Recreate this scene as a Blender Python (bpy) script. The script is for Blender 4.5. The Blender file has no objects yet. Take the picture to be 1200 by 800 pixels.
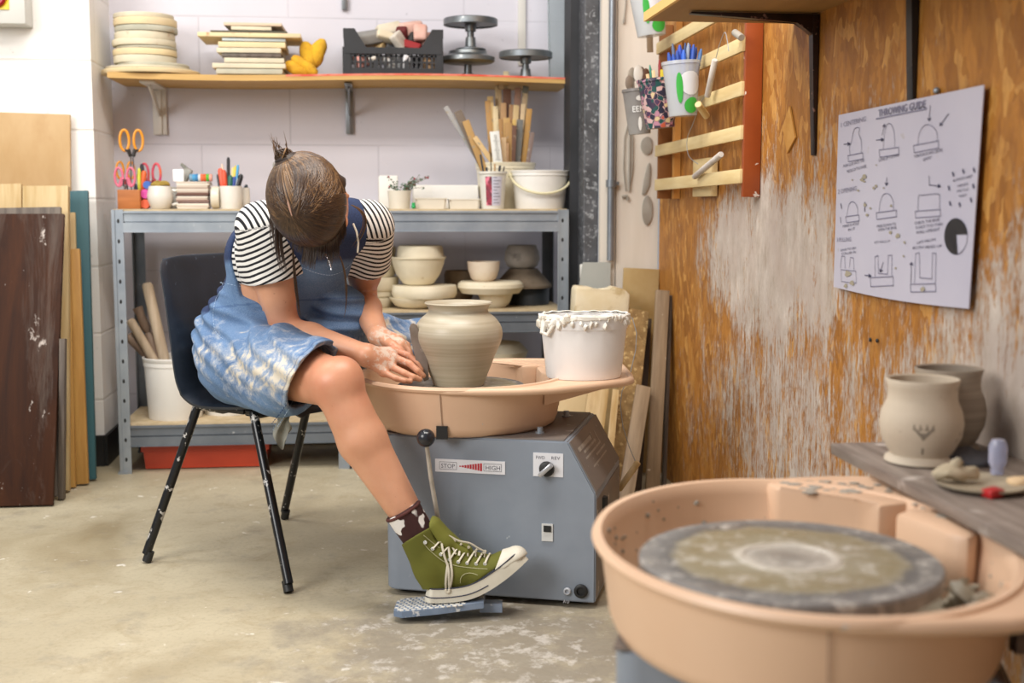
import bpy, bmesh, math, random
import numpy as np
from mathutils import Vector, Matrix, Quaternion, noise as mnoise
PI = math.pi
SC = bpy.context.scene
COL = SC.collection
rnd = random.Random(7)

# ------------------------------------------------------------------ camera frame
H = 0.92; FPX = 1450.0
YAW = math.radians(6.69); PITCH = math.atan(160/1450.0)
cY, sY, cP, sP = math.cos(YAW), math.sin(YAW), math.cos(PITCH), math.sin(PITCH)
CAM = Vector((0, 0, H))
FW = Vector((sY*cP, cY*cP, -sP)); RT = Vector((cY, -sY, 0)); UP = Vector((sY*sP, cY*sP, cP))
def ray(px, py):
    return FW + RT*((px-600)/FPX) + UP*((400-py)/FPX)
def at(px, py, D=None, X=None, Y=None, Z=None):
    """the point of the room seen at a pixel, on a given plane (D = level distance)"""
    r = ray(px, py)
    if D is not None: t = D/(r.x*sY + r.y*cY)
    elif X is not None: t = X/r.x
    elif Y is not None: t = Y/r.y
    else: t = (Z-H)/r.z
    return CAM + r*t
def K(lat, D, z): return Vector((lat*cY + D*sY, D*cY - lat*sY, z))

# ------------------------------------------------------------------ object helpers
def link(o):
    COL.objects.link(o); return o
def tag(o, label=None, cat=None, group=None, kind=None):
    if label: o['label'] = label
    if cat: o['category'] = cat
    if group: o['group'] = group
    if kind: o['kind'] = kind
    return o
def empty(name, label, cat, loc=(0,0,0), rot=(0,0,0), group=None):
    o = bpy.data.objects.new(name, None); o.empty_display_size = .05
    o.location = loc; o.rotation_euler = rot
    link(o); return tag(o, label, cat, group)
def thing(o, label, cat, group=None): return tag(o, label, cat, group)
def copy_tree(o, parent=None):
    c = o.copy(); COL.objects.link(c); c.parent = parent
    for ch in list(o.children): copy_tree(ch, c)
    return c

class MB:
    def __init__(s): s.bm = bmesh.new(); s.T = Matrix.Identity(4)
    def _v(s, p): return s.bm.verts.new(s.T @ Vector(p))
    def box(s, c, size, rot=None, bev=0.0, seg=2):
        M = s.T @ Matrix.Translation(c)
        if rot is not None:
            M = M @ (rot.to_4x4() if isinstance(rot, Matrix) else Matrix.Rotation(rot, 4, 'Z'))
        M = M @ Matrix.Diagonal((*size, 1))
        r = bmesh.ops.create_cube(s.bm, size=1, matrix=M)
        if bev > 0:
            es = list({e for v in r['verts'] for e in v.link_edges})
            bmesh.ops.bevel(s.bm, geom=es, offset=bev, segments=seg, profile=.5, affect='EDGES')
        return s
    def bar(s, a, b, w, t, up=(0,0,1), bev=0.0):
        a, b = Vector(a), Vector(b); d = b-a; L = d.length; z = d.normalized()
        x = Vector(up).cross(z)
        if x.length < 1e-4: x = Vector((1,0,0)).cross(z)
        x.normalize(); y = z.cross(x)
        R = Matrix((x, y, z)).transposed()
        return s.box((a+b)/2, (w, t, L), R, bev)
    def tube(s, pts, r, seg=10, caps=True, sq=1.0):
        pts = [Vector(p) for p in pts]; n = len(pts)
        rs = r if hasattr(r, '__len__') else [r]*n
        rings = []; prev = None
        for i, p in enumerate(pts):
            t = (pts[min(i+1, n-1)] - pts[max(i-1, 0)]).normalized()
            if prev is None:
                ref = Vector((0,0,1)) if abs(t.z) < .9 else Vector((1,0,0))
                x = ref.cross(t).normalized()
            else:
                x = (prev - t*prev.dot(t))
                x = x.normalized() if x.length > 1e-6 else Vector((1,0,0))
            prev = x; y = t.cross(x)
            rings.append([s._v(p + x*math.cos(2*PI*k/seg)*rs[i] + y*math.sin(2*PI*k/seg)*rs[i]*sq) for k in range(seg)])
        for i in range(n-1):
            for k in range(seg):
                s.bm.faces.new((rings[i][k], rings[i][(k+1)%seg], rings[i+1][(k+1)%seg], rings[i+1][k]))
        if caps:
            s.bm.faces.new(rings[0][::-1]); s.bm.faces.new(rings[-1])
        return s
    def lathe(s, prof, c=(0,0,0), seg=40, sx=1.0, sy=1.0, wob=0.0, seed=0):
        """prof: list of (r,z); closed where r == 0"""
        rr = random.Random(seed); rings = []
        ph = [rr.uniform(0, 6.28) for _ in range(3)]
        for (r, z) in prof:
            if r < 1e-6: rings.append([s._v((c[0], c[1], c[2]+z))]); continue
            ring = []
            for k in range(seg):
                a = 2*PI*k/seg
                q = r*(1 + wob*(math.sin(2*a+ph[0]) + .6*math.sin(3*a+ph[1]+z*30) + .4*math.sin(5*a+ph[2])))
                ring.append(s._v((c[0]+q*math.cos(a)*sx, c[1]+q*math.sin(a)*sy, c[2]+z + wob*.1*r*math.sin(a+ph[1]))))
            rings.append(ring)
        for A, B in zip(rings[:-1], rings[1:]):
            if len(A) == 1 and len(B) == 1: continue
            for k in range(seg):
                k2 = (k+1) % seg
                if len(A) == 1: s.bm.faces.new((A[0], B[k2], B[k])) 
                elif len(B) == 1: s.bm.faces.new((A[k], A[k2], B[0]))
                else: s.bm.faces.new((A[k], A[k2], B[k2], B[k]))
        return s
    def prism(s, poly, z0, z1, bev=0.0):
        """poly (x,y) extruded in z"""
        b = [s._v((p[0], p[1], z0)) for p in poly]; t = [s._v((p[0], p[1], z1)) for p in poly]
        n = len(poly); fs = [s.bm.faces.new(b[::-1]), s.bm.faces.new(t)]
        for i in range(n): fs.append(s.bm.faces.new((b[i], b[(i+1)%n], t[(i+1)%n], t[i])))
        if bev > 0:
            es = list({e for f in fs for e in f.edges})
            bmesh.ops.bevel(s.bm, geom=es, offset=bev, segments=2, profile=.5, affect='EDGES')
        return s
    def ball(s, c, r, sc=(1,1,1), sub=3, rot=None):
        M = s.T @ Matrix.Translation(c)
        if rot is not None: M = M @ rot.to_4x4()
        M = M @ Matrix.Diagonal((r*sc[0], r*sc[1], r*sc[2], 1))
        bmesh.ops.create_icosphere(s.bm, subdivisions=sub, radius=1, matrix=M); return s
    def grid(s, f, nu, nv, closed_u=False):
        V = [[s._v(f(i/(nu if closed_u else nu-1), j/(nv-1))) for j in range(nv)] for i in range(nu)]
        for i in range(nu if closed_u else nu-1):
            for j in range(nv-1):
                a = (i+1) % nu
                s.bm.faces.new((V[i][j], V[a][j], V[a][j+1], V[i][j+1]))
        return s
    def jitter(s, amp, freq=8, seed=0):
        for v in s.bm.verts:
            n = mnoise.noise_vector(v.co*freq + Vector((seed*7.3, seed, 0)))
            v.co += n*amp
        return s
    def build(s, name, m, parent=None, smooth=35, loc=None, rot=None, mods=None):
        me = bpy.data.meshes.new(name)
        bmesh.ops.recalc_face_normals(s.bm, faces=s.bm.faces)
        s.bm.to_mesh(me); s.bm.free()
        o = bpy.data.objects.new(name, me); link(o)
        for mm in (m if isinstance(m, (list, tuple)) else [m]): me.materials.append(mm)
        if smooth:
            for p in me.polygons: p.use_smooth = True
            me.set_sharp_from_angle(angle=math.radians(smooth))
        if parent is not None: o.parent = parent
        if loc is not None: o.location = loc
        if rot is not None: o.rotation_euler = rot
        return o

# ------------------------------------------------------------------ materials
def lin(c):
    if isinstance(c, str):
        c = [int(c[i:i+2], 16)/255 for i in (0, 2, 4)]
    return tuple((x/12.92 if x <= .04045 else ((x+.055)/1.055)**2.4) for x in c[:3]) + (1,)
class NT:
    def __init__(s, name):
        s.m = bpy.data.materials.new(name); s.m.use_nodes = True
        s.t = s.m.node_tree; s.n = s.t.nodes; s.b = s.n['Principled BSDF']; s.co = None
    def L(s, a, b): s.t.links.new(a, b)
    def node(s, ty, **kw):
        x = s.n.new(ty)
        for k, v in kw.items(): setattr(x, k, v)
        return x
    def coord(s, scale=(1,1,1), rot=(0,0,0), which='Object', rand=True):
        tc = s.node('ShaderNodeTexCoord'); mp = s.node('ShaderNodeMapping')
        mp.inputs['Scale'].default_value = scale; mp.inputs['Rotation'].default_value = rot
        s.L(tc.outputs[which], mp.inputs['Vector'])
        if rand:
            oi = s.node('ShaderNodeObjectInfo'); mu = s.node('ShaderNodeMath', operation='MULTIPLY'); mu.inputs[1].default_value = 37.0
            s.L(oi.outputs['Random'], mu.inputs[0]); s.L(mu.outputs[0], mp.inputs['Location'])
        return mp.outputs[0]
    def noise(s, vec, scale=5, detail=4, rough=.55, dist=0.0):
        x = s.node('ShaderNodeTexNoise'); x.inputs['Scale'].default_value = scale
        x.inputs['Detail'].default_value = detail; x.inputs['Roughness'].default_value = rough
        x.inputs['Distortion'].default_value = dist
        if vec is not None: s.L(vec, x.inputs['Vector'])
        return x.outputs['Fac']
    def ramp(s, fac, p0, p1, c0=(0,0,0,1), c1=(1,1,1,1)):
        x = s.node('ShaderNodeValToRGB'); e = x.color_ramp.elements
        e[0].position = p0; e[1].position = p1; e[0].color = c0; e[1].color = c1
        s.L(fac, x.inputs[0]); return x.outputs[0]
    def mix(s, fac, a, b, mode='MIX'):
        x = s.node('ShaderNodeMix', data_type='RGBA', blend_type=mode)
        for i, v in ((0, fac), (6, a), (7, b)):
            if hasattr(v, 'links'): s.L(v, x.inputs[i])
            else: x.inputs[i].default_value = v
        return x.outputs[2]
    def math(s, op, a, b=0.0, clamp=False):
        x = s.node('ShaderNodeMath', operation=op); x.use_clamp = clamp
        for i, v in ((0, a), (1, b)):
            if hasattr(v, 'links'): s.L(v, x.inputs[i])
            else: x.inputs[i].default_value = v
        return x.outputs[0]
    def set(s, col=None, rough=None, metal=None, bump=None, bstr=.3, bdist=.002, **kw):
        def p(k, v):
            if hasattr(v, 'links'): s.L(v, s.b.inputs[k])
            else: s.b.inputs[k].default_value = v
        if col is not None: p('Base Color', col)
        if rough is not None: p('Roughness', rough)
        if metal is not None: p('Metallic', metal)
        for k, v in kw.items(): p(k, v)
        if bump is not None:
            b = s.node('ShaderNodeBump'); b.inputs['Strength'].default_value = bstr; b.inputs['Distance'].default_value = bdist
            s.L(bump, b.inputs['Height']); s.L(b.outputs[0], s.b.inputs['Normal'])
        return s.m
_mc = {}
def mat(name, c, c2=None, scale=6, st=(1,1,1), rough=.55, metal=0.0, spot=None, spsc=30, spth=.62, sps=.03, bump=0.0, bsc=60, bst=None, **kw):
    """base colour c varied towards c2 by noise; spots of a third colour"""
    if name in _mc: return _mc[name]
    n = NT(name); col = lin(c)
    v = n.coord(st)
    if c2 is not None:
        col = n.mix(n.ramp(n.noise(v, scale, 5), .35, .65), lin(c), lin(c2))
    if spot is not None:
        f = n.ramp(n.noise(n.coord(), spsc, 4, .6), spth, spth+sps)
        col = n.mix(f, col, lin(spot))
    bp = None
    if bump: bp = n.noise(n.coord(bst or st), bsc, 5, .6)
    m = n.set(col, rough, metal, bp, bstr=bump, **kw)
    _mc[name] = m; return m
def hit(px, py, P0, N):
    r = ray(px, py); t = (P0-CAM).dot(N)/r.dot(N); return CAM + r*t

# ================================================================== materials of the setting
def m_block(name, c, joint, w=.45, h=.235, zoff=0.0, xoff=0.0, c2=None, mortar=.006, bst=.6):
    n = NT(name)
    tc = n.node('ShaderNodeTexCoord'); sp = n.node('ShaderNodeSeparateXYZ'); cb = n.node('ShaderNodeCombineXYZ')
    n.L(tc.outputs['Object'], sp.inputs[0])
    sx = n.math('ADD', sp.outputs[0], sp.outputs[1])
    n.L(n.math('ADD', sx, xoff), cb.inputs[0]); n.L(n.math('ADD', sp.outputs[2], zoff), cb.inputs[1])
    br = n.node('ShaderNodeTexBrick'); n.L(cb.outputs[0], br.inputs['Vector'])
    br.inputs['Scale'].default_value = 1.0; br.inputs['Brick Width'].default_value = w; br.inputs['Row Height'].default_value = h
    br.inputs['Mortar Size'].default_value = mortar; br.inputs['Mortar Smooth'].default_value = .6
    br.inputs['Color1'].default_value = (0,0,0,1); br.inputs['Color2'].default_value = (0,0,0,1); br.inputs['Mortar'].default_value = (1,1,1,1)
    v = n.coord(rand=False)
    base = n.mix(n.ramp(n.noise(v, 2.2, 6), .35, .7), lin(c), lin(c2 or c))
    base = n.mix(n.ramp(n.noise(v, 45, 3), .68, .8), base, lin(joint))
    jt = n.math('MULTIPLY', br.outputs['Fac'], n.ramp(n.noise(v, 3, 4), .3, .6))
    col = n.mix(n.math('MULTIPLY', jt, .55), base, lin(joint))
    hgt = n.math('SUBTRACT', n.math('MULTIPLY', n.noise(v, 60, 6), .25), br.outputs['Fac'])
    return n.set(col, .75, 0, hgt, bstr=bst, bdist=.004)

def m_osb():
    n = NT('osb'); v = n.coord((1, 1, .55), rand=False); v1 = n.coord((1,1,1), rand=False)
    vo = n.node('ShaderNodeTexVoronoi'); vo.inputs['Scale'].default_value = 34; vo.inputs['Randomness'].default_value = 1
    wob = n.noise(v, 9, 3)
    mp = n.node('ShaderNodeVectorMath', operation='ADD'); n.L(v, mp.inputs[0])
    cb = n.node('ShaderNodeCombineXYZ'); n.L(n.math('MULTIPLY', wob, .25), cb.inputs[1]); n.L(n.math('MULTIPLY', wob, .25), cb.inputs[2]); n.L(cb.outputs[0], mp.inputs[1])
    n.L(mp.outputs[0], vo.inputs['Vector'])
    sep = n.node('ShaderNodeSeparateColor'); n.L(vo.outputs['Color'], sep.inputs[0])
    c = n.mix(sep.outputs[0], lin('96601f'), lin('b67a30'))
    c = n.mix(n.ramp(sep.outputs[1], .72, .95), c, lin('c8924a'))
    c = n.mix(n.ramp(n.noise(n.coord((1,1,.3), rand=False), 38, 5, .7), .46, .74), c, lin('84501f'))
    c = n.mix(n.ramp(n.noise(n.coord((1,1,.25), rand=False), 14, 5, .7), .55, .75), c, lin('a0682a'))
    # clay slung on the board: object coordinates are metres (y = along wall, z = height)
    sp = n.node('ShaderNodeSeparateXYZ'); tc = n.node('ShaderNodeTexCoord'); n.L(tc.outputs['Object'], sp.inputs[0])
    def blob(y0, z0, ry, rz, amp=1.0):
        a = n.math('DIVIDE', n.math('SUBTRACT', sp.outputs[1], y0), ry); b = n.math('DIVIDE', n.math('SUBTRACT', sp.outputs[2], z0), rz)
        d = n.math('ADD', n.math('MULTIPLY', a, a), n.math('MULTIPLY', b, b))
        return n.math('MULTIPLY', n.math('SUBTRACT', 1.0, d, clamp=True), amp)
    m1 = blob(3.02, .78, .80, .30, 1.0); m2 = blob(1.75, .58, .60, .38, .9); m3 = blob(2.6, .30, 1.6, .60, .62); m4 = blob(2.6, .85, 1.0, .50, .42)
    mask = n.math('MAXIMUM', n.math('MAXIMUM', m1, m2), n.math('MAXIMUM', m3, m4))
    low = n.noise(n.coord((1,1,.45), rand=False), 7, 6, .75)
    drip = n.noise(n.coord((1,1,.10), rand=False), 55, 5, .75)
    spk = n.noise(n.coord((1,1,.40), rand=False), 95, 4, .7)
    g = n.math('ADD', n.math('MULTIPLY', low, .44), n.math('ADD', n.math('MULTIPLY', drip, .26), n.math('MULTIPLY', spk, .30)))
    f = n.ramp(n.math('ADD', g, n.math('MULTIPLY', mask, .27)), .60, .69)
    f0 = n.ramp(n.math('ADD', n.noise(n.coord((1,1,.3), rand=False), 60, 4, .7), n.math('MULTIPLY', low, .15)), .76, .80)
    f = n.math('MAXIMUM', f, f0)
    clay = n.mix(n.ramp(n.noise(v, 18, 6, .7), .3, .7), lin('a29587'), lin('d3cac0'))
    clay = n.mix(n.ramp(n.noise(v1, 5, 4, .7), .4, .7), clay, lin('b5a79d'))
    col = n.mix(n.math('MULTIPLY', f, .93), c, clay)
    hg = n.math('ADD', n.math('MULTIPLY', f, .8), n.math('MULTIPLY', n.noise(v, 70, 6, .7), .5))
    return n.set(col, n.math('ADD', n.math('MULTIPLY', f, .25), .55), 0, hg, bstr=.6, bdist=.004)

def m_floor():
    n = NT('floor_concrete'); v = n.coord(rand=False)
    c = n.mix(n.ramp(n.noise(v, 1.6, 7, .65, .6), .32, .7), lin('ada186'), lin('c5ba9f'))
    c = n.mix(n.ramp(n.noise(v, .9, 4, .6, 1.2), .55, .75), c, lin('998a6c'))
    c = n.mix(n.ramp(n.noise(v, 9, 8, .75, .8), .5, .75), c, lin('a59678'))
    c = n.mix(n.math('MULTIPLY', n.ramp(n.noise(v, 90, 4, .7), .5, .75), .35), c, lin('7c705a'))
    # pale clay drips
    c = n.mix(n.math('MULTIPLY', n.ramp(n.noise(v, 13, 3, .55, .5), .69, .715), .8), c, lin('e6e0d4'))
    c = n.mix(n.math('MULTIPLY', n.ramp(n.noise(v, 60, 2, .5), .76, .79), .8), c, lin('f0ece2'))
    # dark wet, clay strewn patch in front of the wheel
    sp = n.node('ShaderNodeSeparateXYZ'); tc = n.node('ShaderNodeTexCoord'); n.L(tc.outputs['Object'], sp.inputs[0])
    a = n.math('DIVIDE', n.math('SUBTRACT', sp.outputs[0], .25), .55); b = n.math('DIVIDE', n.math('SUBTRACT', sp.outputs[1], 2.45), .62)
    d = n.math('SUBTRACT', 1.0, n.math('ADD', n.math('MULTIPLY', a, a), n.math('MULTIPLY', b, b)), clamp=True)
    pm = n.ramp(n.math('ADD', n.math('MULTIPLY', d, .35), n.noise(v, 7, 6, .7)), .55, .8)
    c = n.mix(n.math('MULTIPLY', pm, .6), c, lin('77706a'))
    pw = n.ramp(n.math('ADD', n.math('MULTIPLY', d, .12), n.noise(v, 16, 8, .72, .2)), .63, .72)
    c = n.mix(n.math('MULTIPLY', pw, .55), c, lin('d8d2ca'))
    return n.set(c, n.ramp(n.noise(v, 3, 4), .3, .7, (.42,.42,.42,1), (.62,.62,.62,1)), 0, n.noise(v, 40, 6, .7), bstr=.12)

M_wallL = m_block('white_block_paint', 'f2f0ec', 'c9c5bd', zoff=.0, xoff=.22, c2='ebe8e3', bst=.5)
M_wallB = m_block('grey_block_paint', 'd8d5dd', 'b3b0b8', w=.66, h=.235, zoff=.03, xoff=.1, c2='d0cdd5', mortar=.004, bst=.25)
M_osb = m_osb(); M_floor = m_floor()
M_black = mat('black_paint', '141414', '222222', rough=.5)

def struct(o): o['kind'] = 'structure'; return o
b = MB(); b.box((-1.0, 2.0, -.02), (4.04, 6.0, .04)); struct(b.build('floor', M_floor, smooth=0))
b = MB(); b.box((-.04, 4.85, 1.3), (1.78, .10, 2.6)); struct(b.build('wall_back', M_wallB, smooth=0))
b = MB(); b.box((-1.965, 4.68, 1.3), (2.07, .44, 2.6)); struct(b.build('wall_left', M_wallL, smooth=0))
b = MB(); b.box((1.03, 1.6, 1.3), (.06, 5.16, 2.6)); struct(b.build('wall_right', M_osb, smooth=0))
M_cream = mat('cream_panel', 'dcd3c7', 'd3c9bb', scale=3, st=(6,6,.5), rough=.6, bump=.15, bsc=30)
b = MB(); b.box((.925, 4.215, 1.3), (.15, .03, 2.6)); b.box((.825, 4.215, 1.3), (.055, .03, 2.6))
struct(b.build('wall_corner', M_cream, smooth=0))
# grey steel column beside the alcove
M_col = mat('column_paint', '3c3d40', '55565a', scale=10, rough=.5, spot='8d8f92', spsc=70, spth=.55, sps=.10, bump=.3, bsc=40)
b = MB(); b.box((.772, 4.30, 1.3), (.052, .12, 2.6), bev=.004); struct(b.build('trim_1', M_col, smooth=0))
b = MB(); b.box((.734, 4.42, 1.3), (.036, .14, 2.6)); struct(b.build('shadow_strip', mat('column_shadow_side','202124','2b2c30',rough=.6), smooth=0))  # added dark strip, its colour stands in for the shade between rack and column
b = MB(); b.box((-1.965, 4.452, .035+.02), (2.07, .016, .11)); b.box((-.925, 4.60, .055), (.012, .3, .11)); struct(b.build('baseboard_left', M_black, smooth=0))
b = MB(); b.box((-.04, 4.79, .055), (1.75, .016, .11)); struct(b.build('baseboard_back', M_black, smooth=0))

# ================================================================== boards leaning against the left wall
M_dark = NT('stained_board')
_v = M_dark.coord((1,1,.12)); _c = M_dark.mix(M_dark.ramp(M_dark.noise(_v, 9, 6, .7, 1.0), .3, .7), lin('24120b'), lin('46250f'))
_c = M_dark.mix(M_dark.math('MULTIPLY', M_dark.ramp(M_dark.noise(M_dark.coord((1.5,1,.35)), 4, 7, .75, .8), .54, .72), .42), _c, lin('7b7068'))
_c = M_dark.mix(M_dark.ramp(M_dark.noise(M_dark.coord((1,1,.6)), 11, 5, .75), .64, .70), _c, lin('b9aea6'))
_c = M_dark.mix(M_dark.ramp(M_dark.noise(M_dark.coord((1,1,1)), 5.1, 2), .72, .78), _c, lin('9a4a20'))
M_dark = M_dark.set(_c, .62, 0, M_dark.noise(_v, 60, 5), bstr=.2, **{'Specular IOR Level': .2})
def wood(name, c, c2, sc=9, st=(6,6,.5), rough=.6, **k): return mat(name, c, c2, scale=sc, st=st, rough=rough, bump=.15, bsc=25, **k)
M_pale = wood('pale_decking', 'c8b083', 'b59763'); M_orange = wood('orange_wood', 'c39650', 'ab7d3c')
M_ply = wood('birch_ply', 'c0a073', 'b08c59', sc=4, st=(2,2,.8), spot='b08a5a', spsc=5, spth=.6, sps=.2)
M_teal = wood('teal_board', '37636a', '2d555e', sc=4, spot='7c9ca0', spsc=25, spth=.7)
M_greyed = wood('grey_edge_wood', '6d6257', '4b4038')
def lean(name, label, px_b, py_b, px_t, py_t, Yt, w, t, m, dY=0.0, group=None, Yb=None, side=-1, cat='board'):
    """a board standing on the floor and leaning back; (px_b,py_b) lower right corner, (px_t,py_t) upper right corner"""
    B = at(px_b, py_b, Z=0.0) if Yb is None else at(px_b, py_b, Y=Yb)
    B.z = 0.002; B.y += dY; T = at(px_t, py_t, Y=Yt)
    v = (T-B); L = v.length; v.normalize(); u = Vector((1,0,0)); u = (u - v*u.dot(v)).normalized(); nrm = u.cross(v)
    R = Matrix((u, nrm, v)).transposed().to_4x4()
    mb = MB(); mb.box((side*w/2, t/2*(-1), L/2), (w, t, L), bev=min(.002, t*.2))
    mb.jitter(.0012, 6, len(label))
    o = mb.build(name, m); o.matrix_world = Matrix.Translation(B) @ R
    zmin = min((o.matrix_world @ Vector(c)).z for c in o.bound_box); o.location.z -= zmin - .0015
    return thing(o, label, cat, group)
lean('wooden_board', 'dark brown stained board streaked with dried clay, front of the boards on the left', 62, 594, 75, 252, 4.14, .50, .018, M_dark)
lean('wooden_board', 'board with grey weathered edge right behind the dark brown board', 67, 588, 71, 247, 4.18, .5, .018, M_greyed, dY=.015)
lean('wooden_board', 'narrow brown offcut with a pale edge beside the dark brown board', 74, 570, 76, 398, 3.99, .018, .03, M_greyed, Yb=3.93)
lean('wooden_plank', 'pale grooved plank, the cut off one at the left frame edge', 27, 562, 25, 219, 4.25, .2, .03, M_pale, Yb=4.03)
lean('wooden_plank', 'pale grooved plank between the dark board and the teal board', 80, 562, 80, 220, 4.25, .145, .03, M_pale, Yb=4.03)
lean('wooden_plank', 'thin yellow plank edge beside the pale grooved plank', 88, 562, 80, 232, 4.28, .05, .02, M_orange, Yb=4.09)
lean('wooden_plank', 'short orange plank standing in front of the teal board', 103, 560, 93, 293, 4.29, .05, .02, M_orange, Yb=4.135)
lean('wooden_plank', 'yellowish plank edge behind the short orange plank', 96, 560, 88, 250, 4.34, .05, .014, M_pale, Yb=4.18)
lean('teal_board', 'teal painted board leaning on the white block wall', 112, 556, 103, 225, 4.37, .09, .02, M_teal, Yb=4.20)
lean('plywood_board', 'large light plywood board behind the pale planks', 84, 545, 82, 134, 4.425, .6, .018, M_ply, Yb=4.385)

# isolator switch box
M_swg = mat('switch_plastic', 'c9c9c3', rough=.4); M_red = mat('switch_red', '9c1420', rough=.35); M_yel = mat('switch_yellow', 'e3c015', rough=.4)
P = at(30, 28, Y=4.36)
r = empty('isolator_switch', 'grey isolator switch box with red knob on yellow plate, on the white wall', 'switch', (P.x-.075, 4.46, P.z))
b = MB(); b.box((0, -.05, .09), (.15, .10, .18), bev=.004); b.build('housing', M_swg, r)
b = MB(); b.box((-.015, -.102, .085), (.08, .004, .08)); b.build('yellow_plate', M_yel, r)
b = MB(); b.T = Matrix.Translation((-.015, -.104, .085)) @ Matrix.Rotation(PI/2, 4, 'X'); b.lathe([(0,0),(.034,0),(.034,.012),(.028,.018),(0,.018)]); b.box((0,0,.022),(.014,.052,.02),bev=.003); b.build('knob', M_red, r)
b = MB(); b.T = Matrix.Translation((-.045, -.1, .018)) @ Matrix.Rotation(PI/2, 4, 'X'); b.lathe([(0,0),(.004,0),(.004,.002),(0,.002)], seg=12)
b.build('screw', M_black, r)

# ================================================================== galvanised rack
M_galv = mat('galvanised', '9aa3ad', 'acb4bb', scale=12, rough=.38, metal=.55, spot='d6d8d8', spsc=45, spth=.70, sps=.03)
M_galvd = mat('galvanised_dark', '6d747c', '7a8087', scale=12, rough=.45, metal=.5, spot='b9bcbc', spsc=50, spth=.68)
M_chip = mat('shelf_chipboard', 'c7b493', 'b6a17c', scale=30, rough=.8)
RY0, RY1 = 4.31, 4.70
def make_rack(RX0, RX1, label, shelves):
    r = empty('metal_rack', label, 'shelving', ((RX0+RX1)/2, (RY0+RY1)/2, 0))
    def rl(x, y, z): return (x-(RX0+RX1)/2, y-(RY0+RY1)/2, z)
    for sx, x in ((1, RX0), (-1, RX1)):
        for sy, y in ((1, RY0), (-1, RY1)):
            b = MB(); b.box(rl(x+sx*.019, y, .452), (.038, .003, .904)); b.box(rl(x+sx*.005, y-sy*.003, .452), (.010, .005, .904)); b.box(rl(x+sx*.0345, y-sy*.002, .452), (.006, .003, .904)); b.box(rl(x, y+sy*.019, .452), (.003, .038, .904)); b.box(rl(x+sx*.008,y+sy*.008,.004),(.03,.03,.008))
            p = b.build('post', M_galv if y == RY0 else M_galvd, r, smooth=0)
            if y == RY0:
                for k in range(13):
                    zz = .05+k*.068; b = MB()
                    b.box(rl(x+sx*.024, y-.002, zz), (.011, .0015, .020), bev=.004) if False else b.ball(rl(x+sx*.021, y-.0005, zz), .0075, (.7, .25, 1.25), sub=2)
                    b.build('slot_hole', M_black, p)
    for zt in shelves:
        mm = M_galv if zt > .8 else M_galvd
        b = MB()
        for y, s in ((RY0, 1), (RY1, -1)):
            b.box(rl((RX0+RX1)/2, y+s*.004, zt-.018), (RX1-RX0-.075, .004, .031)); b.box(rl((RX0+RX1)/2, y-s*.001, zt-.053), (RX1-RX0-.075, .006, .031)); b.box(rl((RX0+RX1)/2, y+s*.012, zt), (RX1-RX0-.08, .024, .003))
            b.box(rl((RX0+RX1)/2, y+s*.008, zt-.035), (RX1-RX0-.075, .002, .07)); b.box(rl((RX0+RX1)/2, y-s*.003, zt-.003), (RX1-RX0-.075, .005, .005)); b.box(rl((RX0+RX1)/2, y-s*.005, zt-.069), (RX1-RX0-.075, .006, .003))
        for x, s in ((RX0, 1), (RX1, -1)):
            b.box(rl(x+s*.004, (RY0+RY1)/2, zt-.03), (.004, RY1-RY0-.08, .06))
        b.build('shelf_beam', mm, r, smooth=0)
        b = MB(); b.box(rl((RX0+RX1)/2, (RY0+RY1)/2, zt+.004), (RX1-RX0-.01, RY1-RY0-.01, .008)); b.build('shelf_panel', M_chip, r, smooth=0)
make_rack(-.850, -.068, 'galvanised steel rack behind the chair, with scissors and mugs on top', (.898, .165))
make_rack(-.062, .705, 'galvanised steel rack behind the wheel, with plaster moulds on its middle shelf', (.898, .545, .165))
ZT, ZM, ZB = .906, .553, .173

# ================================================================== wall shelf in the alcove
M_shelf = wood('shelf_wood', 'c8a262', 'b9904f', sc=6, st=(.6,6,6)); M_redp = mat('red_edge_paint', 'cf4b33', 'e0826a', scale=20, rough=.6)
M_plas = mat('bracket_white', 'd8d4cc', rough=.5); M_brk = mat('bracket_grey', '8a8d90', rough=.35, metal=.7)
ZS = 1.374
r = empty('wall_shelf', 'long pale wooden wall shelf with worn red front edge in the alcove', 'shelf', (-.07, 4.64, ZS))
b = MB()
def shf(u, v): x = -.81+u*1.62; return (x, -.17+.325*v, 0)
nx = 24
for k in range(nx):
    x0 = -.81+1.62*k/nx; x1 = -.81+1.62*(k+1)/nx
    zz = lambda x: -.006*math.sin((x+.81)*4.2)+.002
    a = [b._v(p) for p in ((x0,-.17,zz(x0)-.02),(x1,-.17,zz(x1)-.02),(x1,.155,zz(x1)-.02),(x0,.155,zz(x0)-.02),(x0,-.17,zz(x0)),(x1,-.17,zz(x1)),(x1,.155,zz(x1)),(x0,.155,zz(x0)))]
    for f in ((0,1,2,3),(4,5,6,7),(0,1,5,4),(2,3,7,6)): b.bm.faces.new([a[i] for i in f])
    if k == 0: b.bm.faces.new([a[i] for i in (0,3,7,4)])
    if k == nx-1: b.bm.faces.new([a[i] for i in (1,2,6,5)])
bmesh.ops.remove_doubles(b.bm, verts=b.bm.verts, dist=1e-5)
b.build('shelf_board', M_shelf, r)
b = MB()
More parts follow.
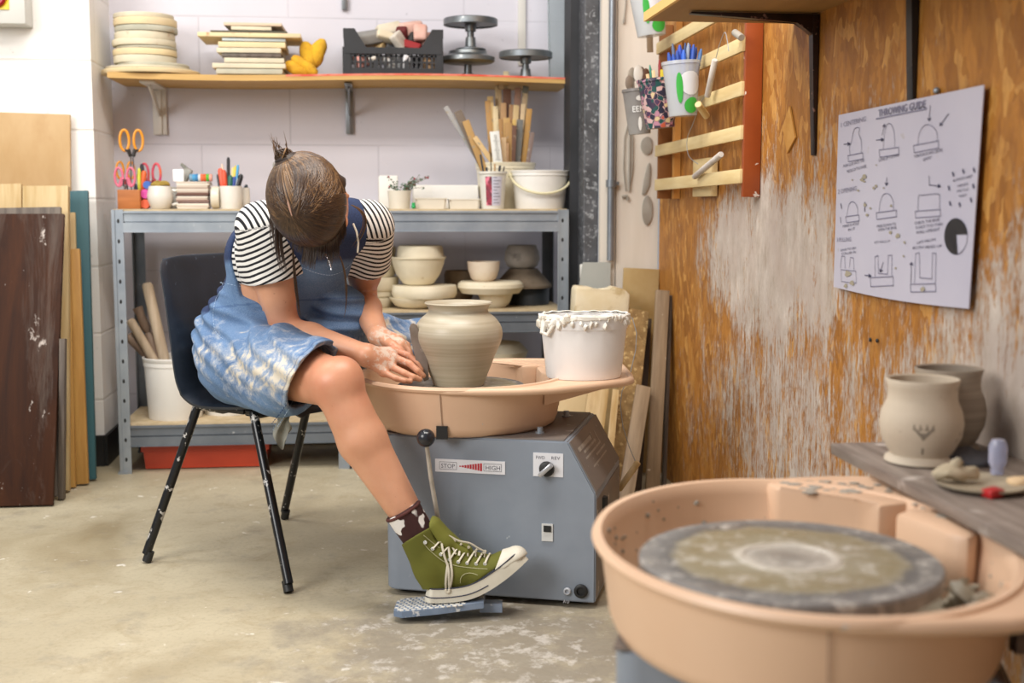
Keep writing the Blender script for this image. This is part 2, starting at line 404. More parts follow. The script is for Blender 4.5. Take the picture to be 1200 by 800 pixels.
for k in range(9, nx):
    x0 = -.81+1.62*k/nx; x1 = -.81+1.62*(k+1)/nx
    a = [b._v(p) for p in ((x0,-.1712,zz(x0)-.006),(x1,-.1712,zz(x1)-.006),(x1,-.1712,zz(x1)+.0008),(x0,-.1712,zz(x0)+.0008),(x1,-.162,zz(x1)+.0008),(x0,-.162,zz(x0)+.0008))]
    b.bm.faces.new(a[:4]); b.bm.faces.new((a[3],a[2],a[4],a[5]))
b.build('red_edge', M_redp, r)
def bracket(px, pyb, m, label, arm=.27, w=.028, zt=ZS-.02):
    P = at(px, pyb, Y=4.79); L = zt-P.z
    r = empty('shelf_bracket', label, 'bracket', (P.x, 4.795, zt))
    b = MB(); b.box((0, -.005, -L/2), (w, .010, L), bev=.002); b.box((0,-.012,-L/2),(w*.35,.012,L*.98),bev=.002); b.build('wall_leg', m, r)
    b = MB(); b.box((0, -arm/2, -.005), (w, arm, .009), bev=.002); b.bar((0,-.02,-L*.55),(0,-arm*.8,-.01),.006,w*.5); b.build('shelf_arm', m, r)
    for z in (-L*.35, -L*.92): MB().ball((0, -.012, z), .005, sub=2).build('screw', mat('screw_brass', '9b7a3a', rough=.4, metal=.8), r)
bracket(188, 158, M_plas, 'white painted bracket under the wall shelf, above the scissors', w=.05)
bracket(410, 157, M_brk, 'grey metal bracket under the wall shelf below the black crate')
# ends of upper brackets / strips on the wall above
P = at(404, 11, Y=4.78); b = MB(); b.box((0,0,.1),(.022,.02,.2),bev=.003); b.build('bracket_end', M_brk, loc=(P.x, 4.788, P.z)); thing(bpy.context.scene.objects['bracket_end'], 'lower tip of a steel bracket on the wall above the square boards', 'bracket')
P = at(612, 70, Y=4.78); b = MB(); b.box((0,0,.22),(.03,.012,.44),bev=.003); b.ball((0,-.007,.02),.006,sub=2); o=b.build('wall_strip', M_plas, loc=(P.x, 4.793, P.z-.02)); thing(o, 'white painted wall strip behind the single turntable on the shelf', 'bracket')

# ------------------------------------------------------------------ plaster bats and boards on the wall shelf
M_plaster = mat('plaster_bat', 'd9cfb4', 'c5bda8', scale=8, rough=.85, spot='b9a183', spsc=18, spth=.62, sps=.1, bump=.3)
M_plast2 = mat('plaster_bat_grey', 'c2beac', 'aaa897', scale=8, rough=.85, spot='a89478', spsc=18, spth=.62, sps=.1, bump=.3)
M_plast3 = mat('plaster_bat_cream', 'e3cfa2', 'd4c19c', scale=8, rough=.85, spot='b58d6b', spsc=18, spth=.64, sps=.1, bump=.3)
c0 = at(170, 60, Y=4.60)
spec = [(.125+.045, .016, M_plast3, 8), (.150, .010, M_plaster, 0), (.125, .012, M_plast2, 16), (.108,.026,M_plaster,-4),(.110,.022,M_plast3,-3),(.105,.010,M_plast2,2),(.111,.022,M_plaster,-5),(.104,.026,M_plaster,-2),(.108,.020,M_plast2,3),(.110,.026,M_plast3,0),(.104,.016,M_plaster,-5)]
names = ['widest round bat at the bottom of the stack on the wall shelf', 'thin wide round bat, second from the bottom of the shelf stack', 'greyish round bat, third from the bottom, jutting right']
names += ['round cream plaster bat in the leaning stack at the left end of the wall shelf']*7 + ['topmost thin plaster bat of the round stack on the wall shelf']
z = ZS+.003
for i, (R_, h, m, dx) in enumerate(spec):
    b = MB(); b.lathe([(0,0),(R_*.985,0),(R_,h*.25),(R_,h*.8),(R_*.985,h-.001),(0,h-.001)], seg=44, wob=.006, seed=i)
    o = b.build('plaster_bat', m, loc=(c0.x+dx*.001+(.0 if i > 2 else .008), 4.62, z), rot=(0, 0, rnd.uniform(0, 6)))
    thing(o, names[i], 'pottery bat', 'round plaster bats stacked on the wall shelf'); z += h+.0006
# square boards
bl = [(170,334,8,'grey plywood'),(168,330,9,'cream'),(213,556,8,''),(200,552,7,'dark'),(175,552,8,''),(182,575,9,''),(202,572,6,'blue'),(65,655,6,'wide'),(140,585,4,'dark thin'),(255,590,8,''),(222,560,5,'top')]
mats = [M_plast2, M_plaster, M_plaster, M_greyed, M_plaster, M_plast3, mat('pale_blue_board','b4c4c8','c9cfcc',rough=.8), M_plast3, mat('dark_board','5a574a',rough=.8), M_plaster, mat('pinkish_board','d8c3ac','cbb398',rough=.8)]
lab = ['bottom board of the square stack, greyish wood','cream board, second from the bottom of the square stack','short pale board near the bottom of the square stack','dark brown board in the lower half of the square stack','pale board in the middle of the square stack','cream board just below the blue one in the square stack','pale blue board in the square stack','widest board of the square stack, tilted out on both sides','thin dark board on top of the widest board','white board under the topmost one','topmost pinkish board of the square stack']
hz = [.019,.018,.018,.014,.018,.020,.012,.016,.007,.014,.012]; z = ZS+.003
xr = [(170,560),(145,575),(213,562),(205,552),(175,552),(182,575),(202,572),(65,665),(140,588),(255,490),(222,560)]
for i in range(11):
    a = at(220+xr[i][0]/5, 70, Y=4.52).x; c = at(220+xr[i][1]/5, 70, Y=4.52).x
    b = MB(); b.box((0, 0, hz[i]/2), (c-a, .22 if i != 7 else .24, hz[i]-.0012), bev=.0015); b.jitter(.0012, 14, i)
    o = b.build('ware_board', mats[i], loc=((a+c)/2, 4.615, z), rot=(0,0,rnd.uniform(-.03,.03))); z += hz[i]+.001
    thing(o, lab[i], 'board', 'square boards stacked on the wall shelf')
# yellow sponges
M_sponge = mat('yellow_sponge', 'dcae2c', 'c8952a', scale=22, rough=.95, bump=.8, bsc=90, spot='b5781c', spsc=60, spth=.64)
for i, (q, ax, L, rr_, lb) in enumerate([((362,66),(-.25,.97),.10,.030,'upright yellow sponge leaning at the right of the sponge pile'),((372,62),(.30,.95),.105,.030,'tallest yellow sponge on the wall shelf beside the crate'),((357,79),(.85,-.5),.10,.022,'yellow finger shaped sponge lying across the pile'),((347,82),(.8,-.35),.085,.022,'lowest yellow sponge next to the square board stack')]):
    P = at(q[0], q[1], Y=4.58-.03*(i//2)); A = Vector((ax[0], 0, ax[1])).normalized()*L/2
    b = MB(); n_ = 9; pts = [P - A + A*2*k/(n_-1) for k in range(n_)]
    b.tube([p-P for p in pts], [rr_*math.sqrt(max(.02, 1-(2*k/(n_-1)-1)**2*.85)) for k in range(n_)], seg=14); b.jitter(.007, 28, i)
    o = b.build('sponge', M_sponge, smooth=80, loc=P)
    mn = min((o.matrix_world.translation.z + v.co.z) for v in o.data.vertices); o.location.z += max(0, ZS+.004 - (P.z + min(v.co.z for v in o.data.vertices)))
    thing(o, lb, 'sponge', 'yellow sponges on the wall shelf')
# black crate
M_crate = mat('crate_plastic', '17181b', '26272b', rough=.45)
xa = at(404, 60, Y=4.49).x; xb = at(518, 60, Y=4.49).x; W = xb-xa; Dp = .25; Zc = ZS+.004
r = empty('plastic_crate', 'black slotted plastic crate full of blocks and scrapers on the wall shelf', 'crate', ((xa+xb)/2, 4.615, Zc))
hh, hl = .160, .096
b = MB(); b.box((0,0,.004), (W, Dp, .008)); b.build('base', M_crate, r, smooth=0)
for sy in (-1, 1):
    y = sy*Dp/2
    b = MB()
    b.box((0,y,.012),(W,.008,.024)); b.box((0,y,hl-.012),(W,.014,.022)); b.box((0,y,hl-.03),(W,.006,.006))
    n_ = 19
    for k in range(n_+1):
        b.box((-W/2+W*k/n_, y, hl/2), (.008 if k % 6 else .016, .006, hl))
    for zz_ in (.045,): b.box((0,y,zz_),(W,.005,.005))
    for s in (-1, 1):
        b.T = Matrix.Translation((0,y-.005,0)) @ Matrix.Rotation(PI/2,4,'X') @ Matrix.Translation((0,0,-.010))
        b.prism([(s*W/2,0),(s*W/2,hh),(s*(W/2-.035),hh),(s*(W/2-.075),hl),(s*(W/2-.075),hl-.02),(s*(W/2-.02),hl-.02),(s*(W/2-.02),0)], 0, .010); b.T = Matrix.Identity(4)
    b.build('side_panel', M_crate, r, smooth=0)
for sx in (-1, 1):
    b = MB(); b.box((sx*W/2,0,hh-.015),(.01,Dp,.03)); b.box((sx*W/2,0,.02),(.008,Dp,.04))
    for k in range(7): b.box((sx*W/2, -Dp/2+Dp*k/6, hh/2), (.006,.012,hh))
    b.build('end_panel', M_crate, r, smooth=0)
cx = (xa+xb)/2
blk = [((120,178),(.11,.06,.04),20,'8d8b86','8a8680','grey scraper block'),((150,195),(.10,.012,.012),-18,'b3242c',None,'red handled tool'),((222,143),(.095,.05,.045),25,'d9cfba','c9bfa8','cream block'),((205,172),(.07,.04,.03),20,'d6c9ae',None,'small cream block'),((165,208),(.065,.04,.03),-25,'cbb283','b89d6b','ochre block'),((230,205),(.06,.05,.05),40,'b9babd','85878a','grey metal piece'),((270,190),(.05,.03,.06),60,'d8cfc1','a39b8f','white scraper'),((285,165),(.06,.04,.03),80,'5e1d1d',None,'dark red piece'),((325,135),(.085,.06,.05),22,'d9b6a8','cfa596','pink sponge block'),((370,155),(.05,.05,.06),0,'deb6a8','cd9c8d','round pink sponge'),((400,185),(.05,.05,.05),20,'d4a597',None,'small pink sponge'),((352,200),(.09,.05,.05),35,'3b3836',None,'black block'),((320,215),(.09,.03,.03),-30,'8c2022',None,'red and metal scraper'),((105,215),(.08,.05,.05),10,'a8a29a',None,'pale grey block'),((100,280),(.06,.04,.05),30,'d79a90',None,'salmon block low in the crate'),((155,270),(.05,.03,.06),70,'cfc8bc',None,'white block low in the crate'),((230,290),(.05,.03,.06),50,'e0ddd8',None,'white curved scraper low in the crate'),((290,290),(.06,.03,.06),120,'d9d9dc',None,'white scoop low in the crate'),((410,290),(.04,.04,.06),20,'c9a37b',None,'tan block low in the crate')]
for i, (q, sz, a, c, c2, lb) in enumerate(blk):
    P = at(400+q[0]/4, q[1]/4, Y=4.55+.06*((i*7)%3)/2 if q[1] < 250 else 4.52)
    b = MB(); b.box((0,0,0), sz, bev=min(sz)*.22, seg=3); b.jitter(.003, 25, i)
    o = b.build('crate_block', mat('crateblk%d' % i, c, c2, scale=20, rough=.8), loc=P, rot=(rnd.uniform(-.5,.5), -math.radians(a)*(-1 if i % 2 else 1)*.6, math.radians(a)))
    thing(o, lb+' in the black crate', 'block', 'odds and ends in the black crate')
# banding wheels
M_alu = mat('cast_alu', '8b8f8e', '70757a', scale=14, rough=.42, metal=.75, spot='b7b8b4', spsc=30, spth=.62, sps=.1)
def bw_disc(b, R_, z0, t=.012, flip=False):
    b.lathe([(0,z0),(R_*.93,z0),(R_*.95,z0-.004),(R_,z0-.004),(R_,z0+t),(R_*.97,z0+t+.003),(0,z0+t+.003)], seg=48)
X1 = at(551, 60, Y=4.62).x
def banding(x, Y, zbase, zdisc, R_, label, inv=False):
    r = empty('banding_wheel', label, 'turntable', (x, Y, zbase))
    h = zdisc-zbase
    if inv:   # wheel head below, base plate on top
        b = MB(); b.lathe([(0,0),(.022,0),(.022,.02),(.014,.022),(.014,h*.9),(0,h*.9)]); b.build('stem', M_alu, r)
        b = MB(); b.lathe([(0,h),(R_*.9,h),(R_,h+.006),(R_,h+.02),(R_*.72,h+.032),(R_*.7,h+.042),(R_*.5,h+.046),(0,h+.046)], seg=48); b.build('turntable_head', M_alu, r)
    else:
        b = MB(); b.lathe([(0,0),(.055,0),(.055,.004),(.02,.012),(.018,h*.5),(.013,h*.5),(.013,h*.72),(.02,h*.74),(.022,h),(0,h)]); b.build('stem', M_alu, r)
        b = MB(); bw_disc(b, R_, h+.002, .016); b.build('turntable_head', M_alu, r)
z1 = at(551, 74, Y=4.60).z; z2 = at(551, 30, Y=4.62).z
banding(X1-.01, 4.60, ZS+.003, z1, .098, 'lower banding wheel turned upside down beside the crate', True)
banding(X1, 4.60, z1+.047, z2, .099, 'upper banding wheel standing on another one beside the crate')
P = at(616, 66, Y=4.60); banding(P.x, 4.60, ZS+.003, P.z-.005, .098, 'single banding wheel turntable at the right end of the wall shelf')
# glass sheet
M_glass = NT('sheet_glass').set(lin('b6c4c4'), .05, 0, **{'Transmission Weight':.75, 'IOR':1.3, 'Alpha':.55})
a0 = at(645, 90, Y=4.52); a1 = at(652, 0, Y=4.60)
b = MB(); b.T = Matrix.Identity(4); b.box((0,0,.2),(.004,.26,.42)); b.box((.075,.0,.2),(.006,.26,.42))
b = MB(); b.box((.0,0,.21),(.085,.005,.42)); b.box((-.0425,0,.21),(.003,.009,.42)); b.box((.0425,0,.21),(.003,.009,.42))
o = b.build('glass_sheet', M_glass, smooth=0, loc=(a0.x+.045, 4.58, ZS+.006), rot=(-.14, .04, .25)); thing(o, 'narrow glass sheet leaning at the right end of the wall shelf', 'glass sheet')

# ================================================================== on top of the rack, left part
def sx_(px, Y=4.45, py=225): return at(px, py, Y=Y).x
def ztop(py, Y=4.45, px=300): return at(px, py, Y=Y).z
M_holder = wood('holder_wood', 'b8713a', 'a5622e', sc=8, st=(1,6,6))
YB = 4.42
hx = (sx_(137.5, YB)+sx_(164, YB))/2; hw = sx_(164, YB)-sx_(137.5, YB)
o = MB().box((0,0,.033),(hw,hw*.9,.066),bev=.002).build('wooden_block', M_holder, loc=(hx, YB+.03, ZT)); thing(o, 'small brown wooden block holding pink scissors on the rack', 'tool holder')
M_steel = mat('scissor_steel', 'a9abae', rough=.25, metal=.9)
M_or = mat('orange_plastic', 'e2941c', rough=.4); M_or2 = mat('orange_handle_dark', '2a2522', rough=.5); M_pk = mat('pink_plastic', 'd9718a', rough=.4)
M_rd = mat('red_plastic', 'b03038', rough=.4); M_bl = mat('blue_plastic', '3a6fc0', rough=.4)
def scissors(loc, zt, h, w, mh, mh2, label, rz=0.0, tilt=(0,0), ring=.5, bl=.5):
    """standing point down, handles up; local origin at the point"""
    r = empty('scissors', label, 'scissors', loc, (tilt[0], tilt[1], rz))
    for s in (-1, 1):
        b = MB()
        hz_ = h*(1-ring)      # where handles begin
        b.tube([(0,0,0),(s*.006,0,hz_*.4),(s*.004,0,hz_)], [.002,.008,.009], seg=8, sq=.3); b.build('blade', M_steel, r)
        b = MB(); cx_ = s*w*.27; cz = h-w*.46
        pts = [(cx_+math.cos(t)*w*.18, 0, cz+math.sin(t)*w*.42) for t in [2*PI*k/20 for k in range(21)]]
        b.tube(pts, w*.055, seg=8, caps=False); hd = b.build('handle', mh, r)
        b = MB(); b.tube([(s*.004,0,hz_),(s*w*.13,0,hz_+.4*(cz-hz_)),(cx_+s*.0,0,cz-w*.40)], [w*.07,w*.09,w*.06], seg=8); b.build('handle_stem', mh2, r)
    return r
xx = sx_(155, 4.44); scissors((xx, 4.455, ZT+.012), 0, ztop(152, 4.45)-ZT-.012, .085, M_or, M_or2, 'tall orange handled scissors standing above the wooden block', ring=.36, rz=.2)
scissors((sx_(149, 4.43)-.006, 4.43, ZT+.067), 0, ztop(196, 4.43)-ZT-.067, .075, M_pk, M_pk, 'pink handled scissors stuck in the wooden block', ring=.55)
scissors((sx_(176, 4.52), 4.54, ZT+.004), 0, ztop(192, 4.5)-ZT, .085, mat('pink_orange','e0683a','d0407a',scale=30), M_rd, 'scissors with orange and pink handles behind the colored tubes', ring=.45, rz=-.3)
scissors((sx_(146, 4.52), 4.55, ZT+.004), 0, ztop(190, 4.5)-ZT, .07, M_or, M_rd, 'red and orange scissors behind the pink ones', ring=.5, rz=.4)
def pen(px, pyt, pxb, pyb, rr_, c, label, name='pen', cat='pen', Y=4.5, cap=None, group='pens and tools on the rack', c2=None):
    A = at(pxb, pyb, Y=Y); A.z = max(A.z, ZT+.004); B = at(px, pyt, Y=Y)
    b = MB(); d = (B-A); n_ = d.normalized()
    b.tube([(0,0,0), n_*.006, d*.5, d-n_*.008, d], [rr_*.4, rr_, rr_, rr_, rr_*.5], seg=10)
    o = b.build(name, mat('pen_'+c+(c2 or ''), c, c2, scale=40, rough=.45), loc=A); thing(o, label, cat, group)
    if cap:
        b = MB(); b.tube([d*.68, d*.70, d-n_*.004, d+n_*.001], [rr_*1.15, rr_*1.2, rr_*1.15, rr_*.5], seg=10); b.build('cap', mat('pen_'+cap, cap, rough=.4), o)
    return o
pen(166,192,170,243,.007,'30333a','black pen standing among the scissors', Y=4.5); pen(161,204,168,243,.005,'e0c020','yellow and black pencil by the scissors',Y=4.52,c2='202020')
pen(163,197,163,243,.006,'d9d94a','lime green highlighter beside the orange tube',Y=4.47); pen(169,200,165,240,.010,'e2662e','orange marker by the lime highlighter',Y=4.48)
pen(159,215,163,243,.004,'27406a','thin navy pen beside the wooden block',Y=4.46)
# coloured tubes stacked
for (pa, pb, r_, c, lb) in (((171,238),(171,238),.017,'e86a45','orange lid tube at the bottom beside the white mug'),((171,225),(171,225),.017,'d64fa0','magenta tube resting on the orange one'),((173,214),(173,214),.014,'3f68b8','blue ball shaped tube on the magenta one')):
    P = at(*pa, Y=4.46); b = MB(); b.T = Matrix.Rotation(PI/2, 4, 'X'); b.lathe([(0,-.02),(r_*.9,-.02),(r_,-.015),(r_,.015),(r_*.9,.02),(0,.02)], seg=24)
    zc = {'e86a45':ZT+.017, 'd64fa0':ZT+.0515, '3f68b8':ZT+.083}[c]
    o = b.build('paint_pot', mat('pp'+c, c, rough=.4), loc=(P.x, 4.46, zc)); thing(o, lb, 'paint pot')
# mugs
M_white = mat('white_glaze', 'e6e3dc', 'd8d4cb', scale=6, rough=.3, spot='a99f90', spsc=40, spth=.74); M_cream2 = mat('cream_glaze', 'e2dccb', 'd3cab5', scale=6, rough=.35)
def cup(px0, px1, pyt, Y, label, m=None, handle=None, prof=None, name='mug', cat='mug', zb=None, taper=.8, th=.004, hsign=1, pyb=None, rnd_=False):
    x0, x1 = sx_(px0, Y), sx_(px1, Y); R_ = (x1-x0)/2; zb = ZT if zb is None else zb; h = ztop(pyt, Y, (px0+px1)/2)-zb
    m = m or M_white; loc = ((x0+x1)/2, Y, zb)
    prof = prof or [(taper,0),(taper+.03,.02),(.97,.35),(1.0,.6),(.93,.97),(.92,1.0)]
    P_ = [(0, 0)] + [(R_*a, h*c_) for a, c_ in prof] + [(R_*a-th, h*c_) for a, c_ in prof[::-1][:-1]] + [(R_*prof[0][0]-th, .006), (0, .006)]
    b = MB(); b.lathe(P_, seg=36)
    if handle is None:
        o = b.build(name, m, loc=loc)
    else:
        o = empty(name, label, cat, loc); b.build('bowl', m, o)
        b = MB(); hs = handle; b.tube([(hs*R_*.93,0,h*.82),(hs*(R_+.018),0,h*.78),(hs*(R_+.024),0,h*.5),(hs*(R_+.014),0,h*.25),(hs*R_*.9,0,h*.18)], .005, seg=8); b.build('handle', m, o)
    return thing(o, label, cat)
cup(172, 203, 218, 4.43, 'round white glazed mug holding a pale yellow sponge', handle=1, prof=[(.62,0),(.72,.04),(.96,.4),(.99,.6),(.86,.95),(.84,1.0)])
cup(196, 214, 219, 4.50, 'white cup half hidden between the round mug and the tiles')
P = at(194, 215, Y=4.45); b = MB(); b.ball((0,0,0), .034, (1,.8,.42)); b.jitter(.009, 35, 3); o = b.build('natural_sponge', mat('straw_sponge','b89b4c','8d7430',scale=40,rough=.95,bump=.8), loc=(at(187,216,Y=4.43).x, 4.43, ztop(217,4.43))); thing(o, 'pale yellow natural sponge in the round white mug', 'sponge')
# stack of tiles
zs = ZT; n_ = 15; tx0, tx1 = sx_(207,4.44), sx_(245,4.44); tc = ['d8cdbc','cdbfae','e3dccd','6b4f45','8a6d62','c7b4a4','dad2c4','5d4037','7a5a4e','c9b8aa','e0d8ca','b7a394','d5c8b8','e4ddd0','cfc0ae']
hh_ = (ztop(213, 4.44)-ZT)/n_
for i in range(n_):
    b = MB(); b.box((0,0,hh_/2),((tx1-tx0)*(.97 + .03*((i*5)%3-1)), .10, hh_*.9), bev=.0008)
    o = b.build('test_tile', mat('tile_'+tc[i], tc[i], rough=.6), loc=((tx0+tx1)/2+rnd.uniform(-.003,.003), 4.47, zs), rot=(0,0,rnd.uniform(-.04,.04))); zs += hh_
    lb = 'flat square tile in the stack between the two white mugs'
    if i == n_-1: lb = 'topmost pale tile of the stack between the white mugs'
    if i == 0: lb = 'bottom tile of the stack between the white mugs, on the rack'
    thing(o, lb, 'tile', 'tiles stacked between the white mugs')
P = at(209.5, 213, Y=4.44); o = MB().box((0,0,.021),(.037,.004,.042),bev=.002).build('white_card', mat('card','eeeeef',rough=.6), loc=(P.x, 4.435, zs+.0005)); thing(o, 'small white card standing on the tile stack', 'card')
P = at(218, 205, Y=4.5); b = MB(); b.T = Matrix.Rotation(.6,4,'Y'); b.box((0,0,0),(.03,.04,.05),bev=.008,seg=3); b.box((-.02,0,.02),(.03,.03,.012),bev=.003); b.jitter(.004,30,2)
o = b.build('rag', mat('greyrag','b5b3ac','55584a',scale=15,rough=.8), loc=(P.x, 4.50, zs+.026)); thing(o, 'crumpled grey white rag on the tile stack behind the card', 'rag')
for i, (px_, c) in enumerate([(224,'7aa0b8'),(227.5,'4f9ac8'),(231,'3c7fb0'),(234,'c9cfd2'),(236.5,'e0714a'),(240,'d9622e'),(243.5,'58b43c'),(247,'e0a090')]):
    b = MB(); b.T = Matrix.Rotation(PI/2,4,'Y'); b.lathe([(0,-.005),(.012,-.005),(.014,0),(.012,.005),(0,.005)], seg=18)
    o = b.build('colored_bead', mat('bead'+c, c, rough=.4), loc=(at(px_,206,Y=4.47).x, 4.47, zs+.0145)); thing(o, {0:'grey blue',1:'light blue',2:'deep blue',3:'silver',4:'coral',5:'orange',6:'green',7:'pale pink'}[i]+' bead disc in the row on the tile stack', 'bead', 'colored bead discs on the tile stack')
# lidded mug lying beside pens cup
P0, P1 = at(247.5, 230, Y=4.44), at(257, 230, Y=4.44)
b = MB(); b.lathe([(0,0),(.030,0),(.031,.004),(.031,.010),(0,.010)],seg=32); 
b = MB(); b.T = Matrix.Rotation(PI/2,4,'Y'); hR = (ztop(218,4.44)-ZT)/2; b.lathe([(0,0),(hR*.9,0),(hR,.004),(hR,.022),(hR*.92,.028),(0,.028)],seg=32)
o = b.build('ceramic_disc', M_cream2, loc=(P0.x, 4.45, ZT+hR)); thing(o, 'cream ceramic disc standing on edge beside the pen mug', 'ceramic disc')
cup(257, 284, 218, 4.45, 'white mug full of pens left of the potter', handle=-1, prof=[(.9,0),(.93,.05),(1,.5),(.98,1.0)])
cup(281, 293, 220, 4.50, 'white cup behind the pen mug, mostly hidden by the potter')
for a in [(258,197,264,236,.010,'e0583c','thick red marker in the pen mug','e8e4de'),(262,199,266,236,.009,'d9502f','second red marker in the pen mug','e8e4de'),(267.5,184,268,236,.006,'1c1c20','tall black pen in the pen mug',None),(255,204,260,236,.005,'333','dark pencil leaning at the left of the pen mug',None),(270,205,270,238,.011,'1d5c4d','dark green marker in the pen mug',None),(273,196,271,238,.005,'e6d08a','pale yellow pencil in the pen mug',None),(276,194,272,238,.005,'d8c24a','yellow pencil in the pen mug',None),(279,193,274,238,.005,'4f9fd0','light blue pen in the pen mug','f0f0f0'),(275,206,273,238,.008,'27408a','navy marker in the pen mug',None),(283,204,274,236,.009,'17181b','thick black marker leaning right in the pen mug',None),(279,208,273,236,.006,'8e9296','grey pen in the pen mug',None),(289,216,283,238,.007,'39434b','dark grey marker in the hidden cup',None),(260,192,265,236,.004,'e9c9b4','peach pencil in the pen mug',None)]:
    if len(a[5]) == 3: a = a[:5]+('333336',)+a[6:]
    pen(a[0],a[1],a[2],a[3],a[4],a[5],a[6],Y=4.45 if a[0] < 285 else 4.5)
pen(321,190,322,240,.004,'8d8b80','thin grey stick standing behind the potter',Y=4.55,name='thin_stick',cat='stick')

# ================================================================== on top of the rack, right part
M_foam = mat('white_foam', 'e9e8e4', 'dddad2', scale=6, rough=.7); M_tub = mat('tub_plastic','dcd6c8','cfc7b6',scale=5,rough=.35, spot='a2564e', spsc=6, spth=.68, sps=.1)
P = at(468,230,Y=4.42)
r = empty('potted_plant', 'small white tub with sprigs of green leaves and red berries on the rack', 'plant', (P.x, 4.42, ZT))
hp = ztop(223,4.42)-ZT
b = MB(); b.lathe([(0,0),(.036,0),(.042,hp),(.039,hp),(.034,.005),(0,.005)],seg=28); b.build('pot', M_tub, r)
lf = MB(); br_ = MB(); st = MB()
for i in range(26):
    a = rnd.uniform(0, 6.28); L_ = rnd.uniform(.04,.09); tip = Vector((math.cos(a)*L_*rnd.uniform(.5,1.3)+(.02 if i > 12 else -.01), math.sin(a)*L_*.6, hp+L_*rnd.uniform(.15,.75)))
    base = Vector((math.cos(a)*.01, math.sin(a)*.01, hp*.6)); mid = (base+tip)/2+Vector((0,0,.015))
    st.tube([base, mid, tip], .0008, seg=5)
    for k in range(7):
        q = base.lerp(mid, k/3) if k < 3 else mid.lerp(tip, (k-3)/3)
        q = q + Vector((rnd.uniform(-1,1),rnd.uniform(-1,1),rnd.uniform(-1,1)))*.007
        lf.ball(q, .005, (1,.6,.35), sub=1, rot=Matrix.Rotation(rnd.uniform(0,3),3,'Z') @ Matrix.Rotation(rnd.uniform(0,3),3,'X'))
    if i % 3 == 0: br_.ball(tip, .0045, sub=1)
st.build('stems', mat('stem','6b5a44',rough=.8), r); lf.build('leaves', mat('leafgrey','6f8a72','4c6a54',scale=40,rough=.6), r); br_.build('berries', mat('berry','9a3a40',rough=.5), r)
def tub(px0, px1, pyt, Y, label, d=.09, m=M_tub, h=None):
    x0, x1 = sx_(px0,Y), sx_(px1,Y); hh2 = ztop(pyt,Y,500)-ZT; w = x1-x0
    b = MB()
    o_ = [(-w/2*.94,-d/2*.92),(w/2*.94,-d/2*.92),(w/2*.94,d/2*.92),(-w/2*.94,d/2*.92)]
    def ring(s, z): return [b._v((p[0]*s, p[1]*s, z)) for p in o_]
    rs = [ring(.97,0), ring(1.03,hh2*.9), ring(1.07,hh2*.9), ring(1.07,hh2), ring(1.0,hh2), ring(.94,.004)]
    for A, B in zip(rs[:-1], rs[1:]):
        for k in range(4): b.bm.faces.new((A[k],A[(k+1)%4],B[(k+1)%4],B[k]))
    b.bm.faces.new(rs[0][::-1]); b.bm.faces.new(rs[-1])
    bmesh.ops.bevel(b.bm, geom=[e for e in b.bm.edges if abs(e.verts[0].co.z-e.verts[1].co.z) > .01], offset=.006, segments=2, affect='EDGES')
    o = b.build('plastic_tub', m, loc=((x0+x1)/2, Y, ZT)); return thing(o, label, 'tub')
tub(486, 523, 232, 4.42, 'shallow translucent tub beside the potted plant')
tub(525, 562, 233, 4.42, 'shallow translucent tub left of the labelled cup')
x0, x1 = sx_(484,4.55), sx_(560,4.55); o = MB().box((0,0,.043),(x1-x0,.10,.086),bev=.004).build('foam_box', M_foam, loc=((x0+x1)/2,4.58,ZT)); thing(o,'long white foam box behind the shallow tubs','box')
o = MB().box((0,0,.06),(.07,.10,.12),bev=.006).build('foam_box', M_foam, loc=(sx_(455,4.56),4.58,ZT)); thing(o,'white box behind the potted plant next to the potter','box')
b = MB(); b.ball((0,0,0),.008,sub=2); b.lathe([(0,.006),(.006,.006),(.006,.014),(0,.014)],seg=12); o=b.build('green_stopper', mat('greenstop','27a05a',rough=.3), loc=(sx_(484.5,4.36),4.36,ZT+.008)); thing(o,'tiny green stopper on the front edge of the rack','stopper')
# labelled cup with tools
M_clear = mat('milky_plastic', 'dcdad2', 'cfccc2', rough=.3)
x0,x1 = sx_(561,4.38),sx_(594,4.38); R_=(x1-x0)/2; hc = ztop(201,4.38,577)-ZT
r = empty('plastic_cup', 'milky plastic cup with printed label holding dark tool handles', 'cup', ((x0+x1)/2,4.38,ZT))
b = MB(); b.lathe([(0,0),(R_*.78,0),(R_*.96,hc*.93),(R_*1.03,hc*.94),(R_*1.03,hc),(R_*.95,hc),(R_*.75,.005),(0,.005)],seg=32); b.build('cup_wall', M_clear, r)
def arc_patch(b, R0, R1, z0, z1, a0, a1, n=8, off=.0008):
    P0=[b._v(((R0+off)*math.cos(a0+(a1-a0)*k/n),(R0+off)*math.sin(a0+(a1-a0)*k/n),z0)) for k in range(n+1)]
    P1=[b._v(((R1+off)*math.cos(a0+(a1-a0)*k/n),(R1+off)*math.sin(a0+(a1-a0)*k/n),z1)) for k in range(n+1)]
    for k in range(n): b.bm.faces.new((P0[k],P0[k+1],P1[k+1],P1[k]))
rr0 = lambda z: R_*(.78+.18*z/(hc*.93))
b = MB(); arc_patch(b, rr0(.012), rr0(hc*.86), .012, hc*.86, -2.25, -1.75); 
o2 = b.build('picture_label', mat('floral_label','33343a','b03048',scale=28,rough=.4,spot='e07a90',spsc=34,spth=.56,sps=.05), r)
b = MB(); arc_patch(b, rr0(.012), rr0(hc*.86), .012, hc*.86, -1.74, -.95); lb_ = b.build('text_label', mat('label_grey','c3c2cf',rough=.4), r)
b = MB()
for k in range(9): arc_patch(b, rr0(.02+k*.011), rr0(.023+k*.011), .02+k*.011, .0225+k*.011, -1.62, -1.62+[.5,.35,.55,.45,.3,.52,.4,.55,.25][k], off=.0014)
